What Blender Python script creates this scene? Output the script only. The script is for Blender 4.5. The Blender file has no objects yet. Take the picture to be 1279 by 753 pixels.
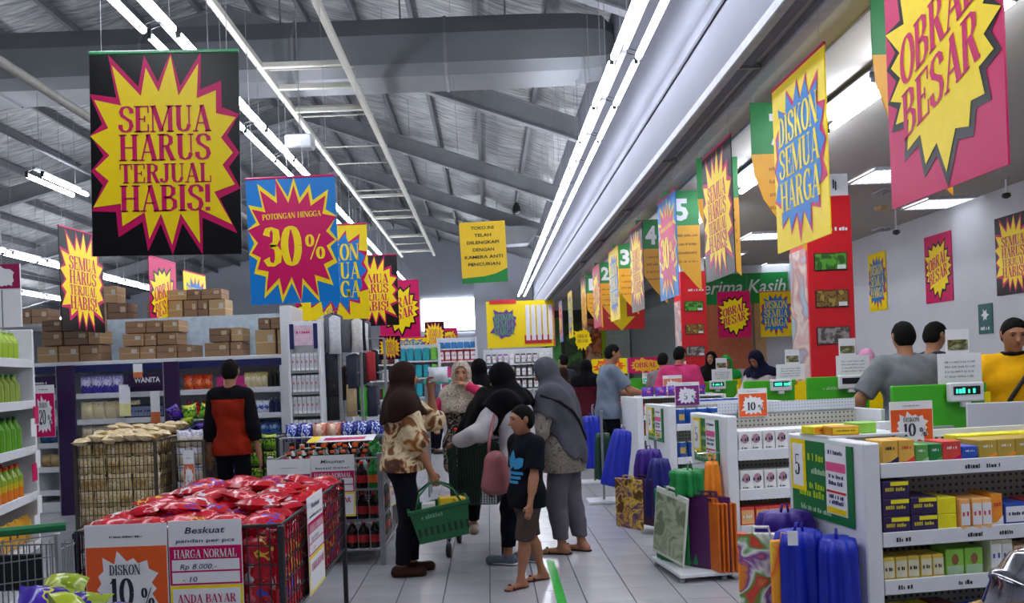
import bpy, bmesh, math, random
import numpy as np
from mathutils import Matrix, Vector
random.seed(7)
SC = bpy.context.scene
COL = SC.collection
# ------------------------------------------------------------------ camera, sky, exposure
F, VX, VY, ROLL, EYE = 1000.0, 610.0, 464.0, 0.038, 1.45
cd = bpy.data.cameras.new('camera'); cam = bpy.data.objects.new('camera', cd); COL.objects.link(cam)
cd.sensor_width = 36; cd.lens = F / 1279 * 36
cd.shift_x = (639.5 - VX) / 1279; cd.shift_y = (VY - 376.5) / 1279
cd.clip_start = 0.05; cd.clip_end = 200
cam.matrix_world = Matrix.Translation((0, 0, EYE)) @ Matrix.Rotation(math.pi / 2, 4, 'X') @ Matrix.Rotation(-ROLL, 4, 'Z')
SC.camera = cam
SC.view_settings.view_transform = 'Standard'; SC.view_settings.look = 'None'
SC.view_settings.gamma = 1; SC.view_settings.use_curve_mapping = False
SC.view_settings.exposure = 1.02
SC.cycles.use_denoising = True
SC.cycles.max_bounces = 6; SC.cycles.diffuse_bounces = 4; SC.cycles.glossy_bounces = 3
SC.cycles.sample_clamp_indirect = 4
W = bpy.data.worlds.new('world'); SC.world = W; W.use_nodes = True
W.node_tree.nodes['Background'].inputs[0].default_value = (0.55, 0.6, 0.7, 1)
W.node_tree.nodes['Background'].inputs[1].default_value = 0.12
TUBE = 17.0          # radiance of a fluorescent tube
CS, SN = math.cos(ROLL), math.sin(ROLL)
def at(px, py, d):
    xc, yc = (px - VX) / F, (VY - py) / F
    return ((xc * CS + yc * SN) * d, d, EYE + (-xc * SN + yc * CS) * d)
def gnd(px, py, z=0.0):
    xc, yc = (px - VX) / F, (VY - py) / F
    d = (z - EYE) / (-xc * SN + yc * CS)
    return ((xc * CS + yc * SN) * d, d, z)
# ------------------------------------------------------------------ materials
MATS = {}
def rgb(c):
    if isinstance(c, str):
        c = [int(c[i:i + 2], 16) / 255 for i in (0, 2, 4)]
        c = [v / 12.92 if v <= .04045 else ((v + .055) / 1.055) ** 2.4 for v in c]
    return (c[0], c[1], c[2], 1)
def M(name, col, rough=.5, var=.12, scale=14, metal=0., bump=0., bscale=60, emit=0, spec=.5):
    if name in MATS: return MATS[name]
    m = bpy.data.materials.new(name); m.use_nodes = True; MATS[name] = m
    nt = m.node_tree; b = nt.nodes['Principled BSDF']; L = nt.links.new
    b.inputs['Roughness'].default_value = rough; b.inputs['Metallic'].default_value = metal
    b.inputs['Specular IOR Level'].default_value = spec
    c = rgb(col)
    tc = nt.nodes.new('ShaderNodeTexCoord')
    nz = nt.nodes.new('ShaderNodeTexNoise'); nz.inputs['Scale'].default_value = scale; nz.inputs['Detail'].default_value = 3
    L(tc.outputs['Object'], nz.inputs['Vector'])
    rp = nt.nodes.new('ShaderNodeValToRGB')
    rp.color_ramp.elements[0].position = .3; rp.color_ramp.elements[1].position = .7
    rp.color_ramp.elements[0].color = tuple(v * (1 - var) for v in c[:3]) + (1,)
    rp.color_ramp.elements[1].color = tuple(min(1, v * (1 + var)) for v in c[:3]) + (1,)
    L(nz.outputs['Fac'], rp.inputs['Fac']); L(rp.outputs['Color'], b.inputs['Base Color'])
    if bump:
        n2 = nt.nodes.new('ShaderNodeTexNoise'); n2.inputs['Scale'].default_value = bscale; n2.inputs['Detail'].default_value = 3
        L(tc.outputs['Object'], n2.inputs['Vector'])
        bp = nt.nodes.new('ShaderNodeBump'); bp.inputs['Strength'].default_value = bump; bp.inputs['Distance'].default_value = .01
        L(n2.outputs['Fac'], bp.inputs['Height']); L(bp.outputs['Normal'], b.inputs['Normal'])
    if emit:
        b.inputs['Emission Color'].default_value = c; b.inputs['Emission Strength'].default_value = emit
    return m
def MB(name, base, bands, rough=.4, axis=2, var=.3):
    """printed wrapper: bands = [(pos, colour), ...] along the pack, constant steps, in Generated space, broken by blotches"""
    if name in MATS: return MATS[name]
    m = M(name, base, rough)
    nt = m.node_tree; b = nt.nodes['Principled BSDF']; L = nt.links.new
    tc = nt.nodes.new('ShaderNodeTexCoord'); sp = nt.nodes.new('ShaderNodeSeparateXYZ')
    L(tc.outputs['Generated'], sp.inputs[0])
    nz = nt.nodes.new('ShaderNodeTexVoronoi'); nz.inputs['Scale'].default_value = 4.5; L(tc.outputs['Generated'], nz.inputs['Vector'])
    ad = nt.nodes.new('ShaderNodeMath'); ad.operation = 'MULTIPLY_ADD'; ad.inputs[1].default_value = var; 
    L(nz.outputs['Distance'], ad.inputs[0]); L(sp.outputs[axis], ad.inputs[2])
    s2 = nt.nodes.new('ShaderNodeMath'); s2.operation = 'SUBTRACT'; s2.inputs[1].default_value = var * .4; L(ad.outputs[0], s2.inputs[0])
    rp = nt.nodes.new('ShaderNodeValToRGB'); cr = rp.color_ramp; cr.interpolation = 'CONSTANT'
    cr.elements[0].color = rgb(base); cr.elements[0].position = 0
    cr.elements[1].position = bands[0][0]; cr.elements[1].color = rgb(bands[0][1])
    for p, c in bands[1:]:
        e = cr.elements.new(p); e.color = rgb(c)
    L(s2.outputs[0], rp.inputs['Fac']); L(rp.outputs['Color'], b.inputs['Base Color'])
    return m
def MP(name, cols, scale=9, rough=.6, kind='noise', detail=2, dist=.6):
    """patterned cloth or print: blotches of several colours in object space"""
    if name in MATS: return MATS[name]
    m = bpy.data.materials.new(name); m.use_nodes = True; MATS[name] = m
    nt = m.node_tree; b = nt.nodes['Principled BSDF']; L = nt.links.new
    b.inputs['Roughness'].default_value = rough
    tc = nt.nodes.new('ShaderNodeTexCoord')
    if kind == 'noise':
        t = nt.nodes.new('ShaderNodeTexNoise'); t.inputs['Scale'].default_value = scale
        t.inputs['Detail'].default_value = detail; t.inputs['Distortion'].default_value = dist; o = t.outputs['Fac']
    else:
        t = nt.nodes.new('ShaderNodeTexVoronoi'); t.inputs['Scale'].default_value = scale; o = t.outputs['Color']
    L(tc.outputs['Object'], t.inputs['Vector'])
    rp = nt.nodes.new('ShaderNodeValToRGB'); cr = rp.color_ramp; cr.interpolation = 'LINEAR' if kind == 'noise' else 'CONSTANT'
    n = len(cols); lo, hi = (.32, .68) if kind == 'noise' else (.1, .9)
    cr.elements[0].position = 0; cr.elements[0].color = rgb(cols[0])
    cr.elements[1].position = lo + (hi - lo) / n; cr.elements[1].color = rgb(cols[1])
    for i in range(2, n):
        e = cr.elements.new(lo + (hi - lo) * i / n); e.color = rgb(cols[i])
    if kind != 'noise':
        sp = nt.nodes.new('ShaderNodeSeparateXYZ'); L(o, sp.inputs[0]); o = sp.outputs[0]
    L(o, rp.inputs['Fac']); L(rp.outputs['Color'], b.inputs['Base Color'])
    return m
def MDOT(name, base, dot, scale, size=.25, rough=.5):
    """regular grid of dots: pegboard holes, perforations"""
    if name in MATS: return MATS[name]
    m = M(name, base, rough); nt = m.node_tree; b = nt.nodes['Principled BSDF']; L = nt.links.new
    tc = nt.nodes.new('ShaderNodeTexCoord'); v = nt.nodes.new('ShaderNodeTexVoronoi')
    v.inputs['Scale'].default_value = scale; v.inputs['Randomness'].default_value = 0
    mp = nt.nodes.new('ShaderNodeMapping'); mp.inputs['Scale'].default_value = (1, 0, 1)
    L(tc.outputs['Object'], mp.inputs[0]); L(mp.outputs[0], v.inputs['Vector'])
    rp = nt.nodes.new('ShaderNodeValToRGB'); rp.color_ramp.interpolation = 'CONSTANT'
    rp.color_ramp.elements[0].color = rgb(dot); rp.color_ramp.elements[1].color = rgb(base); rp.color_ramp.elements[1].position = size
    L(v.outputs['Distance'], rp.inputs['Fac']); L(rp.outputs['Color'], b.inputs['Base Color'])
    return m
# ------------------------------------------------------------------ mini serif lettering (a broad-nib pen)
def _el(cx, cy, rx, ry, a0, a1, n=14):
    return [(cx + rx * math.cos(math.radians(a0 + (a1 - a0) * i / n)), cy + ry * math.sin(math.radians(a0 + (a1 - a0) * i / n))) for i in range(n + 1)]
GL = {
 'A': (.66, [('t', [(.1, 0), (.33, 1)]), ('k', [(.33, 1), (.56, 0)]), ('t', [(.17, .32), (.48, .32)]), ('t', [(0, .02), (.2, .02)]), ('t', [(.44, .02), (.68, .02)])]),
 'B': (.62, [('K', [(.15, 0), (.15, 1)]), ('n', [(.15, .97), (.36, .96), (.47, .86), (.47, .67), (.37, .55), (.15, .52)]), ('n', [(.15, .52), (.39, .5), (.52, .38), (.52, .16), (.39, .04), (.15, .03)])]),
 'C': (.62, [('n', _el(.34, .5, .26, .47, 40, 320)), ('t', [(.54, .95), (.54, .68)])]),
 'D': (.64, [('K', [(.15, 0), (.15, 1)]), ('n', [(.15, .97), (.34, .95), (.49, .8), (.53, .5), (.49, .2), (.34, .05), (.15, .03)])]),
 'E': (.6, [('K', [(.15, 0), (.15, 1)]), ('t', [(.15, .97), (.54, .97)]), ('t', [(.15, .5), (.4, .5)]), ('t', [(.15, .03), (.54, .03)]), ('t', [(.53, 1), (.53, .72)]), ('t', [(.53, 0), (.53, .3)]), ('t', [(.4, .62), (.4, .38)])]),
 'G': (.66, [('n', _el(.34, .5, .26, .47, 40, 340)), ('k', [(.54, .45), (.54, .05)]), ('t', [(.38, .45), (.64, .45)]), ('t', [(.54, .95), (.54, .7)])]),
 'H': (.72, [('K', [(.15, 0), (.15, 1)]), ('K', [(.57, 0), (.57, 1)]), ('t', [(.15, .5), (.57, .5)])]),
 'I': (.32, [('K', [(.16, 0), (.16, 1)])]),
 'J': (.46, [('k', [(.3, 1), (.3, .22)]), ('t', [(.16, .97), (.44, .97)]), ('n', [(.3, .25), (.27, .08), (.17, .03), (.06, .1), (.06, .22)])]),
 'K': (.68, [('K', [(.15, 0), (.15, 1)]), ('t', [(.2, .4), (.54, 1)]), ('k', [(.32, .6), (.58, 0)]), ('t', [(.44, .97), (.64, .97)]), ('t', [(.46, .02), (.68, .02)])]),
 'L': (.56, [('K', [(.15, 0), (.15, 1)]), ('t', [(.15, .03), (.52, .03)]), ('t', [(.51, 0), (.51, .34)])]),
 'M': (.9, [('T', [(.1, 0), (.1, 1)]), ('K', [(.74, 0), (.74, 1)]), ('k', [(.12, 1), (.42, .03)]), ('t', [(.42, .03), (.72, 1)])]),
 'N': (.72, [('T', [(.1, 0), (.1, 1)]), ('T', [(.6, 0), (.6, 1)]), ('k', [(.12, 1), (.58, 0)])]),
 'O': (.64, [('n', _el(.32, .5, .25, .47, 0, 360, 20))]),
 'P': (.6, [('K', [(.15, 0), (.15, 1)]), ('n', [(.15, .97), (.38, .96), (.5, .84), (.5, .64), (.38, .5), (.15, .47)])]),
 'R': (.66, [('K', [(.15, 0), (.15, 1)]), ('n', [(.15, .97), (.37, .96), (.48, .86), (.48, .67), (.38, .55), (.15, .52)]), ('k', [(.34, .52), (.54, .02)]), ('t', [(.46, .02), (.66, .02)])]),
 'S': (.58, [('n', [(.5, .72), (.48, .86), (.4, .95), (.29, .97), (.16, .92), (.11, .78), (.15, .64), (.3, .53), (.45, .42), (.49, .25), (.43, .09), (.29, .03), (.16, .06), (.09, .16), (.08, .3)])]),
 'T': (.62, [('K', [(.31, 0), (.31, 1)]), ('t', [(.04, .97), (.58, .97)]), ('t', [(.05, 1), (.05, .7)]), ('t', [(.57, 1), (.57, .7)])]),
 'U': (.68, [('k', [(.15, 1), (.15, .25)]), ('t', [(.02, .97), (.28, .97)]), ('n', [(.15, .27), (.19, .1), (.32, .03), (.47, .08), (.54, .27)]), ('t', [(.54, .25), (.54, 1)]), ('t', [(.44, .97), (.64, .97)])]),
 'Y': (.66, [('k', [(.1, 1), (.33, .48)]), ('t', [(.56, 1), (.33, .48)]), ('k', [(.33, .5), (.33, 0)]), ('t', [(.2, .02), (.46, .02)])]),
 '!': (.28, [('k', [(.13, 1), (.13, .32)]), ('k', [(.13, .14), (.13, 0)])]),
 '%': (.8, [('n', _el(.18, .75, .12, .22, 0, 360, 12)), ('n', _el(.6, .25, .12, .22, 0, 360, 12)), ('t', [(.18, 0), (.6, 1)])]),
 '0': (.6, [('n', _el(.3, .5, .21, .47, 0, 360, 18))]),
 '1': (.42, [('k', [(.22, 0), (.22, 1)]), ('t', [(.06, .02), (.38, .02)]), ('t', [(.06, .82), (.22, .97)])]),
 '2': (.56, [('n', [(.09, .74), (.12, .9), (.26, .97), (.4, .9), (.43, .74), (.36, .55), (.2, .32), (.08, .1)]), ('k', [(.06, .08), (.5, .08)])]),
 '3': (.56, [('n', [(.1, .78), (.14, .92), (.27, .97), (.4, .88), (.41, .7), (.34, .56), (.2, .52)]), ('n', [(.2, .52), (.37, .48), (.45, .34), (.43, .14), (.3, .03), (.14, .06), (.08, .2)])]),
 '5': (.56, [('t', [(.12, .97), (.46, .97)]), ('t', [(.12, .97), (.1, .5)]), ('n', [(.1, .52), (.26, .6), (.41, .5), (.44, .32), (.38, .1), (.24, .03), (.11, .08), (.08, .2)])]),
 ' ': (.3, []), '.': (.2, [('k', [(.1, .12), (.1, 0)])]),
}
_TXT = {}
def sans(s, shear=0, offset=0):
    k = (s, shear, offset)
    if k not in _TXT:
        cu = bpy.data.curves.new('text', 'FONT'); cu.body = s; cu.size = 1; cu.shear = shear; cu.offset = offset; cu.resolution_u = 2
        o = bpy.data.objects.new('text', cu); COL.objects.link(o)
        me = bpy.data.meshes.new_from_object(o.evaluated_get(bpy.context.evaluated_depsgraph_get()))
        _TXT[k] = ([tuple(v.co[:2]) for v in me.vertices], [tuple(p.vertices) for p in me.polygons])
        bpy.data.objects.remove(o); bpy.data.meshes.remove(me); bpy.data.curves.remove(cu)
    return _TXT[k]
# ------------------------------------------------------------------ mesh builder
class B:
    def __init__(s): s.v, s.f = [], []
    def add(s, vs, fs):
        n = len(s.v); s.v += [tuple(p) for p in vs]; s.f += [tuple(i + n for i in f) for f in fs]; return s
    def box(s, x0, x1, y0, y1, z0, z1, rz=0, c=0):
        """box, chamfered by c; turned by rz about its own centre"""
        cx, cy, cz = (x0 + x1) / 2, (y0 + y1) / 2, (z0 + z1) / 2; hx, hy, hz = abs(x1 - x0) / 2, abs(y1 - y0) / 2, abs(z1 - z0) / 2
        if c:
            c = min(c, hx * .8, hy * .8, hz * .8)
            vs, ix = [], {}
            for sx in (-1, 1):
                for sy in (-1, 1):
                    for sz in (-1, 1):
                        for a in range(3):
                            p = [sx * hx, sy * hy, sz * hz]
                            for q in range(3):
                                if q != a: p[q] -= c * (sx, sy, sz)[q]
                            ix[(sx, sy, sz, a)] = len(vs); vs.append(p)
            fs = []
            S = (-1, 1)
            for u in S:
                fs.append([ix[(u, a, b, 0)] for a, b in ((-1, -1), (1, -1), (1, 1), (-1, 1))][::u])
                fs.append([ix[(a, u, b, 1)] for a, b in ((-1, -1), (1, -1), (1, 1), (-1, 1))][::-u])
                fs.append([ix[(a, b, u, 2)] for a, b in ((-1, -1), (1, -1), (1, 1), (-1, 1))][::u])
                for w in S:
                    fs.append([ix[(u, w, -1, 0)], ix[(u, w, -1, 1)], ix[(u, w, 1, 1)], ix[(u, w, 1, 0)]][::u * w])
                    fs.append([ix[(u, -1, w, 0)], ix[(u, 1, w, 0)], ix[(u, 1, w, 2)], ix[(u, -1, w, 2)]][::u * w])
                    fs.append([ix[(-1, u, w, 2)], ix[(1, u, w, 2)], ix[(1, u, w, 1)], ix[(-1, u, w, 1)]][::u * w])
                    for q in S:
                        fs.append([ix[(u, w, q, 0)], ix[(u, w, q, 1)], ix[(u, w, q, 2)]][::u * w * q])
        else:
            vs = [(sx * hx, sy * hy, sz * hz) for sx in (-1, 1) for sy in (-1, 1) for sz in (-1, 1)]
            fs = [(0, 1, 3, 2), (4, 6, 7, 5), (0, 4, 5, 1), (2, 3, 7, 6), (0, 2, 6, 4), (1, 5, 7, 3)]
        cr, sr = math.cos(rz), math.sin(rz)
        return s.add([(cx + p[0] * cr - p[1] * sr, cy + p[0] * sr + p[1] * cr, cz + p[2]) for p in vs], fs)
    def tube(s, pts, r, n=6, cap=True):
        pts = [Vector(p) for p in pts]; rs = r if isinstance(r, (list, tuple)) else [r] * len(pts)
        vs, fs = [], []; up = None
        for i, p in enumerate(pts):
            d = (pts[min(i + 1, len(pts) - 1)] - pts[max(i - 1, 0)]).normalized()
            if up is None: up = Vector((0, 0, 1)) if abs(d.z) < .9 else Vector((1, 0, 0))
            a = d.cross(up).normalized(); up = a.cross(d).normalized()
            for k in range(n):
                t = 2 * math.pi * k / n + math.pi / n; vs.append(p + (a * math.cos(t) + up * math.sin(t)) * rs[i])
        for i in range(len(pts) - 1):
            for k in range(n):
                fs.append((i * n + k, i * n + (k + 1) % n, (i + 1) * n + (k + 1) % n, (i + 1) * n + k))
        if cap: fs += [tuple(range(n))[::-1], tuple((len(pts) - 1) * n + k for k in range(n))]
        return s.add(vs, fs)
    def lathe(s, prof, n=12, c=(0, 0, 0), sy=1.0, folds=0, amp=0., ph=0.):
        vs, fs = [], []
        for r, z in prof:
            for k in range(n):
                t = 2 * math.pi * k / n; q = r * (1 + amp * math.sin(folds * t + ph + z * 3)) if folds else r
                vs.append((c[0] + q * math.cos(t), c[1] + q * math.sin(t) * sy, c[2] + z))
        m = len(prof)
        for i in range(m - 1):
            for k in range(n): fs.append((i * n + k, i * n + (k + 1) % n, (i + 1) * n + (k + 1) % n, (i + 1) * n + k))
        fs += [tuple(range(n))[::-1], tuple((m - 1) * n + k for k in range(n))]
        return s.add(vs, fs)
    def prism(s, poly, y0, y1):
        """polygon in local x,z pushed from y0 to y1"""
        n = len(poly)
        return s.add([(x, y0, z) for x, z in poly] + [(x, y1, z) for x, z in poly],
                     [tuple(range(n)), tuple(range(2 * n - 1, n - 1, -1))] + [(i, i + n, (i + 1) % n + n, (i + 1) % n) for i in range(n)])
    def fan(s, c, poly, y):
        n = len(poly)
        return s.add([(c[0], y, c[1])] + [(x, y, z) for x, z in poly], [(0, i + 1, (i + 1) % n + 1) for i in range(n)])
    def pillow(s, w, d, h, n=6, m=4, c=(0, 0, 0)):
        vs, fs = [], []
        for q in (1, -1):
            o = len(vs)
            for j in range(m + 1):
                for i in range(n + 1):
                    u, v = 2 * i / n - 1, 2 * j / m - 1
                    b = (1 - u ** 4) * (1 - v ** 4)
                    vs.append((c[0] + w / 2 * u * (1 - .05 * (1 - v * v)), c[1] + d / 2 * v * (1 - .12 * (1 - u * u) * abs(v)), c[2] + q * h / 2 * b))
            for j in range(m):
                for i in range(n):
                    a = o + j * (n + 1) + i; f = (a, a + 1, a + n + 2, a + n + 1); fs.append(f if q > 0 else f[::-1])
        return s.add(vs, fs)
    def write(s, txt, x, z, h, y=0, w=None, align='c', bold=1., slope=0., t=.15, th=.05):
        """serif capitals; w = width to fill"""
        tot = sum(GL[c][0] for c in txt); k = h if w is None else w / tot
        x0 = x - (tot * k / 2 if align == 'c' else 0)
        for ch in txt:
            gw, st = GL[ch]
            for kind, pts in st:
                P = pts; n = len(P)
                for i in range(n - 1):
                    pass
                L, R = [], []
                for i in range(n):
                    a, b = P[max(i - 1, 0)], P[min(i + 1, n - 1)]
                    if P[0] == P[-1] and i in (0, n - 1) and n > 3: a, b = P[n - 2], P[1]
                    dx, dz = b[0] - a[0], b[1] - a[1]; l = math.hypot(dx, dz) or 1; nx, nz = -dz / l, dx / l
                    tt, hh = (t * bold, th * bold)
                    wd = tt if kind in 'kK' else hh if kind in 'tT' else math.hypot(nx * tt, nz * hh)
                    L.append((P[i][0] + nx * wd / 2, P[i][1] + nz * wd / 2)); R.append((P[i][0] - nx * wd / 2, P[i][1] - nz * wd / 2))
                if kind in 'KT':
                    e = .14 if kind == 'K' else .1
                    for zz in (0, 1):
                        xx = P[0][0]; a0, a1 = (0, .05) if zz == 0 else (.95, 1)
                        q = [(xx - e, a0), (xx + e, a0), (xx + e, a1), (xx - e, a1)]
                        s._poly(q, x0, z, k, h, y, slope, x)
                for i in range(n - 1):
                    s._poly([L[i], R[i], R[i + 1], L[i + 1]], x0, z, k, h, y, slope, x)
            x0 += gw * k
        return s
    def _poly(s, q, x0, z, k, h, y, slope, xc):
        pts = [(x0 + a * k, y, z + b * h + slope * (x0 + a * k - xc)) for a, b in q]
        ar = sum(pts[i][0] * pts[(i + 1) % len(pts)][2] - pts[(i + 1) % len(pts)][0] * pts[i][2] for i in range(len(pts)))
        if ar < 0: pts = pts[::-1]
        s.add(pts, [tuple(range(len(pts)))])
    def sans(s, txt, x, z, h, y=0, w=None, align='c', shear=0, bold=0, slope=0):
        vs, fs = sans(txt, shear, bold)
        if not vs: return s
        x0, x1 = min(v[0] for v in vs), max(v[0] for v in vs); k = h / .72; kx = k if w is None else w / max(x1 - x0, .01)
        ox = x - (x0 + x1) / 2 * kx if align == 'c' else x - x0 * kx
        return s.add([(ox + a * kx, y, z + b * k + slope * a * kx) for a, b in vs], fs)
    def build(s, name, mat, parent=None, loc=(0, 0, 0), rz=0, smooth=False):
        me = bpy.data.meshes.new(name); me.from_pydata(s.v, [], s.f)
        if mat: me.materials.append(mat)
        if smooth: me.polygons.foreach_set('use_smooth', [True] * len(me.polygons))
        me.update()
        o = bpy.data.objects.new(name, me); COL.objects.link(o)
        o.location = loc; o.rotation_euler = (0, 0, rz)
        if parent: o.parent = parent
        return o
LAB = {}
def tag(o, label, cat, group=None):
    o['label'] = label; o['category'] = cat
    if group: o['group'] = group
    n = len(label.split())
    if label in LAB or n < 4 or n > 16: print('LABEL?', n, label)
    LAB[label] = 1
    return o
def thing(name, label, cat, loc=(0, 0, 0), rz=0, group=None):
    o = bpy.data.objects.new(name, None); o.empty_display_size = .1; COL.objects.link(o)
    o.location = loc; o.rotation_euler = (0, 0, rz)
    return tag(o, label, cat, group)
def struct(o): o['kind'] = 'structure'; return o
def stuff(o): o['kind'] = 'stuff'; return o
KIDS = {}
def dup(o, loc, rz=None, label=None, group=None, rot=None, kids=True):
    r = o.copy(); COL.objects.link(r); r.location = loc
    if rz is not None: r.rotation_euler = (0, 0, rz)
    if rot is not None: r.rotation_euler = rot
    if label: tag(r, label, o['category'], group or o.get('group'))
    for ch in (o.children if kids else ()):
        c = ch.copy(); COL.objects.link(c); c.parent = r
        for g in ch.children:
            d = g.copy(); COL.objects.link(d); d.parent = c
    return r
ON = ['first', 'second', 'third', 'fourth', 'fifth', 'sixth', 'seventh', 'eighth', 'ninth', 'tenth', 'eleventh', 'twelfth']
def nth(i): return ON[i] if i < 12 else '%dth' % (i + 1) if (i + 1) % 10 not in (1, 2, 3) or i < 13 else '%d%s' % (i + 1, {1: 'st', 2: 'nd', 3: 'rd'}[(i + 1) % 10])
def place(o, R): pass
def scrib(b, x, z, w, h, y, seed=0):
    """one line of writing too small to read in the photograph: a row of tiny strokes"""
    r = random.Random(seed); q = x - w / 2
    while q < x + w / 2 - h * .3:
        ww = h * r.uniform(.25, .6); hh = h * r.uniform(.6, 1)
        b.add([(q, y, z), (q + ww, y, z), (q + ww, y, z + hh), (q, y, z + hh)], [(0, 1, 2, 3)]); q += ww + h * r.choice((.15, .15, .2, .6))
    return b
# common materials
white = M('white_enamel', 'd8dade', .45, .03); grey = M('grey_steel', '8a8d90', .4, .08, metal=.3); chrome = M('chrome', 'c8c8cc', .2, .03, metal=.9)
black = M('black_paint', '101114', .4, .1); dwire = M('dark_wire', '24262a', .4, .1); lwire = M('light_wire', '9a9ca0', .35, .08, metal=.5)
MAG = M('print_magenta', 'c40c5a', .35, .03, spec=.25); YEL = M('print_yellow', 'f2d404', .35, .03, spec=.3); BLU = M('print_blue', '0676c4', .35, .03, spec=.3)
BLK = M('print_black', '09080b', .3, .1, spec=.25); PUR = M('print_purple', '6b2a8c', .3, .05); GRN = M('print_green', '14853a', .35, .05)
GLD = M('print_gold', 'e6ac14', .4, .04); RED = M('print_red', 'cf1822', .4, .05); PAPER = M('paper_white', 'e2e2e6', .5, .03); INK = M('ink', '1c1c2a', .5, .05)
ORG = M('print_orange', 'e25a1c', .35, .05); PINK = M('print_pink', 'e0568c', .35, .05); NAVY = M('print_navy', '1c2358', .35, .05)
LIME = M('lime_laminate', '3fa81e', .35, .05)
# ================================================================== THE SETTING
XB, XR, ZC = 1.81, 6.67, 3.55        # bulkhead face, right wall, checkout ceiling
grout = M('grout', '4c4a4c', .8); tileM = M('floor_tile_glaze', 'a9a8ad', .22, .05, 3)
fl = struct(B().box(-20, XR, -3, 36, -.3, -.006).build('floor', grout))
T = .3
tb = B().box(-T / 2 + .003, T / 2 - .003, -T / 2 + .003, T / 2 - .003, -.0065, 0, c=.0015)
tile0 = None
near = set()
for j in range(20):
    for i in range(-8, 7):
        near.add((i, j)); x, y = (i + .35) * T, 3.75 + (j + .5) * T
        if tile0 is None: t = tile0 = tb.build('tile', tileM, fl, (x, y, 0))
        else: t = tile0.copy(); COL.objects.link(t); t.location = (x, y, 0)
rest = B()
for j in range(-20, 105):
    for i in range(-64, 22):
        if (i, j) in near: continue
        x, y = (i + .35) * T, 3.75 + (j + .5) * T; g = T / 2 - .003
        rest.add([(x - g, y - g, 0), (x + g, y - g, 0), (x + g, y + g, 0), (x - g, y + g, 0)], [(0, 1, 2, 3)])
stuff(rest.build('tile_field', tileM, fl))
g0, g1 = gnd(703, 756), gnd(687, 700)
tag(B().add([(g0[0] - .03, g0[1], .0015), (g0[0] + .03, g0[1], .0015), (g1[0] + .03, g1[1], .0015), (g1[0] - .03, g1[1], .0015)], [(0, 1, 2, 3)]).add(
    [(g0[0] - .03, g0[1], 0.0003), (g0[0] + .03, g0[1], 0.0003), (g1[0] + .03, g1[1], 0.0003), (g1[0] - .03, g1[1], 0.0003)], [(3, 2, 1, 0)]).build('floor_tape', M('green_tape', '2fae3c', .4)),
    'bright green tape line on the pale tiled floor behind the boy', 'tape')
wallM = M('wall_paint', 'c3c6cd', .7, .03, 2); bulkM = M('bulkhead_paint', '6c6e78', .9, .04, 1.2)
ceilM = M('ceiling_board', 'a9a59e', .85, .02, 2)
struct(B().box(XR, XR + .2, -3, 17.7, 0, ZC + .3).build('wall_right', wallM))
struct(B().box(4.55, XR, 17.5, 17.7, 0, ZC + .3).build('wall_right_back', wallM))
struct(B().box(-20, 7.2, 36, 36.2, 0, 8).build('wall_back', M('wall_back_paint', 'b4b9c2', .7, .04, 1)))
struct(B().box(-20.2, -20, -3, 36, 0, 8).build('wall_left', M('wall_left_paint', '85888e', .7, .05, 1)))
struct(B().box(4.55, 4.75, 17.7, 36, 0, ZC + .3).build('wall_shop_side', M('shop_wall', '6d7270', .7, .1)))
# checkout ceiling and the bulkhead that drops from the roof beside it
ce = struct(B().box(XB + .1, XR + .2, -3, 31, ZC, ZC + .12).build('ceiling_checkout', ceilM))
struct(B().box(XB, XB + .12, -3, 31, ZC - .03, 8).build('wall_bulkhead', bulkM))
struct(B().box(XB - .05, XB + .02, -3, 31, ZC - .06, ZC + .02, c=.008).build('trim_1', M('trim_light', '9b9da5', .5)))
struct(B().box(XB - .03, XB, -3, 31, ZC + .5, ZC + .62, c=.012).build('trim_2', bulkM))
struct(B().box(XB + .18, XB + .3, -3, 24.5, ZC - .07, ZC + .0, c=.01).build('trim_3', M('trim_light', '9b9da5', .5)))
struct(B().box(XB + .55, XB + .6, -3, 24.5, ZC - .025, ZC, c=.005).build('trim_4', M('trim_light', '9b9da5', .5)))
for y in (3.1, 5.6, 8.1, 10.6, 13.1, 15.6):
    B().box(XB + .02, XB + .18, y, y + .02, ZC - .05, ZC - .01).build('bracket', grey, ce)
# bulkhead continues across the mall end
struct(B().box(XB, 4.6, 30.6, 30.8, 3.0, ZC + .3).build('trim_5', wallM))
struct(B().box(-.45, .1, 31.0, 36, 0, 8.0).build('wall_back_block', M('wall_back_paint', 'b4b9c2', .7, .04, 1)))
struct(B().box(.1, XB + .3, 31.0, 31.2, 0, 8.0).build('wall_back_return', M('wall_back_paint', 'b4b9c2', .7, .04, 1)))
# roof: two insulated slopes over purlins and rafters
RX, RZ, SR, SL = -4.5, 8.45, .365, .26
def roofz(x): return RZ - (SR * (x - RX) if x > RX else SL * (RX - x))
foil = bpy.data.materials.new('roof_foil'); foil.use_nodes = True; nt = foil.node_tree; bs = nt.nodes['Principled BSDF']
tc = nt.nodes.new('ShaderNodeTexCoord'); mp = nt.nodes.new('ShaderNodeMapping'); mp.inputs['Scale'].default_value = (1.2, 9, 1.2)
nz = nt.nodes.new('ShaderNodeTexNoise'); nz.inputs['Scale'].default_value = 1.6; nz.inputs['Detail'].default_value = 5; nz.inputs['Distortion'].default_value = .5
nt.links.new(tc.outputs['Object'], mp.inputs[0]); nt.links.new(mp.outputs[0], nz.inputs['Vector'])
rp = nt.nodes.new('ShaderNodeValToRGB'); rp.color_ramp.elements[0].position = .32; rp.color_ramp.elements[1].position = .7
rp.color_ramp.elements[0].color = rgb('66676d'); rp.color_ramp.elements[1].color = rgb('b6b7b5')
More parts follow.
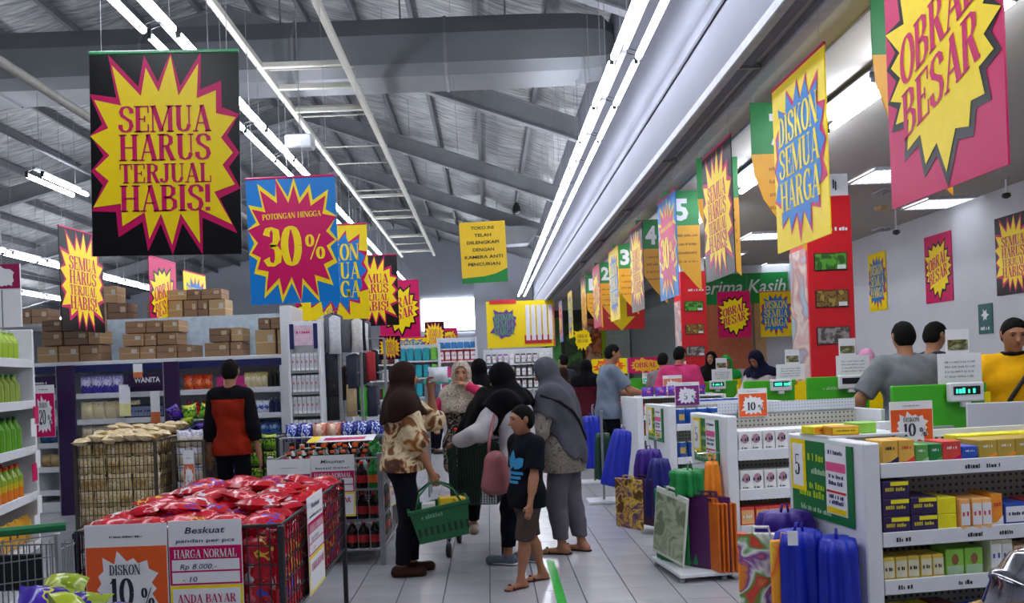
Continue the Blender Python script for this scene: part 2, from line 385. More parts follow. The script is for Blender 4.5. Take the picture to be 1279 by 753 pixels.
nt.links.new(nz.outputs['Fac'], rp.inputs[0]); nt.links.new(rp.outputs[0], bs.inputs['Base Color'])
bp = nt.nodes.new('ShaderNodeBump'); bp.inputs['Strength'].default_value = .7; bp.inputs['Distance'].default_value = .06
nt.links.new(nz.outputs['Fac'], bp.inputs['Height']); nt.links.new(bp.outputs[0], bs.inputs['Normal'])
bs.inputs['Roughness'].default_value = .42; bs.inputs['Metallic'].default_value = .25
rf = B()
xs = [-20 + i * 1.0 for i in range(22)] + [1.95]
def sag(x, y): return -.05 * (math.sin(y * 2.1 + x) * .5 + .5)
ys = [-3 + .75 * j for j in range(53)]
vs, fs = [], []
for x0, x1 in zip(xs[:-1], xs[1:]):
    for k, y in enumerate(ys):
        for q in range(5):
            u = q / 4; x = x0 + (x1 - x0) * u
            vs.append((x, y, roofz(x) - .07 * math.sin(math.pi * u) * (.6 + .4 * math.sin(y * 1.7 + x0 * 3)) + .02))
nb = len(ys) * 5
for b in range(len(xs) - 1):
    for k in range(len(ys) - 1):
        for q in range(4):
            a = b * nb + k * 5 + q; fs.append((a, a + 1, a + 6, a + 5))
roof = struct(rf.add(vs, fs).add([(-20, -3, 9), (2, -3, 9), (2, 36, 9), (-20, 36, 9)], [(0, 1, 2, 3)]).build('ceiling', foil, smooth=True))
steel = M('roof_steel', '5d5f64', .6, .1, 3); steel2 = M('roof_steel_pale', '84868a', .6, .1, 3)
for i, x in enumerate(xs[1:-1]):
    z = roofz(x); B().box(x - .035, x + .035, -3, 36, z - .16, z - .02).build('purlin', steel, roof)
for y in (4.2, 9.4, 14.6, 19.8, 25.0, 30.2):
    for sgn in (0, 1):
        xa, xb = (-20, RX) if sgn == 0 else (RX, XB); b = B(); hh = .42
        za, zb = roofz(xa) - .16, roofz(xb) - .16
        for w, p, q in ((.02, 0, hh), (.16, 0, .03), (.16, hh - .03, hh)):
            b.add([(xa, y - w / 2, za - p), (xb, y - w / 2, zb - p), (xb, y - w / 2, zb - q), (xa, y - w / 2, za - q),
                   (xa, y + w / 2, za - p), (xb, y + w / 2, zb - p), (xb, y + w / 2, zb - q), (xa, y + w / 2, za - q)],
                  [(0, 1, 2, 3), (7, 6, 5, 4), (0, 4, 5, 1), (3, 2, 6, 7), (1, 5, 6, 2), (0, 3, 7, 4)])
        b.build('rafter', steel2, roof)
# big air duct crossing the hall
dz0, dz1, dy = 5.32, 6.12, 10.7
sec = [(dy - .42, dz0 + .12), (dy - .3, dz0), (dy + .3, dz0), (dy + .42, dz0 + .12), (dy + .42, dz1 - .3), (dy + .2, dz1), (dy - .2, dz1), (dy - .42, dz1 - .3)]
b = B(); vs, fs = [], []; n8 = 8
stx = [-20 + .98 * i for i in range(22)] + [1.35, 1.66, 1.80]
for i, x in enumerate(stx):
    sh = 1 if x < 1.3 else (.97, .88, .6)[[1.35, 1.66, 1.80].index(x)] if x in (1.35, 1.66, 1.80) else 1
    for (y, z) in sec: vs.append((x, dy + (y - dy) * sh, (dz0 + dz1) / 2 + (z - (dz0 + dz1) / 2) * sh))
for i in range(len(stx) - 1):
    for k in range(8): fs.append((i * 8 + k, i * 8 + (k + 1) % 8, i * 8 + 8 + (k + 1) % 8, i * 8 + 8 + k))
fs.append(tuple((len(stx) - 1) * 8 + k for k in range(8)))
duct = thing('air_duct', 'wide grey sheet metal air duct crossing under the roof', 'duct', (0, 0, 0))
b.add(vs, fs).build('duct_body', M('duct_metal', '74777b', .5, .08, 1.5, metal=.2), duct)
for i in range(0, 22, 2):
    x = stx[i]; q = B(); vv = [(x + o, dy + (y - dy) * 1.03, (dz0 + dz1) / 2 + (z - (dz0 + dz1) / 2) * 1.03) for o in (-.02, .02) for y, z in sec]
    q.add(vv, [(k, (k + 1) % 8, 8 + (k + 1) % 8, 8 + k) for k in range(8)]).build('seam_band', steel2, duct)
for x in (-16, -12, -8, -4.2, -2.6, -1, .4): B().tube([(x, dy, dz1 - .02), (x, dy, roofz(x) - .1)], .012, 5).build('hanger_rod', grey, duct)
# suspended sign ladder: two pale rails with rungs
x0, x1, lz = -2.45, -1.49, 5.0
lad = thing('sign_ladder', 'long pale twin rail ladder frame hung below the roof above the promotion posters', 'rail', (0, 0, 0))
pale = M('pale_rail', 'b5b3a8', .5, .06)
for x in (x0, x1):
    B().box(x - .035, x + .035, 2.5, 24, lz - .035, lz + .035, c=.006).build('rail', pale, lad)
for y in (9.05, 9.75, 10.6, 15.8, 18.0, 20.5, 23):
    B().box(x0, x1, y - .03, y + .03, lz - .03, lz + .03, c=.005).build('rung', pale, lad)
for y in (3, 6.3, 12.8, 17, 22):
    for x in (x0, x1): B().tube([(x, y, lz), (x, y, roofz(x) - .05)], .006, 4).build('hanger', grey, lad)
def pipe(name, label, pts, r, mat, cat='pipe'):
    tag(B().tube(pts, r, 8).build(name, mat, smooth=True), label, cat)
a = at(0, 8, 5.0); e = at(118, 85, 8.8)
XP = -4.42
pipe('sprinkler_pipe', 'grey pipe running under the roof above the black promotion poster', [(XP, 2.5, 4.5), (XP, 30, 4.5)], .05, M('pipe_grey', '86847e', .5))
pipe('conduit_pipe', 'thin dark conduit running under the roof, left of the grey pipe', [(-5.7, 3, 4.55), (-5.7, 30, 4.55)], .025, steel)
for y in (6, 14, 22):
    B().tube([(XP, y, 4.5), (XP, y, roofz(XP))], .006, 4).build('hanger_rod', grey, bpy.data.objects['sprinkler_pipe'])
    B().tube([(-5.7, y, 4.55), (-5.7, y, roofz(-5.7))], .006, 4).build('hanger_rod', grey, bpy.data.objects['conduit_pipe'])
# daylight opening in the end wall
daylight = bpy.data.materials.new('daylight_panel'); daylight.use_nodes = True
q = daylight.node_tree.nodes['Principled BSDF']; q.inputs['Emission Color'].default_value = (.88, .94, 1, 1); q.inputs['Emission Strength'].default_value = 5
p, r = at(528, 414, 35.95), at(592, 372, 35.95)
win = struct(B().box(p[0], r[0], 35.93, 35.99, p[2], r[2]).build('window_1', daylight))
B().box(p[0] - .08, r[0] + .08, 35.85, 35.93, p[2] - .08, p[2], c=.01).build('window_sill', white, win)
# ================================================================== LAMPS
tubeM = bpy.data.materials.new('tube_glow'); tubeM.use_nodes = True
q = tubeM.node_tree.nodes['Principled BSDF']; q.inputs['Emission Color'].default_value = (.86, .9, 1, 1); q.inputs['Emission Strength'].default_value = TUBE
battM = M('batten_enamel', 'c9ccd4', .4, .03)
def batten(label, loc, rz=0, sep=.2, up=1.0, group='fluorescent battens', dx2=0):
    o = thing('fluorescent_batten', label, 'lamp', loc, rz, group)
    B().box(-.025, .025, -.6, .6, .07, .11, c=.01).build('body', steel2, o)
    for s in (-1, 1):
        B().tube([(s * sep / 2, -.56, 0), (s * sep / 2, .56, 0)], .03, 8).build('tube', tubeM, o)
        for e in (-1, 1):
            B().box(s * sep / 2 - .018, s * sep / 2 + .018, e * .575 - .014, e * .575 + .014, -.022, .05).build('socket', black, o); B().tube([(0, e * .575, .09), (s * sep / 2, e * .575, .05)], .006, 4).build('arm', black, o)
            
    if up < .2: B().box(-sep / 2 - .04, sep / 2 + .04, -.61, .61, .05, .065).build('light_shield', steel, o)  # added plate that blocks the tubes' upward light and keeps the ceiling darker
    for e in (-.45, .45): B().tube([(0, e, .07), (0, e, up)], .004, 4).build('hanger_wire', grey, o)
    return o
def run(desc, x, z, y0, n, pitch=1.25, sep=.2, roofed=True, first=0):
    base = None
    for i in range(n):
        y = y0 + i * pitch; lb = 'twin tube lamp in %s, %s from the near end' % (desc, nth(i))
        batten(lb, (x, y, z), 0, sep, (4.965 - z) if abs(x + 2.46) < .05 else (dz0 - z) if abs(y - dy) < 1.0 else roofz(x) - z - .05)
run('the row beside the bulkhead', 1.33, 4.2, .31, 24, sep=.22)
run('the row over the posters', -2.46, 4.2, .65, 22, sep=.23)
run('the short row by the black poster', -5.75, 4.2, 10.9, 1)
run('the row crossing behind the black poster', -9.6, 4.2, 3.0, 20)
run('the second lowest row at far left', -13.2, 4.2, 22.0, 6)
run('the lowest row at far left', -17.0, 4.2, 26.5, 5)
for i, y in enumerate((1.35, 2.6, 3.85, 5.1, 6.35, 7.6, 8.85, 11.3, 12.55, 15.0, 16.25)):
    batten('twin tube lamp batten on the checkout ceiling, %s from the near end' % nth(i), (2.95, y, ZC - .1), 0, .2, .1)
def troffer(label, loc, w=.62, l=.7, f=1.0):
    o = thing('louvre_light', label, 'lamp', loc, 0, 'recessed louvre lights')
    B().box(-w / 2, w / 2, -l / 2, l / 2, -.012, .0).build('diffuser', tubeM2, o)
    for i in range(9):
        x = -w / 2 + w * i / 8; B().box(x - .006, x + .006, -l / 2, l / 2, -.035, -.013).build('louvre', battM, o)
    for e in (-1, 1): B().box(-w / 2 - .02, w / 2 + .02, e * l / 2 - .02, e * l / 2 + .02, -.035, 0).build('frame', battM, o)
tubeM2 = bpy.data.materials.new('louvre_glow'); tubeM2.use_nodes = True
q = tubeM2.node_tree.nodes['Principled BSDF']; q.inputs['Emission Color'].default_value = (.9, .93, 1, 1); q.inputs['Emission Strength'].default_value = 2.2
for i, (px, py) in enumerate(((1110, 217), (955, 293), (1172, 252), (970, 330), (905, 318))):
    d = 2.1 / max(.05, ((VY - py) / F * CS - (px - VX) / F * SN)); p = at(px, py, d)
    troffer('recessed louvre light in the checkout ceiling, ' + ('left of the magenta sale poster', 'left of the red pillar', 'below the magenta sale poster', 'above the green thank you banner', 'third back from the gold lane banners')[i], (p[0], p[1], ZC - .001))
for i, (px, py) in enumerate(((1118, 252), (1256, 222))):
    d = 2.1 / ((VY - py) / F * CS - (px - VX) / F * SN); p = at(px, py, d)
    o = thing('ceiling_pendant', 'small dark ended pendant rod on the checkout ceiling, ' + ('left', 'right') [i] + ' of the two', 'pendant', (p[0], p[1], ZC))
    L = .4 if i == 0 else .2
    B().tube([(0, 0, 0), (0, 0, -L)], .012, 6).build('rod', white, o); B().lathe([(.02, -L - .05), (.05, -L - .03), (.045, -L + .01), (.015, -L + .02)], 10).build('head', black, o)
    B().lathe([(.045, -.02), (.05, 0)], 10).build('ceiling_cup', grey, o)
p = at(1101, 259, 2.1 / .187); o = tag(B().lathe([(.03, -.06), (.08, -.05), (.1, 0)], 12).build('smoke_detector', M('yellowed_plastic', 'b39a6c', .5), None, (p[0], p[1], ZC)), 'small yellowish round detector on the checkout ceiling', 'detector')
for i, (px, py) in enumerate(((1128, 284), (1140, 236))):
    d = 2.1 / ((VY - py) / F * CS - (px - VX) / F * SN); p = at(px, py, d)
    o = thing('ceiling_vent', 'slatted air vent in the checkout ceiling, ' + ('nearer the posters on the right wall', 'nearer the ceiling lights')[i], 'vent', (p[0], p[1], ZC))
    B().box(-.45, .45, -.15, .15, -.02, 0, c=.004).build('frame', battM, o)
    for k in range(9): B().box(-.4 + k * .1 - .03, -.4 + k * .1 + .03, -.12, .12, -.035, -.021).build('slat', grey, o)
# white lamp box hanging by the left row, dark speaker by the far wall
p = at(375, 178, 9.5); o = thing('emergency_light', 'small white box hanging beside the long lamp row over the posters', 'lamp', p)
B().box(-.16, .16, -.1, .1, -.08, .08, c=.02).build('housing', white, o); B().tube([(0, 0, .08), (0, 0, roofz(p[0]) - p[2])], .006, 4).build('hanger_rod', grey, o)
p = at(645, 258, 20); o = thing('hanging_speaker', 'small dark speaker hanging before the white end wall', 'speaker', p)
B().lathe([(.05, -.18), (.11, -.14), (.09, .0), (.04, .1)], 10).build('horn', black, o); B().tube([(0, 0, .1), (0, 0, roofz(p[0]) - p[2])], .008, 4).build('hanger_rod', black, o)
p = at(622, 288, 24); o = thing('grey_duct_hood', 'flat grey hood on the white end wall above the yellow camera sign', 'hood', p)
B().prism([(-1.1, 0), (-.7, -.45), (.9, -.4), (1.2, 0), (.8, .12), (-.8, .12)], 0, .6).build('shell', steel2, o)
B().tube([(0, .3, .1), (0, .3, roofz(p[0]) - p[2])], .01, 4).build('hanger_rod', grey, o)
# ================================================================== POSTERS AND BANNERS
def burst(cx, cz, rx, rz, n, seed, inner=.6, w=9, h=9, var=.3, phase=0, sq=3):
    """spiky burst; sq makes both tips and notches follow a rounded rectangle"""
    rnd = random.Random(seed); P = []
    for i in range(2 * n):
        a = math.pi * i / n + phase + rnd.uniform(-.03, .03)
        a = math.atan2(math.sin(a) * rz, math.cos(a) * rx) if sq > 2 else a
        ix, iz = inner if isinstance(inner, tuple) else (inner, inner)
        q = 1 + rnd.uniform(-var, var * .5) if i % 2 == 0 else 1 + rnd.uniform(-.04, .04)
        c, s_ = (math.cos(a) / rx, math.sin(a) / rz) if i % 2 == 0 else (math.cos(a) / rx / ix, math.sin(a) / rz / iz); e = sq if i % 2 == 0 else max(sq, 2.6) if sq > 2 else 2
        k = (abs(c) ** e + abs(s_) ** e) ** (-1 / e); x, z = math.cos(a) * k * q, math.sin(a) * k * q
        m = max(abs(cx + x) / (w / 2), abs(cz + z) / (h / 2), 1); P.append((cx + x / m, cz + z / m))
    return P
WD = {'A': ['SEMUA', 'HARUS', 'TERJUAL', 'HABIS!'], 'C': ['DISKON', 'SEMUA', 'HARGA'], 'D': ['OBRAL', 'BESAR']}
STY = {'A': (BLK, MAG, YEL, MAG), 'B': (BLU, YEL, MAG, YEL), 'C': (YEL, MAG, BLU, YEL), 'D': (MAG, BLK, YEL, MAG)}
def poster(kind, label, loc, rz=0, w=.78, h=1.1, wires=0., group='hanging sale posters', tilt=0., top=None, name='sale_poster', yaw2=0):
    bg, c1, c2, tx = STY[kind]
    o = thing(name, label, 'poster', loc, rz, group)
    o.rotation_euler = (0, tilt, rz)
    if wires or top:
        B().box(-w / 2, w / 2, -.004, .004, -h / 2, h / 2).build('sheet', bg, o)
        B().tube([(-w / 2, 0, h / 2), (w / 2, 0, h / 2)], .012, 6).build('top_rail', top or MAG, o)
    else: B().box(-w / 2, w / 2, -.004, .004, -h / 2, h / 2).build('sheet', bg, o)
    for k in ((-1, 1) if wires else ()):
        B().tube([(k * w * .42, 0, h / 2), (k * w * .42, 0, h / 2 + wires)], .002, 4).build('hanging_wire', lwire, o)
    if kind == 'C':
        B().fan((0, 0), burst(0, 0, w * .51, h * .49, 16, 5, (.84, .66), w, h, .12), -.006).build('burst_outline', c1, o)
        B().fan((0, 0), burst(0, 0, w * .47, h * .43, 16, 6, (.86, .72), w, h, .12), -.008).build('burst', c2, o)
    elif kind == 'D':
        B().fan((0, 0), burst(0, 0, w * .56, h * .49, 17, 68, .74, w, h, .2, 0, 2), -.006).build('burst_outline', c1, o)
        B().fan((0, 0), burst(0, 0, w * .5, h * .435, 17, 68, .73, w, h, .2, 0, 2), -.008).build('burst', c2, o)
    else:
        B().fan((0, 0), burst(0, 0, w * .54, h * .52, 17, ord(kind), (.78, .66), w, h, .14), -.006).build('burst_outline', c1, o)
        B().fan((0, 0), burst(0, 0, w * .5, h * .46, 17, ord(kind), (.76, .64), w, h, .16), -.008).build('burst', c2, o)
    y = -.010; T_ = lambda *a, **k: B().write(*a, **k).build('lettering', tx, o)
    if kind == 'B':
        T_('POTONGAN HINGGA', 0, h * .175, h * .045, y, w * .66, bold=1.1, slope=.03); T_('30', -w * .12, -h * .2, h * .31, y, w * .42, bold=1.15, t=.2); T_('%', w * .25, -h * .16, h * .2, y, w * .22, bold=.9)
    elif kind == 'A':
        for i, (s_, hh) in enumerate(zip(WD['A'], (.13, .13, .095, .13))): T_(s_, 0, h * (.105, -.035, -.145, -.285)[i], h * hh, y, w * .62, bold=1.1)
    elif kind == 'C':
        for i, s_ in enumerate(WD['C']): T_(s_, 0, h * (.12, -.075, -.27)[i], h * .175, y, w * .76, bold=1.15)
    else:
        for i, s_ in enumerate(WD['D']): T_(s_, 0, h * (.02, -.185)[i], h * .18, y, w * .69, bold=1.15, slope=.3)
    return o
def hang(kind, label, px, py, d, rz=0, rail=5.0, **k):
    p = at(px, py, d); h = k.get('h', 1.1); p = p if rail > 4.6 else (XP, p[1], p[2])
    o = poster(kind, label, p, rz, wires=max(.05, rail - p[2] - h / 2), **k)
    if rail > 4.6: B().tube([(-2.5 - p[0], 0, rail - p[2] + .045), (-1.44 - p[0], 0, rail - p[2] + .045)], .012, 6).build('cross_bar', pale, o)
    return o
hang('A', 'big black poster with yellow burst reading SEMUA HARUS TERJUAL HABIS!, nearest at left', 207, 192, 4.3, h=1.09, w=.8, tilt=.02, top=M('green_rail', '2c9a5a', .3))
hang('B', 'blue poster with magenta burst reading POTONGAN HINGGA 30%, behind the black poster', 366, 300, 7.0, tilt=-.01)
hang('C', 'yellow and blue DISKON SEMUA HARGA poster half hidden behind the 30% poster', 418, 340, 9.3)
hang('A', 'black poster with yellow burst hanging behind the DISKON poster, fourth in line', 466, 363, 12.5)
hang('D', 'magenta OBRAL BESAR poster fifth in the line over the aisle', 499, 386, 15.5)
hang('A', 'small black poster sixth in the line, over the teal towels', 543, 419, 22.0, w=.55, h=.75)
hang('D', 'small magenta poster seventh in the line, below the daylight opening', 562, 423, 23.5, w=.45, h=.62)
hang('D', 'magenta poster with its top at the hem of the 30% poster', 392, 387, 11.0, h=.32, w=.5)
hang('C', 'low blue and yellow poster above the white sock stand', 392, 410, 9.9, h=.26, w=.62)
hang('A', 'low yellow poster above the clothes racks beside the sock stand', 430, 410, 10.6, h=.32, w=.5)
hang('C', 'small poster above the teal towels at the far left of the hijab women', 508, 432, 17.5, h=.35, w=.9)
hang('A', 'small yellow burst poster just above the head of the brown hijab woman', 487, 434, 13.5, h=.4, w=.36)
hang('A', 'narrow turned black poster hanging left of the big black poster', 93, 352, 8.8, math.radians(84), rail=4.47, w=.78)
hang('D', 'narrow turned magenta poster hanging below the big black poster', 207, 374, 11.0, math.radians(86), rail=4.47)
hang('C', 'narrow turned yellow poster hanging left of the 30% poster, before the cartons', 278, 385, 12.2, math.radians(84), rail=4.47, w=.72)
# right row: parallel to the bulkhead, facing the aisle
for kind, d, py, lb in (('D', 3.36, 118, 'large magenta and black OBRAL BESAR poster at the top right corner'), ('C', 5.02, 182, 'yellow and blue DISKON SEMUA HARGA poster in front of the red pillar'),
                        ('A', 6.8, 258, 'dark shiny poster third from the right in the row under the bulkhead'), ('B', 8.7, 297, 'blue shiny poster fourth from the right in the row under the bulkhead'),
                        ('A', 10.5, 325, 'poster fifth from the right under the bulkhead, beside lane banner four'), ('C', 12.4, 347, 'poster sixth from the right under the bulkhead, beside lane banner three'),
                        ('D', 14.4, 361, 'thin edge-on poster beside lane banner two under the bulkhead'), ('A', 16.3, 372, 'thin edge-on poster beside lane banner one under the bulkhead'),
                        ('C', 19, 0, 'thin edge-on poster first beyond lane banner one'), ('B', 21.5, 0, 'thin edge-on poster second beyond lane banner one'), ('D', 24, 0, 'thin edge-on poster third beyond lane banner one, at the bulkhead end')):
    yaw = -89
    poster(kind, lb, (2.0 - (.06 if d == 3.36 else 0), d, 2.72), math.radians(yaw), w=.8 if d > 4 else .82, h=1.1 if d > 4 else 1.16, wires=ZC - 3.27 if d > 4 else ZC - 3.3, group='sale posters under the bulkhead')
# wall posters
def wallp(kind, label, px, py, w=.62, h=.95):
    xc, yc = (px - VX) / F, (VY - py) / F; d = (XR - .012) / (xc * CS + yc * SN); p = at(px, py, d)
    poster(kind, label, p, -math.pi / 2, w, h, group='sale posters on the right wall', name='wall_poster')
wallp('C', 'yellow DISKON poster on the white right wall, farthest of three', 1096, 352, .6, .98)
wallp('D', 'magenta OBRAL poster on the white right wall, middle of three', 1172, 335, .7, 1.0)
wallp('A', 'black poster on the white right wall at the picture edge', 1266, 317, .7, 1.0)
poster('D', 'magenta OBRAL BESAR poster hung below the green thank you banner', at(917, 393, 16.6), 0, .68, .95, .62, 'sale posters below the green banner')
poster('C', 'yellow DISKON SEMUA HARGA poster hung below the green thank you banner', at(969, 392, 17.0), 0, .66, .96, .6, 'sale posters below the green banner')
p = at(728, 423, 15.0); o = thing('burst_sign', 'round yellow starburst sign above the shoppers before the dark shop', 'sign', p)
B().fan((0, 0), burst(0, 0, .17, .2, 18, 3, .8), 0).build('burst', YEL, o); B().fan((0, 0), burst(0, 0, .17, .2, 18, 3, .8)[::-1], .004).build('burst_back', YEL, o)
[B().write(s_, 0, z, .06, -.004, .2).build('lettering', M('print_brown', '8a5a1c', .5), o) for s_, z in (('OBRAL', .02), ('BESAR', -.07))]; B().tube([(0, 0, .2), (0, 0, ZC - p[2])], .003, 4).build('hanging_wire', lwire, o)
# magenta price-off sign hanging at the left edge
p = at(3, 366, 5.6); o = thing('aisle_sign', 'white sign with maroon burst top at the left edge of the picture', 'sign', p)
B().box(-.13, .13, -.006, .006, -.24, .2).build('sheet', PAPER, o); B().box(-.13, .13, -.009, -.006, .03, .2).build('band', M('print_maroon', '9a1450', .4), o)
B().fan((.02, .11), burst(.02, .11, .085, .075, 14, 4, .78), -.011).build('burst', PAPER, o)
B().box(-.002, .002, -.009, -.006, -.24, .02).build('fold_line', INK, o); B().tube([(0, 0, .2), (0, 0, 2.0)], .003, 4).build('hanging_wire', lwire, o)
# yellow camera notice over the aisle
p = at(604, 315, 10.5); o = thing('camera_notice', 'yellow hanging notice with a green foot over the middle of the aisle', 'sign', p); o.rotation_euler = (0, -.02, 0)
B().box(-.3, .3, -.005, .005, -.4, .4).build('sheet', M('notice_yellow', 'e8c020', .4, .03), o)
B().add([(-.3, -.007, -.4), (.3, -.007, -.4), (.3, -.007, -.22), (.15, -.007, -.285), (0, -.007, -.315), (-.3, -.007, -.33)], [(0, 1, 2, 3, 4, 5)]).build('foot_band', GRN, o)
b = B()
for i, s_ in enumerate(('TOKO INI', 'TELAH', 'DILENGKAPI', 'DENGAN', 'KAMERA ANTI', 'PENCURIAN')): b.sans(s_, 0, .3 - i * .095, .042, -.008, (.3, .22, .42, .28, .5, .42)[i], bold=.02)
b.build('lettering', M('ink_brown', '2c2a18', .5), o)
for k in (-1, 1): B().tube([(k * .26, 0, .4), (k * .26, 0, roofz(p[0]) - p[2] - .1)], .003, 4).build('hanging_wire', lwire, o)
# numbered lane banners
gG = M('banner_green', '14803c', .45, .03); gY = M('banner_gold', 'dfa018', .45, .03)
for i, (n, d) in enumerate(((8, 4.25), (7, 6.2), (6, 7.8), (5, 9.25), (4, 11.0), (3, 13.1), (2, 15.3), (1, 17.2))):
    o = thing('lane_banner', 'green and gold checkout lane banner %s under the ceiling' % ('reading ' + ('one', 'two', 'three', 'four', 'five')[n - 1] if n < 6 else {6: 'behind the third shiny poster', 7: 'behind the DISKON poster', 8: 'behind the OBRAL poster'}[n]), 'banner', (2.3, d, 3.45), 0, 'numbered lane banners')
    B().box(-.2, .2, -.004, .004, -.4, 0).build('green_head', gG, o)
    vs = [(-.2, -.4), (-.185, -.55), (-.12, -.75), (.0, -.93), (.14, -1.1), (.2, -1.16), (.2, -.4)]
    B().prism(vs, -.004, .004).build('gold_tail', gY, o)
    B().sans(str(n), .0 if n < 6 else .02, -.33, .24, -.006, .15, bold=.04).build('number', white, o)
    for k in range(4): scrib(B(), .05, -.53 - k * .1, .24, .03, -.006, k + n).build('text_line', M('gold_ink', '9a6a10', .5), o)
    for k in (-1, 1): B().tube([(k * .17, 0, 0), (k * .17, 0, .1)], .003, 4).build('hanging_wire', lwire, o)
# green thank you banner
a, c = at(880, 345, 17.4), at(986, 375, 17.4); zc_, xc_ = (a[2] + c[2]) / 2, (a[0] + c[0]) / 2; hw = (c[0] - a[0]) / 2
o = thing('thank_you_banner', 'long green banner with white script on the back wall of the checkouts', 'banner', (xc_, 17.42, zc_))
B().box(-hw - .5, hw, 0, .04, -.33, .33).build('board', GRN, o); B().sans('Terima Kasih', -.15, -.1, .3, -.004, 2.0, shear=.3, bold=.01).build('lettering', white, o)
# red pillars with picture panels
def pillar(label, X, Y, w, pics, side):
    o = thing('red_pillar', label, 'pillar', (X, Y, 0), 0)
    B().box(-w / 2, w / 2, 0, w, 0, 3.3, c=.01).build('cladding', RED, o); B().box(-w / 2 + .02, w / 2 - .02, .02, w - .02, 3.3, ZC).build('white_head', white, o)
    scrib(B(), .05, 2.9, .3, .05, -.004, 3).build('lettering', white, o)
    B().box(.06, .075, -.004, .0, 3.38, 3.48).build('emblem', INK, o); B().box(.085, .1, -.004, 0, 3.36, 3.46).build('emblem', INK, o)
    for i, (z, c) in enumerate(pics):
        f = B().box(-w * .36, w * .36, -.015, 0, z - .1, z + .1, c=.004).build('picture_frame', black, o)
        B().box(-w * .34, w * .34, -.018, -.015, z - .09, z + .09).build('picture', c, f); B().box(w * .14, w * .32, -.021, -.018, z - .085, z - .04).build('caption_card', PAPER, f)
    B().box(-w / 2 - .012, -w / 2, .02, w - .02, 1.2, 2.72).build('side_poster', side, o)
g1 = MP('picture_green', ['3a7a1e', '57a02c', '2c5a1a'], 12); g2 = MP('picture_brown', ['5a3a12', '8a6a28', '3a2a12', 'a8893c'], 14); g3 = MP('picture_grey', ['6a6058', '9a9490', '4c4640'], 12)
sp = MP('side_print', ['cfd8e2', 'd0a8a0', 'd8ccc0', 'b8807a', '9ab8c8'], 2.2, .5)
pillar('red pillar with three framed pictures behind the checkouts, nearer one', 3.93, 9.1, .52, ((2.55, g1), (2.13, g2), (1.71, g3)), sp)
pillar('red pillar with framed pictures behind the numbered lane banners, farther one', 4.15, 16.0, .52, ((2.6, g1), (2.14, g2), (1.7, g3)), sp)
# yellow arrow over the red board
p = at(776, 393, 19); o = thing('arrow_sign', 'big yellow down arrow on a red board among the lane banners', 'sign', p)
B().box(-.55, .55, 0, .05, -.35, .75).build('red_board', RED, o)
B().prism([(-.13, .6), (.13, .6), (.13, -.05), (.32, -.05), (0, -.38), (-.32, -.05), (-.13, -.05)], -.02, -.002).build('arrow', YEL, o)
for k in (-1, 1): B().tube([(k * .4, .02, .75), (k * .4, .02, ZC - p[2])], .004, 4).build('hanging_wire', lwire, o)
# green exit plate on the right wall
xc, yc = (1231 - VX) / F, (VY - 398) / F; d = (XR - .01) / (xc * CS + yc * SN); p = at(1231, 398, d)
o = thing('wall_plate', 'small dark teal plate sign on the white right wall', 'sign', p, -math.pi / 2)
tl = M('teal_plate', '1f5f60', .4); B().box(-.15, .15, -.006, .006, -.2, .2, c=.003).build('plate', tl, o)
B().fan((0, .05), burst(0, .05, .08, .1, 6, 8, .45), -.008).build('emblem', PAPER, o); scrib(B(), 0, -.15, .2, .05, -.008, 3).build('lettering', PAPER, o)
# far yellow-framed promotion board
a, c = at(607, 377, 24), at(694, 432, 24); o = thing('promotion_board', 'yellow framed promotion board with a DISKON poster beyond the hijab women', 'board', ((a[0] + c[0]) / 2, 24, (a[2] + c[2]) / 2))
hw, hh = (c[0] - a[0]) / 2, (a[2] - c[2]) / 2
B().box(-hw, hw, 0, .05, -hh, hh).build('panel', YEL, o); B().box(-hw + .1, -hw + .9, -.03, 0, hh - .08, hh + .04).build('red_strip', RED, o); B().box(.1, hw - .12, -.02, 0, -hh + .1, -hh + .35).build('red_foot', RED, o)
B().fan((-.5, 0), burst(-.5, 0, .42, .5, 14, 9, .75), -.02).build('burst', PUR, o)
[B().write(s_, -.5, z, .2, -.03, .6).build('lettering', M('print_green_light', '3fae5a', .4), o) for s_, z in (('DISKON', .12), ('SEMUA', -.1), ('HARGA', -.32))]
for k in range(5): B().box(.15 + k * .17, .27 + k * .17, -.06, -.03, -.5, .55).build('glare_strip', PAPER, o)  # white strips stand in for lamp glare on hanging posters seen edge-on
for k in (-1, 1): B().box(k * hw * .9 - .03, k * hw * .9 + .03, .05, .1, -p[2] if False else -((a[2] + c[2]) / 2), hh).build('post', grey, o)
o = tag(B().box(XB + .02, XB + .42, 24.25, 24.45, 0, 3.0).build('green_column', M('green_paint', '3f9a40', .5)), 'tall green column at the end of the bulkhead', 'column')
# ================================================================== FIXTURES AND GOODS
PROTO = {}
def put(key, maker, cat, loc, rz, label, group=None, rot=None, kids=True):
    if key not in PROTO:
        o = maker(); o.location = loc; o.rotation_euler = rot or (0, 0, rz); tag(o, label, cat, group); PROTO[key] = o; return o
    s = PROTO[key]; s_cat = s['category']; s['category'] = cat
    r = dup(s, loc, rz, label, group, rot, kids); s['category'] = s_cat; return r
def mk_box(w, d, h, mat, lab=None, mark=INK, name='product_box', frac=(.5, .9, .45, .85), c=.003):
    def f():
        o = B().box(-w / 2, w / 2, -d / 2, d / 2, 0, h, c=c).build(name, mat)
        if lab:
            x = w / 2 * frac[1]
            B().box(-x, x, -d / 2 - .0015, -d / 2, h * frac[2] - h * .3, h * frac[3]).build('front_label', lab, o)
            scrib(B(), 0, h * frac[2], w * .7, h * .16, -d / 2 - .003, len(name)).build('printed_mark', mark, o)
        return o
    return f
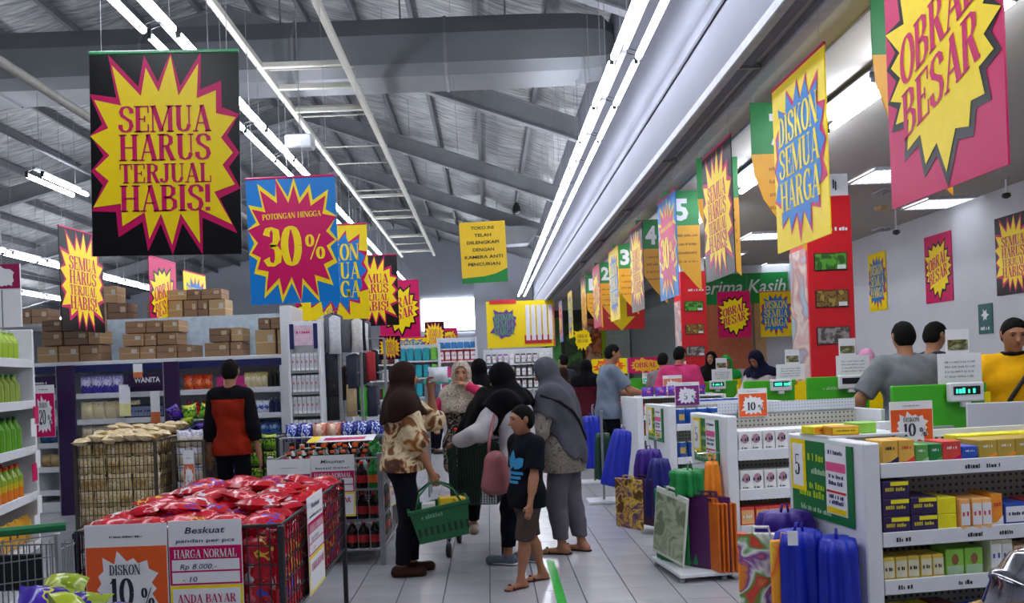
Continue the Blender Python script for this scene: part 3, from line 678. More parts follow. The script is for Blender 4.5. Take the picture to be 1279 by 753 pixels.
def mk_face(w, d, h, mat, face):
    def f():
        o = B().box(-w / 2, w / 2, -d / 2, d / 2, 0, h, c=.003).build('product_box', mat)
        face(o, w, d, h); return o
    return f
def mk_bottle(r, h, mat, cap, lab=None, name='drink_bottle'):
    def f():
        o = B().lathe([(r * .9, 0), (r, .01), (r, h * .55), (r * .95, h * .65), (r * .4, h * .84), (r * .36, h * .92)], 10).build(name, mat, smooth=False)
        B().lathe([(r * .42, h * .91), (r * .42, h), (r * .3, h * 1.005)], 8).build('cap', cap, o)
        if lab: B().lathe([(r * 1.02, h * .22), (r * 1.02, h * .5)], 10).build('wrap_label', lab, o)
        return o
    return f
def mk_pack(w, t, h, mat, lab=None, name='product_pack'):
    def f():
        b = B().pillow(w, h, t); b.v = [(x, z, y + h / 2) for x, y, z in b.v]
        o = b.build(name, mat, smooth=True)
        if lab:
            q = B().pillow(w * .6, h * .4, t * 1.0, 4, 4); q.v = [(x, z - .004, y + h * .5) for x, y, z in q.v]; q.build('front_label', lab, o, smooth=True)
        return o
    return f
def mk_lying(w, d, h, mat, lab=None, name='snack_bag'):
    def f():
        o = B().pillow(w, d, h, 8, 6).build(name, mat, smooth=True)
        if lab: B().pillow(w * .45, d * .5, h * .96, 4, 4, (0, 0, .004)).build('front_label', lab, o, smooth=True)
        return o
    return f
def mk_can(r, h, mat, top=lwire, lab=None):
    def f():
        o = B().lathe([(r * .92, 0), (r, .006), (r, h - .006), (r * .92, h)], 12).build('milk_can', mat)
        B().lathe([(r * .9, h), (r * .9, h + .004)], 12).build('lid', top, o)
        if lab: B().box(-r * .55, r * .55, -r * 1.03, -r * .8, h * .3, h * .7).build('front_label', lab, o)
        return o
    return f
peg = MDOT('pegboard', 'b9b6ac', '55524c', 32, .22)
class Gond:
    def __init__(s, label, loc, yaw, L, Wd, H, shelves, name='shelf_gondola', peg=peg, right_end=True, depth=.3, lip=.05, end_t=.075, base=.12, left_end=True):
        s.loc, s.yaw = Vector(loc), yaw; s.c, s.s = math.cos(yaw), math.sin(yaw); s.L, s.W = L, Wd
        o = s.o = thing(name, label, 'shelf', loc, yaw)
        if left_end: B().box(0, end_t, 0, Wd, 0.02, H, c=.006).build('end_panel', white, o)
        if right_end: B().box(L - .03, L, 0, Wd, .02, H, c=.004).build('end_panel', white, o)
        B().box(end_t, L - .03, depth, depth + .03, base, H - .02).build('back_panel', peg, o)
        B().box(end_t, L - .03, depth + .02, depth + .04, H - .03, H + .01).build('top_rail', white, o)
        B().box(end_t - .05, L - .03, .02, Wd, 0.0, base, c=.004).build('base', white, o)
        for z in shelves:
            f = B().box(end_t + .002, L - .032, .012, depth, z - .012, z).build('shelf_board', white, o)
            st = B().box(end_t + .002, L - .032, 0, .012, z - lip, z + .012, c=.002).build('price_rail', white, f)
        s.end_t = end_t
    def w(s, x, y, z): return (s.loc.x + x * s.c - y * s.s, s.loc.y + x * s.s + y * s.c, s.loc.z + z)
    def row(s, key, maker, cat, desc, x0, z, n, pitch, y=.07, group=None, rows=1, ypitch=.1, stack=1, zp=.1, jit=.004, rz=0.):
        rnd = random.Random(hash(key) % 1000 if False else len(key) * 7 + n)
        for k in range(stack):
            for j in range(rows):
                for i in range(n):
                    lb = desc + ', %s from the left' % nth(i) + (', ' + ('front' if j == 0 else nth(j)) + ' row' if rows > 1 else '') + (', %s up' % nth(k) if stack > 1 else '')
                    put(key, maker, cat, s.w(x0 + i * pitch + rnd.uniform(-jit, jit), y + j * ypitch, z + k * zp + .0006), s.yaw + rz + rnd.uniform(-.05, .05), lb, group or key, kids=(j == 0))
    def tags(s, spots, mat=INK):
        for x, z in spots: scrib(B(), x, z - .03, .07, .02, -.0015, int(x * 100)).build('price_tag', mat, s.o)
def burst_card(label, loc, rz, w, h, col, num, extra='DISKON', tilt=0, band=.26, sz=1.0, parent_rot=None, stand=0):
    o = thing('discount_card', label, 'sign', loc, rz); o.rotation_euler = (tilt, 0, rz)
    B().box(-w / 2, w / 2, 0, .004, 0, h).build('card', PAPER, o)
    hb = h * (1 - band); B().box(-w / 2 + .004, w / 2 - .004, -.0015, 0, .004, hb).build('colour_panel', col, o)
    B().fan((0, hb * .5), burst(0, hb * .5, w * .43, hb * .44, 14, 4, .72, w, 9, .2), -.003).build('burst', PAPER, o)
    b = B(); k = w * sz
    if not extra: pass
    if extra: b.write(extra, -w * .02, hb * .67, hb * .12, -.0045, k * .38)
    b.write(num, -w * .07, hb * .29, hb * .34, -.0045, k * .3 * len(num) / 2, t=.18); b.write('%', w * .25, hb * .27, hb * .24, -.0045, k * .16); b.build('lettering', INK, o)
    scrib(B(), w * .0, h * (1 - band * .6), w * .4, h * .02, -.0015).build('small_print', INK, o)
    if stand: B().box(-.012, .012, .004, .012, -stand, h * .6).build('clip_stem', white, o)
    return o
def price_card(label, loc, rz, w, h, tilt=0, hand=('Beskuat', 'pandan per pcs'), vals=('Rp 8.000,-', '- 10'), top=.26):
    o = thing('price_card', label, 'sign', loc, rz); o.rotation_euler = (tilt, 0, rz)
    B().box(-w / 2, w / 2, 0, .004, 0, h).build('card', PAPER, o)
    z1, z0 = h * (1 - top), h * .4; e = w * .04
    B().box(-w / 2 + .003, w / 2 - .003, -.0015, 0, z0, z1).build('magenta_panel', MAG, o); B().box(-w / 2 + .003, w / 2 - .003, -.0015, 0, .003, z0 - .004).build('yellow_panel', YEL, o)
    f = B(); hh = (z1 - z0) * .28
    for k in (0, 1): f.box(-w / 2 + e, w / 2 - e, -.0025, -.0015, z0 + .008 + k * (hh + .008), z0 + .008 + hh + k * (hh + .008))
    f.box(-w / 2 + e, w / 2 - e, -.0025, -.0015, .003 + e, z0 - .004 - e); f.build('white_fields', PAPER, o)
    B().write('HARGA NORMAL', 0, z1 - (z1 - z0) * .3, (z1 - z0) * .22, -.004, w * .86).build('heading', PAPER, o)
    B().write('ANDA BAYAR', 0, z0 * .58, z0 * .2, -.004, w * .8).build('pay_heading', MAG, o)
    b = B()
    if hand: b.sans(hand[0], 0, h * (1 - top * .5), h * .06, -.0015, w * .55, shear=.2, bold=.01); b.sans(hand[1], 0, h * (1 - top * .85), h * .035, -.0015, w * .8, shear=.1, bold=.01)
    b.sans(vals[0], -w * .1, z0 + .014 + hh + .008, hh * .5, -.004, w * .5, shear=.2); b.sans(vals[1], -w * .22, z0 + .014, hh * .5, -.004, w * .2, shear=.2); b.build('handwriting', NAVY, o)
    return o
# ---------- right gondolas, each turned a little off the aisle
YW = math.radians(8)
cream = M('pack_cream', 'e8d9b0', .4); 
G1 = Gond('white shelf gondola full of boxes at the bottom right, nearest the camera', (1.55, 3.34, 0), YW, 1.5, .62, 1.09, (.26, .50, .70, .99))
G2 = Gond('white shelf gondola with white and red boxes, second along the checkouts', (1.57, 5.33, 0), YW, 1.15, .62, 1.09, (.345, .585, .85), lip=.06)
G3 = Gond('white shelf gondola of blue milk cans, third along the checkouts', (1.6, 7.2, 0), YW, 1.1, .62, 1.08, (.345, .6, .9))
G4 = Gond('white shelf gondola behind the blue cans, fourth along the checkouts', (1.72, 9.35, 0), YW, 1.1, .6, 1.08, (.4, .62, .86))
G5 = Gond('farthest white shelf gondola before the grey shirt man', (1.66, 11.25, 0), YW, 1.1, .5, 1.08, (.4, .62, .86))
# G1 goods
def flash(c1, c2):
    def g(o, w, d, h):
        B().prism([(-w / 2, .004), (w / 2, .004), (w / 2, h * .34), (0, h * .14), (-w / 2, h * .1)], -d / 2 - .0015, -d / 2).build('colour_flash', c1, o)
        scrib(B(), 0, h * .62, w * .6, h * .14, -d / 2 - .003, 3).build('printed_mark', c2, o)
    return g
gold = M('box_gold', 'e2b04a', .4); ygn = M('box_green', '5fa04c', .4); dgn = M('box_darkgreen', '1d7a3a', .4); brd = M('box_red', 'd8433a', .4); bbl = M('box_blue', '2a50b4', .4)
yel2 = M('box_yellow', 'ecc72c', .4); ylm = M('box_lemon', 'e8dc18', .4); vio = M('box_violet', '2f1d4e', .35); orn = M('box_orange', 'f0962a', .4); wht = M('box_white', 'e6e6e4', .4)
lgn = M('box_lime', '8ecc4a', .4); pal = M('box_pale', 'd9d4b4', .4); mint = M('box_mint', 'a9c9a0', .4)
specs = [('gold box with a blue foot', gold, NAVY, INK), ('gold box with a red foot', gold, brd, brd), ('pale green box', ygn, mint, PAPER), ('dark green box', dgn, ygn, PAPER), ('red box', brd, MAG, PAPER), ('small blue box', bbl, NAVY, PAPER)]
x = .10
for i, (n, m, a_, b_) in enumerate(specs):
    w_ = (.072, .072, .06, .06, .085, .075)[i]; hh = (.105, .105, .08, .08, .088, .062)[i]
    put('g1t%d' % i, mk_face(w_, .12, hh, m, flash(a_, b_)), 'box', G1.w(x + w_ / 2, .08, .9906), YW, n + ' on the top shelf of the nearest gondola', 'boxes on the top shelf')
    x += w_ + .004
for i in range(4): put('g1gold', mk_face(.085, .14, .085, M('box_olive', 'b79a3c', .4), flash(orn, PAPER)), 'box', G1.w(x + .045 + i * .088, .09, .9906), YW, 'olive gold box on the nearest top shelf, %s from the left' % nth(i), 'olive gold boxes')
for i in range(3): put('g1lem', mk_face(.11, .16, .08, ylm, flash(ylm, INK)), 'box', G1.w(.55 + .36 + i * .12, .10, .9906), YW, 'lemon yellow box on the nearest top shelf, %s from the left' % nth(i), 'lemon yellow boxes')
for i in range(6): put('g1lem2', mk_box(.1, .1, .06, ylm), 'box', G1.w(.64 + i * .105, .24, 1.0206 + .0), YW, 'yellow box behind the top front row, %s from the left' % nth(i), 'yellow boxes behind')
B().box(.6, 1.3, .17, .298, 1.0, 1.02).build('riser', white, G1.o)
put('g1yp', mk_box(.19, .09, .038, ylm, orn), 'box', G1.w(.08, .42, 1.1006), YW + .1, 'long yellow box lying on top of the nearest end panel', 'boxes lying on the top')
put('g1yq', mk_box(.13, .09, .04, M('box_amber', 'c98a1c', .4), yel2), 'box', G1.w(.10, .32, 1.1006), YW - .1, 'amber box lying on top of the nearest end panel', 'boxes lying on the top')
put('g1yr', mk_box(.11, .09, .05, lgn), 'box', G1.w(.22, .36, 1.1006), YW, 'lime green box lying on top of the nearest end panel', 'boxes lying on the top')
B().box(.0, .4, .26, .5, 1.09, 1.1).build('top_plate', white, G1.o)
put('g1ot', mk_box(.15, .08, .035, M('box_teal', '2fb0a0', .4)), 'box', G1.w(.34, .2, .9906), YW, 'teal box lying behind the green boxes on the top shelf', 'boxes lying on the top')
def vface(o, w, d, h):
    B().box(-w * .2, w / 2 - .006, -d / 2 - .0015, -d / 2, h * .72, h * .94).build('yellow_flash', ylm, o); scrib(B(), 0, h * .42, w * .8, h * .22, -d / 2 - .002, 5).build('printed_mark', M('mark_olive', 'c8b838', .4), o)
V = mk_face(.125, .16, .075, vio, vface)
for k in range(3):
    for i in range(2):
        if k == 2 and i > 0: continue
        put('g1vio', V, 'box', G1.w(.145 + i * .128 + (k == 1) * .0, .085, .7006 + k * .0755), YW, 'dark violet box on the second shelf, %s in the %s layer' % (nth(i), nth(k)), 'dark violet boxes')
for k in range(2): put('g1vy', mk_box(.09, .15, .07, ylm, None), 'box', G1.w(.38, .085, .7006 + k * .0705), YW, 'lemon box beside the dark violet boxes, %s layer' % nth(k), 'lemon boxes on second shelf')
G1.row('tall_orange_box', mk_box(.045, .14, .13, M('box_tangerine', 'f4b46a', .4), PAPER, brd), 'box', 'tall orange box on the second shelf', .46, .70, 3, .052)
def otop(o, w, d, h): flash(orn, PAPER)(o, w, d, h)
put('g1ow', mk_face(.055, .14, .14, orn, flash(PAPER, brd)), 'box', G1.w(.625, .09, .7006), YW, 'orange box with white foot on the second shelf', 'orange boxes on second shelf')
put('g1bw', mk_box(.12, .13, .095, bbl, PAPER, NAVY), 'box', G1.w(.725, .09, .7006), YW, 'blue and white box on the second shelf', 'blue boxes on second shelf')
put('g1rw', mk_box(.09, .13, .1, brd, PAPER, NAVY), 'box', G1.w(.84, .09, .7006), YW, 'red and white box on the second shelf', 'red boxes on second shelf')
for i in range(4): put('g1or', mk_box(.12, .13, .105, M('box_coral', 'ee6a28', .4), PAPER, brd), 'box', G1.w(.955 + i * .124, .09, .7006), YW, 'coral orange box on the second shelf, %s from the left' % nth(i), 'coral boxes')
G1.row('yellow_small_box', mk_box(.052, .1, .1, M('box_straw', 'e0c24a', .4), pal, INK), 'box', 'straw yellow box on the third shelf', .115, .50, 5, .056)
def face_green(o, w, d, h):
    B().lathe([(.018, 0), (.02, .02), (.012, .035)], 10, (0, 0, 0)).f
    B().fan((0, h * .6), [(math.cos(a) * w * .2, h * .6 + math.sin(a) * h * .2) for a in [k * math.pi / 6 for k in range(12)]], -d / 2 - .0015).build('printed_portrait', M('portrait', '8a5a3a', .5), o)
    B().box(-w * .45, w * .45, -d / 2 - .0015, -d / 2, h * .04, h * .38).build('front_label', mint, o)
for i in range(2): put('g1gr', mk_face(.085, .1, .115, lgn, face_green), 'box', G1.w(.425 + i * .09, .08, .5006), YW, 'lime green box with a portrait on the third shelf, %s' % ('left', 'right')[i], 'lime boxes')
G1.row('tall_pale_box', mk_box(.052, .1, .145, pal, wht, bbl), 'box', 'tall pale orange box on the third shelf', .61, .50, 2, .056)
G1.row('mid_pale_box', mk_box(.07, .1, .11, M('box_peach', 'e8c49a', .4), wht, bbl), 'box', 'peach box on the third shelf', .735, .50, 2, .075)
G1.row('white_mint_box', mk_box(.075, .1, .11, mint, wht, bbl), 'box', 'white and green box on the third shelf', .885, .50, 6, .08)
G1.row('bottom_yellow_box', mk_box(.075, .12, .12, ylm, dgn, PAPER), 'box', 'yellow and green box on the lowest shelf', .125, .26, 3, .08)
put('g1dk', mk_box(.09, .12, .12, M('box_maroon', '7a2a20', .4), brd), 'box', G1.w(.38, .09, .2606), YW, 'maroon box on the lowest shelf', 'lowest shelf boxes')
put('g1bp', mk_pack(.1, .06, .11, M('pack_blue', '2a3aa8', .25), PAPER), 'pack', G1.w(.48, .09, .2606), YW, 'shiny blue pack on the lowest shelf', 'lowest shelf boxes')
G1.row('blue_pale_box', mk_box(.12, .12, .1, M('box_sky', '6f8fb8', .4), wht), 'box', 'dull blue box on the lowest shelf', .62, .26, 4, .125)
G1.tags([(.5, .99), (.6, .99), (.78, .99), (.17, .7), (.5, .7), (.65, .7), (.8, .7), (.93, .7), (.17, .5), (.45, .5), (.62, .5), (.75, .5)])
def end_sign(label, G, L=.44, z0=.62, z1=1.06, y0=.1):
    """green sheet on the end panel, facing the aisle (local -x)"""
    o = thing('end_sign', label, 'sign', G.w(-.004, y0 + L / 2, 0), G.yaw - math.pi / 2)
    B().box(-L / 2, L / 2, -.006, .002, z0, z1).build('green_sheet', M('sign_green', '17703c', .35, .04), o)
    B().box(-L / 2, -L / 2 + .13, -.009, -.006, z1 - .24, z1).build('yellow_card', YEL, o); B().box(-L / 2 + .02, -L / 2 + .11, -.011, -.009, z1 - .22, z1 - .02).build('white_field', PAPER, o)
    B().write('5', -L / 2 + .065, z1 - .17, .1, -.013, .05).build('number', INK, o)
    b = B(); lm = M('lime_letter', 'a8c81c', .4)
    for k, z in enumerate((z1 - .09, z1 - .22, z1 - .26)): scrib(b, -.03 - .02 * k, z, .14 + .04 * k, .035, -.0085, k)
    b.build('lettering', lm, o); b = B(); scrib(b, 0, z1 - .15, .14, .03, -.0085, 7); scrib(b, -.04, z0 + .025, .26, .025, -.0085, 8); b.build('pale_lettering', mint, o)
    B().box(L / 2 - .2, L / 2 - .04, -.0085, -.006, z0 + .04, z1).build('price_sheet', PAPER, o)
    B().box(L / 2 - .195, L / 2 - .045, -.0095, -.0085, z1 - .12, z1 - .08).build('magenta_band', PINK, o); B().box(L / 2 - .195, L / 2 - .045, -.0095, -.0085, z1 - .215, z1 - .205).build('red_rule', RED, o)
    B().box(L / 2 - .195, L / 2 - .045, -.0095, -.0085, z0 + .045, z0 + .07).build('yellow_foot', YEL, o)
    b = B(); [scrib(b, L / 2 - .12, z, .11, .02, -.0098, i) for i, z in enumerate((z1 - .045, z1 - .15, z1 - .18, z1 - .24, z1 - .265))]; b.build('handwriting', NAVY, o)
end_sign('green sign with price sheet on the end of the nearest gondola', G1, .5, .72, 1.07, .07)
end_sign('green and white sign on the end of the second gondola', G2, .42, .75, 1.06, .12)
end_sign('green sign on the end of the third gondola, beside the blue cans', G3, .4, .74, 1.05, .12)
# G2 goods
def wface(o, w, d, h):
    B().fan((0, h * .62), [(math.cos(a) * w * .33, h * .62 + math.sin(a) * h * .24) for a in [k * math.pi / 6 for k in range(12)]], -d / 2 - .0015).build('oval_mark', M('oval_rose', 'b88a94', .4), o)
    scrib(B(), 0, h * .5, w * .74, h * .22, -d / 2 - .003, 4).build('printed_mark', NAVY, o); scrib(B(), 0, h * .12, w * .6, h * .1, -d / 2 - .003, 6).build('small_print', INK, o)
WB = mk_face(.083, .11, .135, wht, wface)
G2.row('white_box', WB, 'box', 'white box on the upper shelf of the second gondola', .13, .85, 11, .0875, rows=2, ypitch=.115)
G2.row('white_box', WB, 'box', 'white box on the middle shelf of the second gondola', .13, .585, 11, .0875)
G2.row('red_box', mk_box(.095, .11, .13, brd, M('label_amber', 'e6b070', .4), PAPER), 'box', 'red box with amber label on the second gondola', .135, .345, 9, .1)
def tface(o, w, d, h): B().sans('Tango', .0, h * .3, h * .42, -d / 2 - .002, w * .8, shear=.1, bold=.02).build('lettering', PAPER, o)
for k in range(2):
    for i in range(4): put('tang', mk_face(.22, .16, .1, M('box_crimson', 'c83238', .4), tface), 'box', G2.w(.2 + i * .23, .12, .1206 + k * .1006), YW, 'crimson box lying at the foot of the second gondola, %s, %s layer' % (nth(i), nth(k)), 'crimson boxes')
pegfine = MDOT('pegboard_white', 'c9ced6', '8f959e', 45, .2)
pb = B().box(.08, 1.12, .3, .315, 1.09, 1.16).build('peg_header', pegfine, G2.o)
burst_card('orange 10% discount card standing on the second gondola', G2.w(.33, .28, 1.06), YW, .215, .2, ORG, '10', None, 0, .18)
burst_card('orange 10% discount card standing on the nearest gondola', G1.w(.43, .285, 1.03), YW, .215, .21, ORG, '10', 'DISKON', 0, .18)
burst_card('purple 5% discount card standing over the blue cans', G3.w(.3, .28, 1.06), YW, .24, .22, M('card_purple', '7c2470', .4), '5', None, 0, .15, 1.0)
burst_card('small orange discount card standing left of the purple 5% card', G4.w(.55, .28, 1.06), YW, .24, .26, M('card_salmon', 'd87a58', .4), '10', None, 0, .15)
# G3 cans
canlab = M('can_label', 'c9a85a', .4); CAN = mk_can(.045, .14, M('can_blue', '2456a8', .3), wht, canlab)
G3.row('milk_can', CAN, 'can', 'blue milk can, top shelf of third gondola', .14, .9, 9, .105, rows=2, ypitch=.11)
G3.row('milk_can', CAN, 'can', 'blue milk can, middle shelf of third gondola', .14, .6, 4, .105)
G3.row('blue_white_box', mk_box(.09, .12, .11, M('box_cyan', '4a90c8', .4), canlab, PAPER), 'box', 'blue and cream box low on the third gondola', .14, .345, 5, .1)
# the cans standing along the rear top, seen over the second gondola
for i in range(8): put('milk_can', CAN, 'can', G3.w(.42 + i * .085, .42, .9656), YW, 'blue milk can at the back of the third gondola top, %s from the left' % nth(i), 'cans at the back top')
B().box(.3, 1.07, .36, .58, .95, .965).build('shelf_board', white, G3.o)
# G4 and G5 goods
G4.row('red_white_pack', mk_box(.1, .1, .13, brd, PAPER, brd), 'box', 'red and white box on the fourth gondola', .14, .86, 4, .11)
G4.row('blue_small_box', mk_box(.1, .1, .12, bbl, yel2), 'box', 'blue and yellow box on the fourth gondola', .6, .86, 4, .11)
G4.row('brown_box', mk_box(.12, .1, .15, M('box_rust', 'a04828', .4), gold), 'box', 'rust brown box low on the fourth gondola', .15, .62, 7, .13)
G4.row('violet_pack', mk_pack(.15, .08, .12, M('pack_violet', '5a2a9a', .25), PINK), 'pack', 'violet pink pack on top of the fourth gondola', .2, 1.075, 5, .16, y=.18)
B().box(.075, 1.07, .05, .3, 1.06, 1.074).build('shelf_board', white, G4.o)
G5.row('red_tub', mk_box(.13, .1, .12, brd, M('label_rose', 'e8a0a0', .4)), 'box', 'red tub shaped box on the farthest gondola', .16, .86, 6, .14)
burst_card('tall white price tag hanging on the fourth gondola', G4.w(.5, -.02, .62), YW, .08, .34, PAPER, '5', None, 0, .1)
# plate of white labelled boxes behind the nearest gondola
put('whitelab', mk_box(.16, .05, .12, wht, PAPER, NAVY), 'box', (2.46, 4.95, .93), YW, 'white labelled box on the small stand behind the nearest gondola', 'stand boxes')
o = thing('small_stand', 'small white stand right of the second gondola', 'stand', (2.46, 4.95, 0), YW); B().box(-.09, .09, -.1, .15, .91, .93).build('top', white, o); B().box(-.02, .02, -.02, .06, 0, .91).build('leg', white, o)
# ---------- checkouts
lanes = [(1174, 480, 5.25, .64), (1048, 470, 7.4, .6), (962, 475, 8.75, .58), (895, 476, 11.5, .62), (846, 474, 13.6, .6), (806, 472, 15.8, .6)]
whichL = ['nearest', 'second', 'third', 'fourth', 'fifth', 'sixth']
for i, (px, py, d, w) in enumerate(lanes):
    X, Y, Z = at(px, py, d); n = whichL[i] + ' checkout'
    o = thing('checkout_counter', 'checkout counter with a bright green upright panel, %s along the row' % whichL[i], 'counter', (X, Y, 0), .06, 'checkout counters')
    B().box(-w / 2, w / 2, 0, .04, .1, Z, c=.006).build('green_panel', LIME, o)
    B().box(w / 2 - .02, w / 2 + .02, -.004, .05, .1, Z - .06).build('yellow_edge', YEL, o)
    if i in (1, 2): B().box(w / 2 + .02, w / 2 + .24, .0, .03, .6, Z - .02).build('yellow_panel', YEL, o)
    B().box(-w / 2 + .12, w / 2 + .05, .04, .56, .1, .84, c=.01).build('counter_body', M('counter_grey', 'a9adb2', .5), o); B().box(-w / 2 + .1, w / 2 + .06, .04, .6, .84, .88, c=.006).build('belt_top', black, o)
    B().box(-w / 2 + .15, w / 2, .04, .52, 0, .1).build('plinth', black, o)
    B().box(-w * .16, w * .1, -.03, 0, Z - .33, Z - .27).build('pocket', M('card_grey', '9aa89a', .5), o)
    if i == 1:
        scrib(B(), -.03, Z - .12, .25, .03, -.002, 4).build('lettering', mint, o)
        for k in range(7): put('silver_pack', mk_pack(.07, .04, .09, M('pack_silver', 'c9b2b4', .15, metal=.4), PINK), 'pack', (X - .14 + k * .04, Y - .06 - .02 * (k % 2), Z - .29), .06, 'small silver pink pack in the pocket of the second checkout, %s from the left' % nth(k), 'silver packs')
        B().box(-.18, .16, -.12, 0, Z - .30, Z - .29).build('pocket_tray', LIME, o)
    q = thing('customer_display', 'white customer display with %s screen on the %s' % ('dark' if i == 1 else 'lit green', n), 'display', (X + (.14, .09, .1, .0, .05, .05)[i], Y - .012, Z), .06, 'customer displays')
    B().box(-.115, .115, -.05, 0, -.115, .01, c=.008).build('housing', white, q); B().box(-.095, .085, -.053, -.05, -.07, -.015).build('screen', black, q)
    if i != 1: scrib(B(), 0, -.06, .16, .035, -.055, i + 3).build('digits', MATS.get('led') or M('led', '30d8a0', .4, emit=1.2), q)
    B().box(-.03, .03, -.04, -.005, -.15, -.115, c=.004).build('neck', white, q)
    q = thing('notice_sheet', 'white printed notice sheet on the %s' % n, 'notice', (X + (.17, .16, .25, .1, .1, .1)[i], Y + .06, Z), .06, 'checkout notice sheets')
    hs, ws = (.2, .19, .17, .17, .15, .15)[i], (.3, .32, .32, .3, .3, .3)[i]
    B().box(-ws / 2, ws / 2, 0, .006, 0, hs).build('sheet', PAPER, q); b = B(); [scrib(b, 0, hs * (.2 + .16 * k), ws * .7, .014, -.002, k) for k in range(4)]; b.build('printed_lines', M('print_faint', '9a9aa2', .5), q)
    q = thing('picture_card', 'small standing card with a landscape picture on the %s' % n, 'card', (X + (.17, .12, .28, .1, .1, .1)[i], Y + .075, Z), .06, 'checkout picture cards')
    B().box(-.08, .08, 0, .006, hs * .9, hs + .16).build('card', PAPER, q); B().box(-.07, .07, -.002, 0, hs + .02, hs + .09).build('picture', MP('landscape', ['4a4a20', '7a7a3a', '2c3018', 'a8a878'], 9), q); B().box(-.01, .01, .006, .012, 0, hs + .1).build('stem', white, q)
p = at(1257, 528, 4.6); o = tag(B().box(-.22, .3, 0, .02, -.12, .12, c=.004).box(-.02, .02, .02, .05, -p[2], 0).build('white_panel', wallM, None, p), 'plain white panel at the right edge in front of the yellow shirt man', 'panel')
# ---------- bags hanging at gondola ends
def mk_drape(w, d, h, mat, folds=7, amp=.12, top=.35, seed=0, name='shopping_bag'):
    def f():
        o = B().lathe([(w / 2 * top * .15, h * .975), (w / 2 * top * .8, h), (w / 2 * (top + .14), h * .985), (w / 2 * (top + .25), h * .88), (w / 2 * .9, h * .6), (w / 2 * .97, h * .3), (w / 2, .02), (w / 2 * .96, 0)], 72, sy=d / w, folds=folds, amp=amp * 1.5, ph=seed).build(name, mat, smooth=True)
        B().tube([(-.02, 0, h - .01), (-.012, .0, h + .03), (.012, .0, h + .03), (.02, 0, h - .01)], .006, 5).build('handle', mat, o, smooth=True)
        return o
    return f
def mk_tote(w, h, mat, t=.02, pr=None):
    def f():
        o = B().box(-w / 2, w / 2, -t / 2, t / 2, 0, h, c=.006).build('shopping_bag', mat)
        for s in (-1, 1): B().tube([(-w * .2, s * t * .4, h - .02), (-w * .16, s * t * .5, h + .025), (w * .16, s * t * .5, h + .025), (w * .2, s * t * .4, h - .02)], .006, 4).build('handle', mat, o)
        if pr: B().box(-w * .46, w * .46, -t / 2 - .002, -t / 2, h * .05, h * .92).build('print', pr, o)
        return o
    return f
nw = lambda n, c: M('bag_' + n, c, .45, .1, 20, bump=.3, bscale=25)
BL, VI, GR, OR, NV = nw('blue', '0c24a4'), nw('violet', '33107e'), nw('green', '14803c'), nw('orange', 'e88418'), nw('navy', '11146c')
prn = MP('bag_print', ['e8d03a', 'd83a3a', '4a9a3a', 'f0f0e8', '7a3a9a', 'e8862a'], 7, .35)
prn2 = MP('bag_print_brown', ['7a4a2a', 'c8943a', '4a2a6a', 'e8c04a', '5a3a1a'], 9, .35); leaf = MP('bag_print_leaf', ['c9d0b8', '8a9a7a', 'b0b89a', '6f8060'], 8, .4)
def hook(G, y, z, n=1):
    for i in range(n): B().tube([(0, y, z), (-.16, y, z), (-.17, y, z + .02)], .005, 5).build('hook', chrome, G.o)
def bag(key, mk, px, py, d, rz, lb, rot=None): put(key, mk, 'bag', at(px, py, d), rz, lb, 'shopping bags for sale', rot)
bag('b1', mk_drape(.3, .2, .40, VI, 9, .09, .6), 984, 745, 3.72, .2, 'bunched violet shopping bag hanging on the nearest gondola end')
bag('b2', mk_drape(.24, .18, .5, BL, 9, .08, .62), 1003, 806, 3.45, .2, 'bright blue bunched bag with white tag beside the nearest gondola end')
bag('b2', None, 1050, 818, 3.38, 1.2, 'bright blue bunched bag at the right, against the nearest gondola end')
bag('b2n', mk_drape(.2, .14, .42, NV, 7, .1, .5), 968, 790, 3.6, .4, 'dark navy bunched bag under the violet bag')
p = at(990, 672, 3.33); tag(B().box(-.02, .02, -.003, 0, -.03, .03).build('swing_tag', PAPER, None, p, -.2), 'small white tag on the bright blue bag', 'tag')
bag('b3', mk_tote(.2, .42, prn, .02), 955, 785, 3.5, -.25, 'colourful printed bag hanging below the violet bag, left')
bag('b3b', mk_tote(.17, .4, MP('bag_print_warm', ['d8342a', 'f0a020', 'e85a20', 'f4d040'], 5, .35), .02), 990, 790, 3.42, .1, 'red and orange printed bag hanging below the violet bag')
hook(G1, .2, .62); hook(G1, .45, .66); hook(G1, .07, .57)
# second gondola bunch, standing on the low base shelf
for G in (G2, G3): B().box(-.36, 0, .0, .56, .035, .06, c=.004).build('foot_shelf', white, G.o); [B().tube([(x, y, 0), (x, y, .04)], .02, 8).build('foot', grey, G.o) for x in (-.33, -.04) for y in (.04, .52)]
g2 = lambda x, y: G2.w(x, y, .061)
put('gt', mk_tote(.34, .5, GR, .016), 'bag', g2(-.27, .36), YW - 1.2, 'green flat shopping bag in the second gondola bunch, farthest', 'green flat bags')
for k in range(4): put('gt', None, 'bag', g2(-.25 + .028 * k, .30 - .035 * k), YW - 1.1 + .08 * k, 'green flat shopping bag in the second gondola bunch, %s from front' % nth(3 - k), 'green flat bags', rot=(math.radians(-4 + 2 * k), .05 * (k - 2), YW - 1.1 + .08 * k))
put('lt', mk_tote(.34, .48, M('bag_pale', 'cfd3c8', .5), .014, leaf), 'bag', G2.w(-.33, .3, .1), YW - 1.25, 'white bag with leafy print leaning in front of the green bags', 'leaf bags', rot=(0, .16, YW - 1.25))
put('kn', mk_drape(.26, .24, .17, GR, 9, .14, .7), 'bag', G2.w(-.17, .24, .55), YW, 'bunched green bag knotted on top of the flat green bags', 'knot bags')
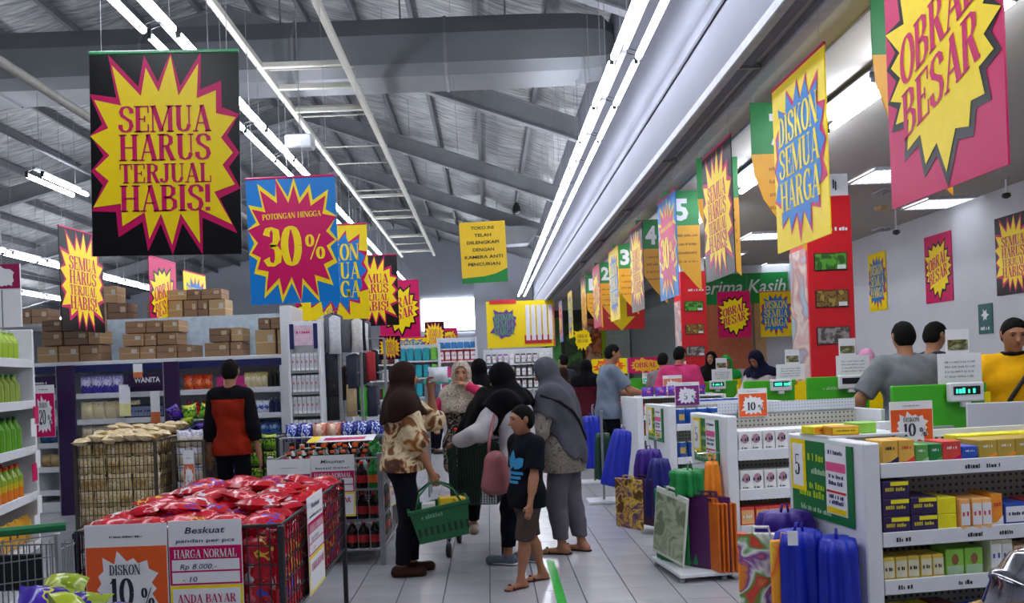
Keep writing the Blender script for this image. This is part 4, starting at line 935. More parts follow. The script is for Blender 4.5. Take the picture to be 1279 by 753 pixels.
for k in range(2): put('vt', mk_tote(.3, .5, M('bag_plum', '4a1450', .45, .1), .02), 'bag', g2(-.13 + .025 * k, .12 - .04 * k), YW - .9, 'plum purple flat bag between green and orange bags, %s' % ('behind', 'in front')[k], 'plum bags')
for k in range(5): put('ot', mk_tote(.2, .46, M('bag_rust', 'c86418', .45, .1), .014), 'bag', g2(-.105 + .024 * k, .06 - .006 * k), YW - 1.45 + .04 * k, 'rust orange flat bag standing at the second gondola corner, %s from the left' % nth(k), 'orange flat bags')
put('od', mk_drape(.12, .1, .26, OR, 6, .12, .5), 'bag', G2.w(-.06, .12, .525), YW, 'bright orange bunched bag over the rust orange bags', 'orange bunch bags')
hook(G2, .12, .84); hook(G2, .24, .76)
# third gondola bunch
bag('v3', mk_drape(.26, .2, .38, VI, 8, .12, .5), 812, 615, 7.0, 0, 'violet bunched bag hanging at the third gondola end')
bag('v4', mk_drape(.24, .2, .5, NV, 8, .12, .4), 826, 645, 6.85, 0, 'navy blue bunched bag hanging at the third gondola corner')
bag('p3', mk_tote(.3, .42, prn2, .02), 787, 660, 6.75, -.9, 'brown and gold printed bag in front of the violet bag')
bag('p4', mk_tote(.26, .4, M('bag_wine', '3c1434', .45), .02), 805, 655, 6.9, -1.0, 'dark wine flat bag behind the brown printed bag')
bag('b5', mk_drape(.26, .2, .6, BL, 8, .1, .5), 766, 607, 8.4, .2, 'blue bunched bag hanging before the fourth gondola, right of two', (0, .22, .2))
bag('g5', mk_drape(.18, .15, .5, M('bag_bottle', '0e3a26', .5), 7, .12, .6), 755, 598, 8.7, .2, 'dark green bunched bag behind the blue bag')
bag('b6', mk_drape(.26, .2, .64, BL, 8, .1, .6), 740, 584, 9.9, .0, 'blue bunched bag hanging before the farthest gondola, left of two')
def bagpost(px, d, top, lb):
    p = gnd(px, 0) if False else at(px, 500, d); o = thing('bag_stand', lb, 'stand', (p[0], p[1] + .12, 0)); B().tube([(0, 0, 0), (0, 0, top)], .014, 8).build('pole', grey, o); B().tube([(0, 0, top), (0, -.12, top + .01)], .008, 6).build('hook', grey, o); B().box(-.18, .18, -.15, .15, 0, .03, c=.006).build('base', white, o)
bagpost(752, 8.5, .98, 'grey pole stand holding the blue bag before the fourth gondola'); bagpost(741, 9.95, .98, 'grey pole stand holding the farthest blue bag')
bagpost(820, 6.95, .8, 'grey pole stand holding the violet and navy bags')
# ================================================================== LEFT SIDE
def cage(name, label, X0, X1, Y0, Y1, z0, z1, m=dwire, step=.05, post=.02, legs=None, tray=None, hz=5):
    o = thing(name, label, 'bin', ((X0 + X1) / 2, Y0, 0)); cx = (X0 + X1) / 2; a, b_, D = X0 - cx, X1 - cx, Y1 - Y0
    for x in (a, b_):
        for y in (0, D): B().box(x - post, x + post, y - post, y + post, 0, legs or z1, c=.004).build('post', m, o)
    for z in (z0, z1):
        r = B(); r.tube([(a, 0, z), (b_, 0, z), (b_, D, z), (a, D, z), (a, 0, z)], .009, 6); r.build('rim', m, o)
    for (p, q) in (((a, 0), (b_, 0)), ((b_, 0), (b_, D)), ((a, D), (b_, D)), ((a, 0), (a, D))):
        w = B(); L = math.hypot(q[0] - p[0], q[1] - p[1]); n = int(L / step)
        for i in range(1, n):
            x, y = p[0] + (q[0] - p[0]) * i / n, p[1] + (q[1] - p[1]) * i / n; w.tube([(x, y, z0), (x, y, z1)], .0035, 4)
        for j in range(1, hz):
            z = z0 + (z1 - z0) * j / hz; w.tube([(p[0], p[1], z), (q[0], q[1], z)], .004, 4)
        stuff(w.build('wire_panel', m, o))
    B().box(a, b_, 0, D, z0 - .01, z0).build('floor_sheet', m, o)
    if tray: B().box(a + .06, b_ - .06, .06, D - .06, z0, tray).build('inner_tray', M('tray_dark', '2a1014', .8), o)
    return o
# red snack bin, nearest
rX0, rX1, rY0, rY1 = -1.87, -.955, 3.58, 5.08
cage('snack_bin', 'dark wire bin heaped with red snack bags, nearest at the left', rX0, rX1, rY0, rY1, .36, .8, dwire, .05, .014, tray=.73)
rb = [MB('redbag%d' % i, 'b80f24', [(.3, c1), (.5, 'c41428'), (.72, c2), (.82, 'b50e22')], .22, 0, .5) for i, (c1, c2) in enumerate((('e04860', 'e8c040'), ('d8d0d8', 'c81830'), ('a00c1c', 'f0a8b0'), ('e06878', '3a4ac0')))]
RB = [mk_lying(.2, .17, .06, m) for m in rb]
rnd = random.Random(11); k = 0
for L_ in range(3):
    for j in range(8):
        for i in range(5 if L_ < 2 else 4):
            if L_ == 2 and (j in (0, 7) or rnd.random() < .25): continue
            x = rX0 + .1 + i * .178 + (.09 if L_ == 2 else 0) + rnd.uniform(-.015, .015); y = rY0 + .11 + j * .182 + rnd.uniform(-.015, .015)
            z = (.765, .805, .845)[L_] + rnd.uniform(-.005, .008); v = rnd.randrange(4)
            put('rb%d' % v, RB[v], 'snack bag', (x, y, z), 0, 'red snack bag on the nearest heap, %s layer, %s row back, %s from left' % (('lowest', 'middle', 'top')[L_], nth(j), nth(i)), 'red snack bags', (rnd.uniform(-.2, .2), rnd.uniform(-.2, .2), rnd.uniform(0, 6.28)))
for r_ in range(4):
    for j in range(9):
        v = rnd.randrange(4)
        put('rb%d' % v, None, 'snack bag', (rX1 - .045, rY0 + .09 + j * .165, .68 - r_ * .088), 0, 'red snack bag pressed on the aisle side of the nearest bin, %s down, %s back' % (nth(r_), nth(j)), 'red snack bags at the side', (rnd.uniform(-.2, .2), math.pi / 2 - .1, math.pi / 2 * 0 + rnd.uniform(-.15, .15)), kids=False)
    for i in (0, 1, 2, 3, 4):
        v = rnd.randrange(4)
        put('rb%d' % v, None, 'snack bag', (rX0 + .11 + i * .172, rY0 + .045, .68 - r_ * .088), 0, 'red snack bag behind the front wires of the nearest bin, %s down, %s across' % (nth(r_), nth(i)), 'red snack bags at the front', (math.pi / 2 - .1, 0, rnd.uniform(-.15, .15)), kids=False)
burst_card('big orange DISKON 10% card on the front of the nearest bin', (at(158, 700, 3.55)[0], 3.55, .36), 0, .365, .475, ORG, '10', band=.21)
price_card('HARGA NORMAL price card on the front of the nearest bin', (at(257, 700, 3.55)[0], 3.55, .365), 0, .325, .475, top=.24)
price_card('HARGA NORMAL price card on the aisle side of the nearest bin', (rX1 + .025, 4.18, .36), math.pi / 2, .36, .49)
# beige snack bin
bX0, bX1, bY0, bY1 = -3.69, -2.98, 7.1, 8.1
cage('snack_bin', 'wire bin packed with beige snack packs before the tall cartons', bX0, bX1, bY0, bY1, .2, .95, M('bronze_wire', '3c372f', .45, .1), .035, .014, hz=7, tray=.93)
bp_ = [MB('beige%d' % i, 'd8bc84', [(.35, c), (.55, 'c8a468'), (.75, 'e8d4a8')], .28, 2, .6) for i, c in enumerate(('b08848', 'f0e2c4', 'e0c890'))]
BP = [mk_pack(.125, .07, .16, m, None, 'snack_pack') for m in bp_]
for r_ in range(5):
    for i in range(6):
        v = rnd.randrange(3); put('bp%d' % v, BP[v], 'snack pack', (bX0 + .065 + i * .117, bY0 + .055, .215 + r_ * .148), 0, 'beige snack pack behind the front wires, %s row up, %s from the left' % (nth(r_), nth(i)), 'beige snack packs', (0, rnd.uniform(-.12, .12), rnd.uniform(-.2, .2)))
    for j in range(6):
        v = rnd.randrange(3); put('bp%d' % v, None, 'snack pack', (bX1 - .05, bY0 + .14 + j * .15, .215 + r_ * .148), 0, 'beige snack pack along the right wires, %s row up, %s back' % (nth(r_), nth(j)), 'beige snack packs at the side', (0, 0, math.pi / 2 + rnd.uniform(-.2, .2)))
for j in range(6):
    for i in range(6):
        v = rnd.randrange(3); put('bp%d' % v, None, 'snack pack', (bX0 + .07 + i * .115, bY0 + .08 + j * .16, .965 + .012 * j), 0, 'beige snack pack lying on the heap, %s row back, %s from the left' % (nth(j), nth(i)), 'beige snack packs on the heap', (math.pi / 2 + rnd.uniform(-.35, .1), rnd.uniform(-.2, .2), rnd.uniform(-.3, .3)))
# a narrow second bin with white and violet topped packs right of it, and a violet and lime one behind the man
cage('snack_bin', 'narrow wire bin of pale packs with an orange tag, right of the beige bin', -2.9, -2.62, 7.3, 7.95, .2, .92, MATS['bronze_wire'], .05, .015, hz=6, tray=.8)
wp = mk_pack(.12, .08, .17, MB('whiteviolet', 'd9cbb0', [(.5, 'e8e2d8'), (.72, 'b8b0d0'), (.85, 'e8e6f0')], .25, 2, .4), None, 'snack_pack')
for r_ in range(5):
    for i in range(2): put('wp', wp, 'snack pack', (-2.83 + i * .13, 7.36, .215 + r_ * .16), 0, 'pale violet topped pack in the narrow bin, %s row up, %s from the left' % (nth(r_), nth(i)), 'pale packs', (0, 0, rnd.uniform(-.2, .2)))
for i in range(2): put('wp', None, 'snack pack', (-2.83 + i * .13, 7.5, .83), 0, 'pale pack standing at the back of the narrow bin, %s from the left' % nth(i), 'pale packs back row')
o = burst_card('tall orange discount tag on the narrow bin of pale packs', (-2.75, 7.27, .42), 0, .1, .42, M('tag_orange', 'c86a3a', .4), '5', None, 0, .3, 1.3)
cage('snack_bin', 'wire bin of violet and lime packs behind the man in red', -2.95, -2.2, 8.25, 8.85, .2, .85, dwire, .06, .015, hz=5, tray=.8)
vp = mk_pack(.14, .08, .18, MB('violetpack', '3a1a8a', [(.4, '5a2ab0'), (.6, '2a1464'), (.85, '7a5ac8')], .25, 2, .4), None, 'snack_pack'); lp = mk_pack(.14, .08, .18, MB('limepack', '6aa82a', [(.4, '9ad03a'), (.6, '3a7a2a'), (.8, 'c8e04a')], .25, 2, .4), None, 'snack_pack')
for r_ in range(4):
    for i in range(5):
        kk = 'vp' if i < 3 else 'lp'; put(kk, vp if i < 3 else lp, 'snack pack', (-2.86 + i * .14, 8.32, .215 + r_ * .165), 0, '%s pack behind the man in red, %s row up, %s from the left' % ('violet' if i < 3 else 'lime', nth(r_), nth(i)), 'violet and lime packs')
for i in range(5):
    kk = ('lp', 'lp', 'vp', 'lp', 'vp')[i]; put(kk, None, 'snack pack', (-3.28 + i * .11, 8.3 + .1 * (i % 2), .95 + .06 * (i % 2)), 0, 'loose %s pack heaped beside the man in red, %s from the left' % ('lime' if kk == 'lp' else 'violet', nth(i)), 'loose heap packs', (math.pi / 2 - .4, .3 * (i - 2), .4 * i))
for i in range(4):
    kk = ('vp', 'lp', 'lp', 'vp')[i]; put(kk, None, 'snack pack', (-3.24 + i * .12, 8.36, 1.06), 0, 'upper loose %s pack on the heap beside the man in red, %s from left' % ('lime' if kk == 'lp' else 'violet', nth(i)), 'upper loose heap packs', (.3, .3 * (i - 1.5), .5 * i))
o = thing('display_table', 'low dark table under the loose lime and violet packs', 'table', (-3.2, 8.3, 0)); B().box(-.2, .2, -.12, .3, .9, .93, c=.005).build('top', dwire, o); [B().box(x - .02, x + .02, y - .02, y + .02, 0, .9).build('leg', dwire, o) for x in (-.17, .17) for y in (-.08, .26)]
# drinks bin
dX0, dX1, dY0, dY1 = -1.70, -.86, 6.15, 7.2
cage('drinks_bin', 'grey metal bin stacked with cola bottles in the middle of the left aisle', dX0, dX1, dY0, dY1, .12, .82, lwire, .09, .02, legs=.86, hz=3)
for z in (.34, .58): B().box(dX0 - (dX0 + dX1) / 2 + .02, dX1 - (dX0 + dX1) / 2 - .02, .03, dY1 - dY0 - .03, z - .012, z).build('shelf_board', lwire, bpy.data.objects['drinks_bin'])
cola, rl, oc, gb = M('cola', '160a0a', .15), M('label_cola', 'b8202a', .35), M('cap_orange', 'e0601c', .35), M('bottle_green', '14702c', .2)
CB = mk_bottle(.042, .21, cola, RED, rl); OB = mk_bottle(.042, .21, cola, oc, oc); PB = mk_bottle(.042, .21, M('bottle_pale', '8a9c94', .2), rl, M('label_pale', '9cc0a8', .4)); GB = mk_bottle(.042, .21, gb, gb, oc)
for j in range(4):
    for i in range(9):
        kk, mk = (('cb', CB), ('pb', PB), ('ob', OB), ('ob', OB))[j]
        if i > 7: kk, mk = 'gb', GB
        put(kk, mk, 'bottle', (dX0 + .075 + i * .087, dY0 + .075 + j * .1, (.5806, .6206, .655, .69)[j]), 0, '%s bottle on the drinks bin top tier, %s row, %s from left' % ({'cb': 'dark cola', 'pb': 'pale capped', 'ob': 'orange capped', 'gb': 'green'}[kk], nth(j), nth(i)), 'bottles on the top tier')
for j in range(1, 4): B().box(-.38, .38, .125 + (j - 1) * .1, .225 + (j - 1) * .1 + (.6 if j == 3 else 0), .58, (.62, .6545, .6895)[j - 1]).build('step', lwire, bpy.data.objects['drinks_bin'])
for r_, z in enumerate((.1206, .3406)):
    for i in range(9): put('cb', None, 'bottle', (dX0 + .075 + i * .087, dY0 + .075, z), 0, 'dark cola bottle on the %s tier of the drinks bin, %s from the left' % (('lowest', 'middle')[r_], nth(i)), 'bottles on lower tiers')
    for j in range(1, 7): put('gb' if j % 2 else 'cb', None, 'bottle', (dX1 - .075, dY0 + .1 + j * .12, z), 0, 'bottle along the aisle side of the drinks bin, %s tier, %s back' % (('lowest', 'middle')[r_], nth(j)), 'bottles at the side of drinks bin')
for j in range(5):
    for i in range(4): put('ob' if i < 3 else 'gb', None, 'bottle', (dX0 + .3 + i * .13, dY0 + .52 + j * .1, .69), 0, '%s bottle on the raised back of the drinks bin, %s row, %s across' % ('orange capped' if i < 3 else 'green', nth(j), nth(i)), 'bottles on raised back')
burst_card('purple discount card on the front of the drinks bin', (at(361, 600, 6.1)[0], 6.1, .55), 0, .33, .29, M('card_purple', '7c2470', .4), '10', None, 0, .4)
price_card('HARGA NORMAL price card on the front of the drinks bin', (at(416, 600, 6.09)[0], 6.09, .39), 0, .33, .47, hand=('Minuman', 'botol besar'), vals=('Rp 9.500', '- 95'))
o = price_card('price card hanging at the aisle side of the drinks bin behind the basket woman', (dX1 + .03, 6.75, .36), math.pi / 2 - .2, .24, .4, hand=None)
cage('paper_bin', 'wire bin of blue paper rolls behind the drinks bin', -1.95, -1.0, 7.45, 8.05, .2, .9, lwire, .06, .015, hz=5, tray=.85)
br = mk_pack(.13, .12, .17, MB('bluepack', '2a3a98', [(.3, 'e0e4f0'), (.45, '2a44b0'), (.7, 'd8dcf0'), (.8, '283a90')], .25, 0, .5), None, 'paper_pack'); pr_ = mk_pack(.15, .12, .17, MB('peachpack', 'd89a80', [(.4, 'e8c8b0'), (.7, 'd07a60')], .25, 0, .4), None, 'paper_pack')
for j in range(2):
    for i in range(7): put('pk_peach' if i in (2, 3) else 'pk_blue', pr_ if i in (2, 3) else br, 'paper pack', (-1.87 + i * .132, 7.55 + j * .2, .855 + .0 * j), 0, '%s pack on the bin behind the drinks, %s row, %s from the left' % ('peach' if i in (2, 3) else 'blue and white', ('front', 'back')[j], nth(i)), 'paper packs')
p = at(425, 521, 7.0); o = tag(B().box(-.28, .28, -.18, .18, 0, .004).build('lying_sheet', PAPER, None, (p[0] + .02, 6.95, .915), .06), 'white and yellow leaflet sheet lying over the back of the drinks bin', 'sheet'); o.rotation_euler = (.06, 0, .06)
B().box(-.28, -.2, -.18, .18, .004, .006).build('yellow_edge', YEL, o); scrib(B(), 0, 0, .01, .01, 0); B().box(-.15, .2, -.1, .05, .004, .006).build('print', MAG, o)
# tall left gondola with bottles
yl = math.radians(102.8); GLf = Gond('white shelf gondola of green and yellow bottles at the left edge', (-2.80, 4.04, 0), yl, 1.55, .5, 1.86, (.40, .735, 1.05, 1.36, 1.64), lip=.045)
bot = {'lime': (M('bottle_lime', '9ab82a', .25), M('cap_white2', 'c8d0c0', .4)), 'green': (M('bottle_grass', '5a9a1e', .25), M('cap_dark', '1a3a28', .4)), 'amber': (MB('bottle_amber', 'd8781c', [(.35, 'c8b020'), (.55, '8aa82a')], .25, 2, .05), M('cap_red2', 'c03818', .4)), 'olive': (M('bottle_olive', '8aa040', .25), M('cap_green2', '3f7a2a', .4))}
for z, kk, h_ in ((1.64, 'lime', .2), (1.36, 'olive', .19), (1.05, 'green', .22), (.735, 'amber', .22)):
    m, cp = bot[kk]
    for j in range(2):
        for i in range(13): put('sh' + kk, mk_bottle(.042, h_, m, cp, None), 'bottle', GLf.w(.13 + i * .1, .07 + j * .1, z + .0006), 0, '%s bottle on the left edge gondola, %s row, %s from the near end' % (kk + (' yellow' if kk == 'lime' else ''), ('front', 'back')[j], nth(i)), kk + ' bottles on left gondola')
for i in range(5): put('banana', mk_pack(.12, .07, .2, M('pack_yellow_dark', 'e0a81c', .3), M('pack_brown', '4a3010', .4), 'product_pack'), 'pack', GLf.w(.95 + i * .13, .07, .4006), yl, 'yellow pack on the lowest shelf of the left edge gondola, %s from near' % nth(i), 'yellow packs')
for i, z in enumerate((1.35, 1.27, 1.05, .97, .74, .62)):
    B().box(1.5 - .07 * (i % 2) - .09, 1.5 - .07 * (i % 2), -.03, -.024, z - .14, z - .02).build('price_tag', PAPER if i % 3 else MAG, GLf.o)
# purple fins, category boards and the wide back gondola
D9 = 9.3; aX = at(36, 480, D9)[0]; LB = Gond('wide white wall gondola with cartons on top across the back left', (aX, D9, 0), 0, at(353, 480, D9)[0] - aX, .7, 1.70, (.25, .52, .80, 1.06, 1.36), depth=.36, right_end=True, name='wall_gondola', peg=pegfine)
B().box(.0, LB.L, .0, .7, 1.70, 1.745, c=.005).build('top_deck', white, LB.o); B().box(.0, LB.L, -.004, .0, 1.62, 1.70).build('navy_band', NAVY, LB.o)
B().box(.0, LB.L, .62, .66, 1.745, 2.27).build('top_backboard', M('backboard_blue', 'b9cbd8', .5), LB.o)
o = thing('shelf_upright', 'wide white upright frame at the right end of the carton gondola', 'upright', (at(360, 480, D9 - .05)[0], D9 - .05, 0)); B().box(-.07, .06, 0, .75, 0, 2.3, c=.005).build('panel', white, o)
vioM = M('fin_violet', '2a1040', .35)
for i, (px, w_) in enumerate(((83, .2), (215, .17))):
    X = at(px, 480, D9 - .2)[0]; o = thing('divider_fin', 'dark violet standing fin panel on the back gondola, %s of two' % ('left', 'right')[i], 'panel', (X, D9 - .22, 0)); B().box(-w_ / 2, w_ / 2, 0, .03, 0, 1.7, c=.004).build('panel', vioM, o); B().box(-w_ / 2 - .008, -w_ / 2, -.004, .03, 0, 1.7).build('edge_strip', lwire, o)
o = thing('category_board', 'dark violet category board reading WANITA over the nappy shelf', 'sign', (at(186, 474, D9 - .1)[0], D9 - .1, at(186, 474, D9 - .1)[2])); B().box(-.24, .24, 0, .02, -.07, .07).build('board', vioM, o); B().sans('WANITA', -.02, -.03, .06, -.003, .3, bold=.03).build('lettering', PAPER, o); B().box(-.02, .02, .02, .12, -.06, .06).build('bracket', white, o)
o = thing('category_board', 'dark violet category board with faint lettering at the far left', 'sign', (at(48, 478, D9 - .1)[0], D9 - .1, at(48, 478, D9)[2])); B().box(-.24, .24, 0, .02, -.07, .07).build('board', vioM, o); scrib(B(), 0, -.02, .2, .03, -.003).build('lettering', PAPER, o); B().box(-.02, .02, .02, .12, -.06, .06).build('bracket', white, o)
p = at(55, 545, 6.9); o = burst_card('magenta 20% discount card left of the violet fin', (at(55, 512, 8.9)[0], 8.9, at(55, 546, 8.9)[2]), 0, .24, .58, MAG, '20', 'DISKON', 0, .16); B().box(-.01, .01, .004, .3, .3, .32).build('arm', lwire, o)
LBr = lambda px: at(px, 480, D9)[0] - aX
def packs(key, mk, desc, px0, px1, z, n, y=.1, rows=1):
    x0, x1 = LBr(px0), LBr(px1); LB.row(key, mk, 'pack', desc + ' on the back gondola', x0 + (x1 - x0) * .5 / n, z, n, (x1 - x0) / n, y, rows=rows)
pk = lambda w, h, m, lab=None: mk_pack(w, .1, h, m, lab)
packs('nappy_violet', pk(.13, .24, MB('p_nappy', '4a3aa8', [(.45, 'd8d4ec'), (.6, 'c9c4e4'), (.8, '8a84c8')], .3, 2, .4)), 'violet and white nappy pack', 96, 149, 1.36, 4)
packs('nappy_cream', pk(.16, .22, MB('p_cream', 'e2d4ae', [(.7, 'd8c48c'), (.85, 'f0ead0')], .3, 2, .3)), 'cream nappy pack', 96, 168, 1.06, 5)
packs('nappy_sand', pk(.15, .2, MB('p_sand', 'cdbf9c', [(.6, 'e0d8bc')], .3, 2, .3)), 'sand coloured pack', 96, 150, .8, 4)
packs('dark_box', mk_box(.12, .1, .16, M('box_night', '22243c', .4), M('label_slate', '7a84a8', .4)), 'dark navy box', 152, 200, 1.06, 4)
packs('dark_box2', mk_box(.11, .1, .14, M('box_coal', '1c1c28', .4), M('label_ash', '8a8aa0', .4)), 'black box', 155, 200, .8, 4)
packs('dark_box3', mk_box(.12, .1, .18, M('box_plum', '3a2450', .4), vio), 'dark plum box', 155, 200, 1.36, 4)
packs('orange_pouch', pk(.12, .19, MB('p_orange', 'd8501c', [(.4, 'f08a5a'), (.6, 'c83c14')], .2, 2, .5)), 'shiny orange pouch', 226, 262, 1.36, 3)
packs('red_jar', mk_bottle(.05, .18, M('jar_red', 'a8141c', .25), M('jar_cap', '7a1014', .4), None, 'jar'), 'red jar', 226, 264, 1.06, 4)
packs('pink_board_pack', mk_box(.2, .08, .15, M('box_fuchsia', 'c82a80', .4)), 'fuchsia box', 272, 302, 1.36, 2)
packs('cream_pouch', pk(.09, .2, MB('p_straw', 'e0d0a0', [(.5, 'e8e0c4'), (.75, 'c8b470')], .3, 2, .4)), 'cream pouch', 303, 332, 1.36, 4)
packs('blue_white_pack', pk(.1, .16, MB('p_bluewhite', 'd8dcec', [(.4, '3a58b0'), (.6, 'e0e4f0')], .3, 2, .4)), 'blue and white pack', 303, 332, 1.06, 4)
packs('navy_bottle', mk_bottle(.035, .18, M('bottle_navy', '1c2450', .3), M('cap_pale', '9aa8c0', .4)), 'navy bottle', 333, 350, 1.06, 3)
packs('black_bottle', mk_bottle(.035, .2, M('bottle_black', '1a1616', .3), M('cap_gold', '8a7a50', .4)), 'black bottle', 333, 350, 1.36, 3)
packs('lime_pack', pk(.1, .17, MB('p_lime', '3fa81e', [(.4, '8ad03a'), (.7, '2c7a14')], .3, 2, .4)), 'lime green pack', 262, 282, 1.06, 2)
packs('blue_low', pk(.14, .18, MB('p_bluelow', '2a5a98', [(.5, '88a8d0'), (.7, '2a4a80')], .3, 2, .4)), 'blue low pack', 226, 345, .8, 9)
packs('low_tan', pk(.14, .16, MB('p_tan', 'a88a5a', [(.5, 'c8b07a')], .4, 2, .4)), 'tan low pack', 42, 68, .52, 2)
packs('low_blue', pk(.14, .16, M('pack_steelblue', '2f5f90', .4)), 'steel blue low pack', 42, 68, .8, 2)
packs('bottles_left', mk_bottle(.03, .17, M('bottle_milk', 'c8ccd0', .3), M('cap_grey', '6a6a78', .4)), 'white bottle', 38, 66, 1.06, 3)
for i, (px, py, w_, h_, m) in enumerate(((156, 500, .12, .36, PAPER), (194, 510, .1, .4, M('tag_orange', 'c86a3a', .4)), (166, 542, .1, .2, M('tag_rose', 'd8a090', .4)), (285, 470, .1, .3, PAPER), (302, 520, .06, .2, PAPER), (172, 463, .1, .16, M('tag_orange', 'c86a3a', .4)))):
    p = at(px, py, D9 - .1 - .01 * i); o = thing('price_flag', 'hanging price flag on the back gondola, ' + ('white and yellow over the cream packs', 'orange over the black boxes', 'rose below the cream packs', 'white left of the red man', 'white right of the red man', 'orange above the WANITA board')[i], 'sign', p, .2)
    B().box(-w_ / 2, w_ / 2, 0, .005, -h_ / 2, h_ / 2).build('card', PAPER, o); B().box(-w_ / 2, w_ / 2, -.002, 0, -h_ / 2, -h_ * .1).build('colour_panel', m if m is not PAPER else M('tag_lemon', 'e0dc9a', .4), o); B().box(-.008, .008, .005, .12, h_ * .3, h_ * .36).build('arm', lwire, o)
# cartons: front stack on the gondola, higher stack on the storage rack behind
cart = [MB('carton%d' % i, c, [(.47, c2), (.53, c)], .7, 2, .03) for i, (c, c2) in enumerate((('9a7a58', 'b89a70'), ('8a6c50', '6a5038'), ('a88a62', 'c0a67c'), ('7a5e48', '4a382a')))]
def mk_carton(w, d, h, i):
    def f():
        o = B().box(-w / 2, w / 2, -d / 2, d / 2, 0, h, c=.006).build('carton', cart[i]); B().box(-.03, .03, -d / 2 - .002, d / 2, h - .0, h + .002).build('tape', M('tape_brown', 'a08050', .4), o)
        B().box(w * .12, w * .38, -d / 2 - .002, -d / 2, h * .5, h * .8).build('shipping_label', M('label_kraft', 'b8a68a', .6) if i % 2 else M('label_white', 'b9b6b0', .6), o); return o
    return f
def stack(desc, x0, x1, y, z, hs, wr=(.15, .31), seed=0, grp='cartons'):
    r = random.Random(seed); lim = x1
    for lv, h in enumerate(hs):
        x = x0 + r.uniform(0, .15) * (lv > 0); i = 0
        while True:
            w_ = round(r.uniform(*wr) / .05) * .05
            if x + w_ > lim + .06 or (lv == len(hs) - 1 and lv > 0 and r.random() < .12): break
            v = r.randrange(4)
            put('ct%d_%d_%d' % (v, round(w_ * 20), round(h * 100)), mk_carton(w_ - .015, .3, h - .008, v), 'carton', (x + w_ / 2, y + r.uniform(-.015, .015), z + sum(hs[:lv]) + .002), r.uniform(-.04, .04), 'brown carton %s, %s level, %s from left' % (desc, nth(lv), nth(i)), grp)
            x += w_; i += 1
        lim = min(lim, x)
stack('on the back gondola, leftmost pile', aX + .04, aX + .95, D9 + .25, 1.745, (.2, .17, .14), seed=3)
stack('on the back gondola, middle pile', aX + 1.0, aX + 2.0, D9 + .25, 1.745, (.16, .15, .15), seed=5)
stack('on the back gondola, third pile', aX + 2.02, aX + 2.62, D9 + .25, 1.745, (.17, .17, .14), seed=8)
stack('on the back gondola, pile near the upright', aX + 2.62, aX + 3.05, D9 + .25, 1.745, (.3, .14), seed=12)
RZk = 2.34; o = thing('storage_rack', 'tall storage rack carrying high cartons behind the back gondola', 'rack', (-7.2, 11.0, 0)); B().box(-1.2, 3.7, 0, .7, RZk - .05, RZk, c=.005).build('deck', grey, o); [B().box(x - .03, x + .03, y - .03, y + .03, 0, RZk - .05).build('post', grey, o) for x in (-1.15, .5, 2.1, 3.65) for y in (.04, .66)]
stack('on the high rack at the far left', -8.2, -5.9, 11.25, RZk, (.22,), seed=21)
stack('on the high rack, middle tall pile', -5.85, -4.75, 11.25, RZk, (.26, .24), seed=22)
stack('on the high rack, pile behind the yellow poster', -4.7, -3.55, 11.25, RZk, (.26, .15), seed=23)
# white sock stand
p = at(382, 500, 8.9); S = thing('sock_stand', 'narrow white display stand with four rows of white packs by the clothes racks', 'stand', (p[0], 8.9, 0))
B().box(-.17, .17, .2, .24, 0, 2.1, c=.004).build('back_board', white, S); [B().box(x - .015, x + .015, 0, .22, 0, 2.1, c=.004).build('side', white, S) for x in (-.17, .17)]
for z in (.2, .5, .8, 1.06, 1.3, 1.54): B().box(-.155, .155, .0, .2, z - .03, z).build('shelf_board', grey, S)
B().box(-.1, .1, -.01, .0, 1.82, 2.04).build('pink_notice', M('notice_pink', 'd8b8c8', .5), S); scrib(B(), 0, 1.95, .15, .03, -.012).build('lettering', MAG, S); B().box(-.155, -.11, .0, .02, 1.78, 2.06).build('dark_sample', NAVY, S); B().box(.11, .155, .0, .02, 1.78, 2.06).build('dark_sample', NAVY, S)
for r_, z in enumerate((.5, .8, 1.06, 1.3, 1.54)):
    for i in range(6): put('sock', mk_box(.044, .1, .19, wht, M('label_snow', 'c8c8d0', .5) , RED), 'pack', (p[0] - .125 + i * .05, 8.98, z + .0006), 0, 'white sock pack on the sock stand, %s shelf up, %s from the left' % (nth(r_), nth(i)), 'white sock packs')
# clothes racks with hanging garments
def rack(label, px0, px1, d, zt):
    a, c = at(px0, 480, d)[0], at(px1, 480, d)[0]; o = thing('clothes_rack', label, 'rack', ((a + c) / 2, d, 0)); h = (c - a) / 2
    for x in (-h, h): B().box(x - .018, x + .018, -.018, .018, .03, zt, c=.003).build('post', lwire, o); B().box(x - .02, x + .02, -.25, .25, 0, .03, c=.004).build('foot', lwire, o)
    for z in (zt, zt - .5, zt - 1.0): B().tube([(-h, 0, z), (h, 0, z)], .012, 6).build('rail', lwire, o)
    return o
rack('chrome clothes rack just right of the sock stand', 403, 425, 9.2, 2.02); rack('chrome clothes rack with navy garments, second right of the sock stand', 428, 452, 10.5, 2.0); rack('chrome clothes rack with a red garment left of the brown hijab woman', 455, 482, 11.8, 2.0)
def mk_garment(w, h, mat):
    def f():
        o = B().lathe([(w * .14, h), (w * .46, h * .94), (w * .44, h * .5), (w * .5, 0), (w * .46, .0)], 20, sy=.42, folds=5, amp=.1).build('garment', mat, smooth=True)
        B().tube([(0, 0, h - .01), (0, 0, h + .04), (.02, 0, h + .06), (.03, 0, h + .045)], .004, 4).build('hanger_hook', chrome, o); return o
    return f
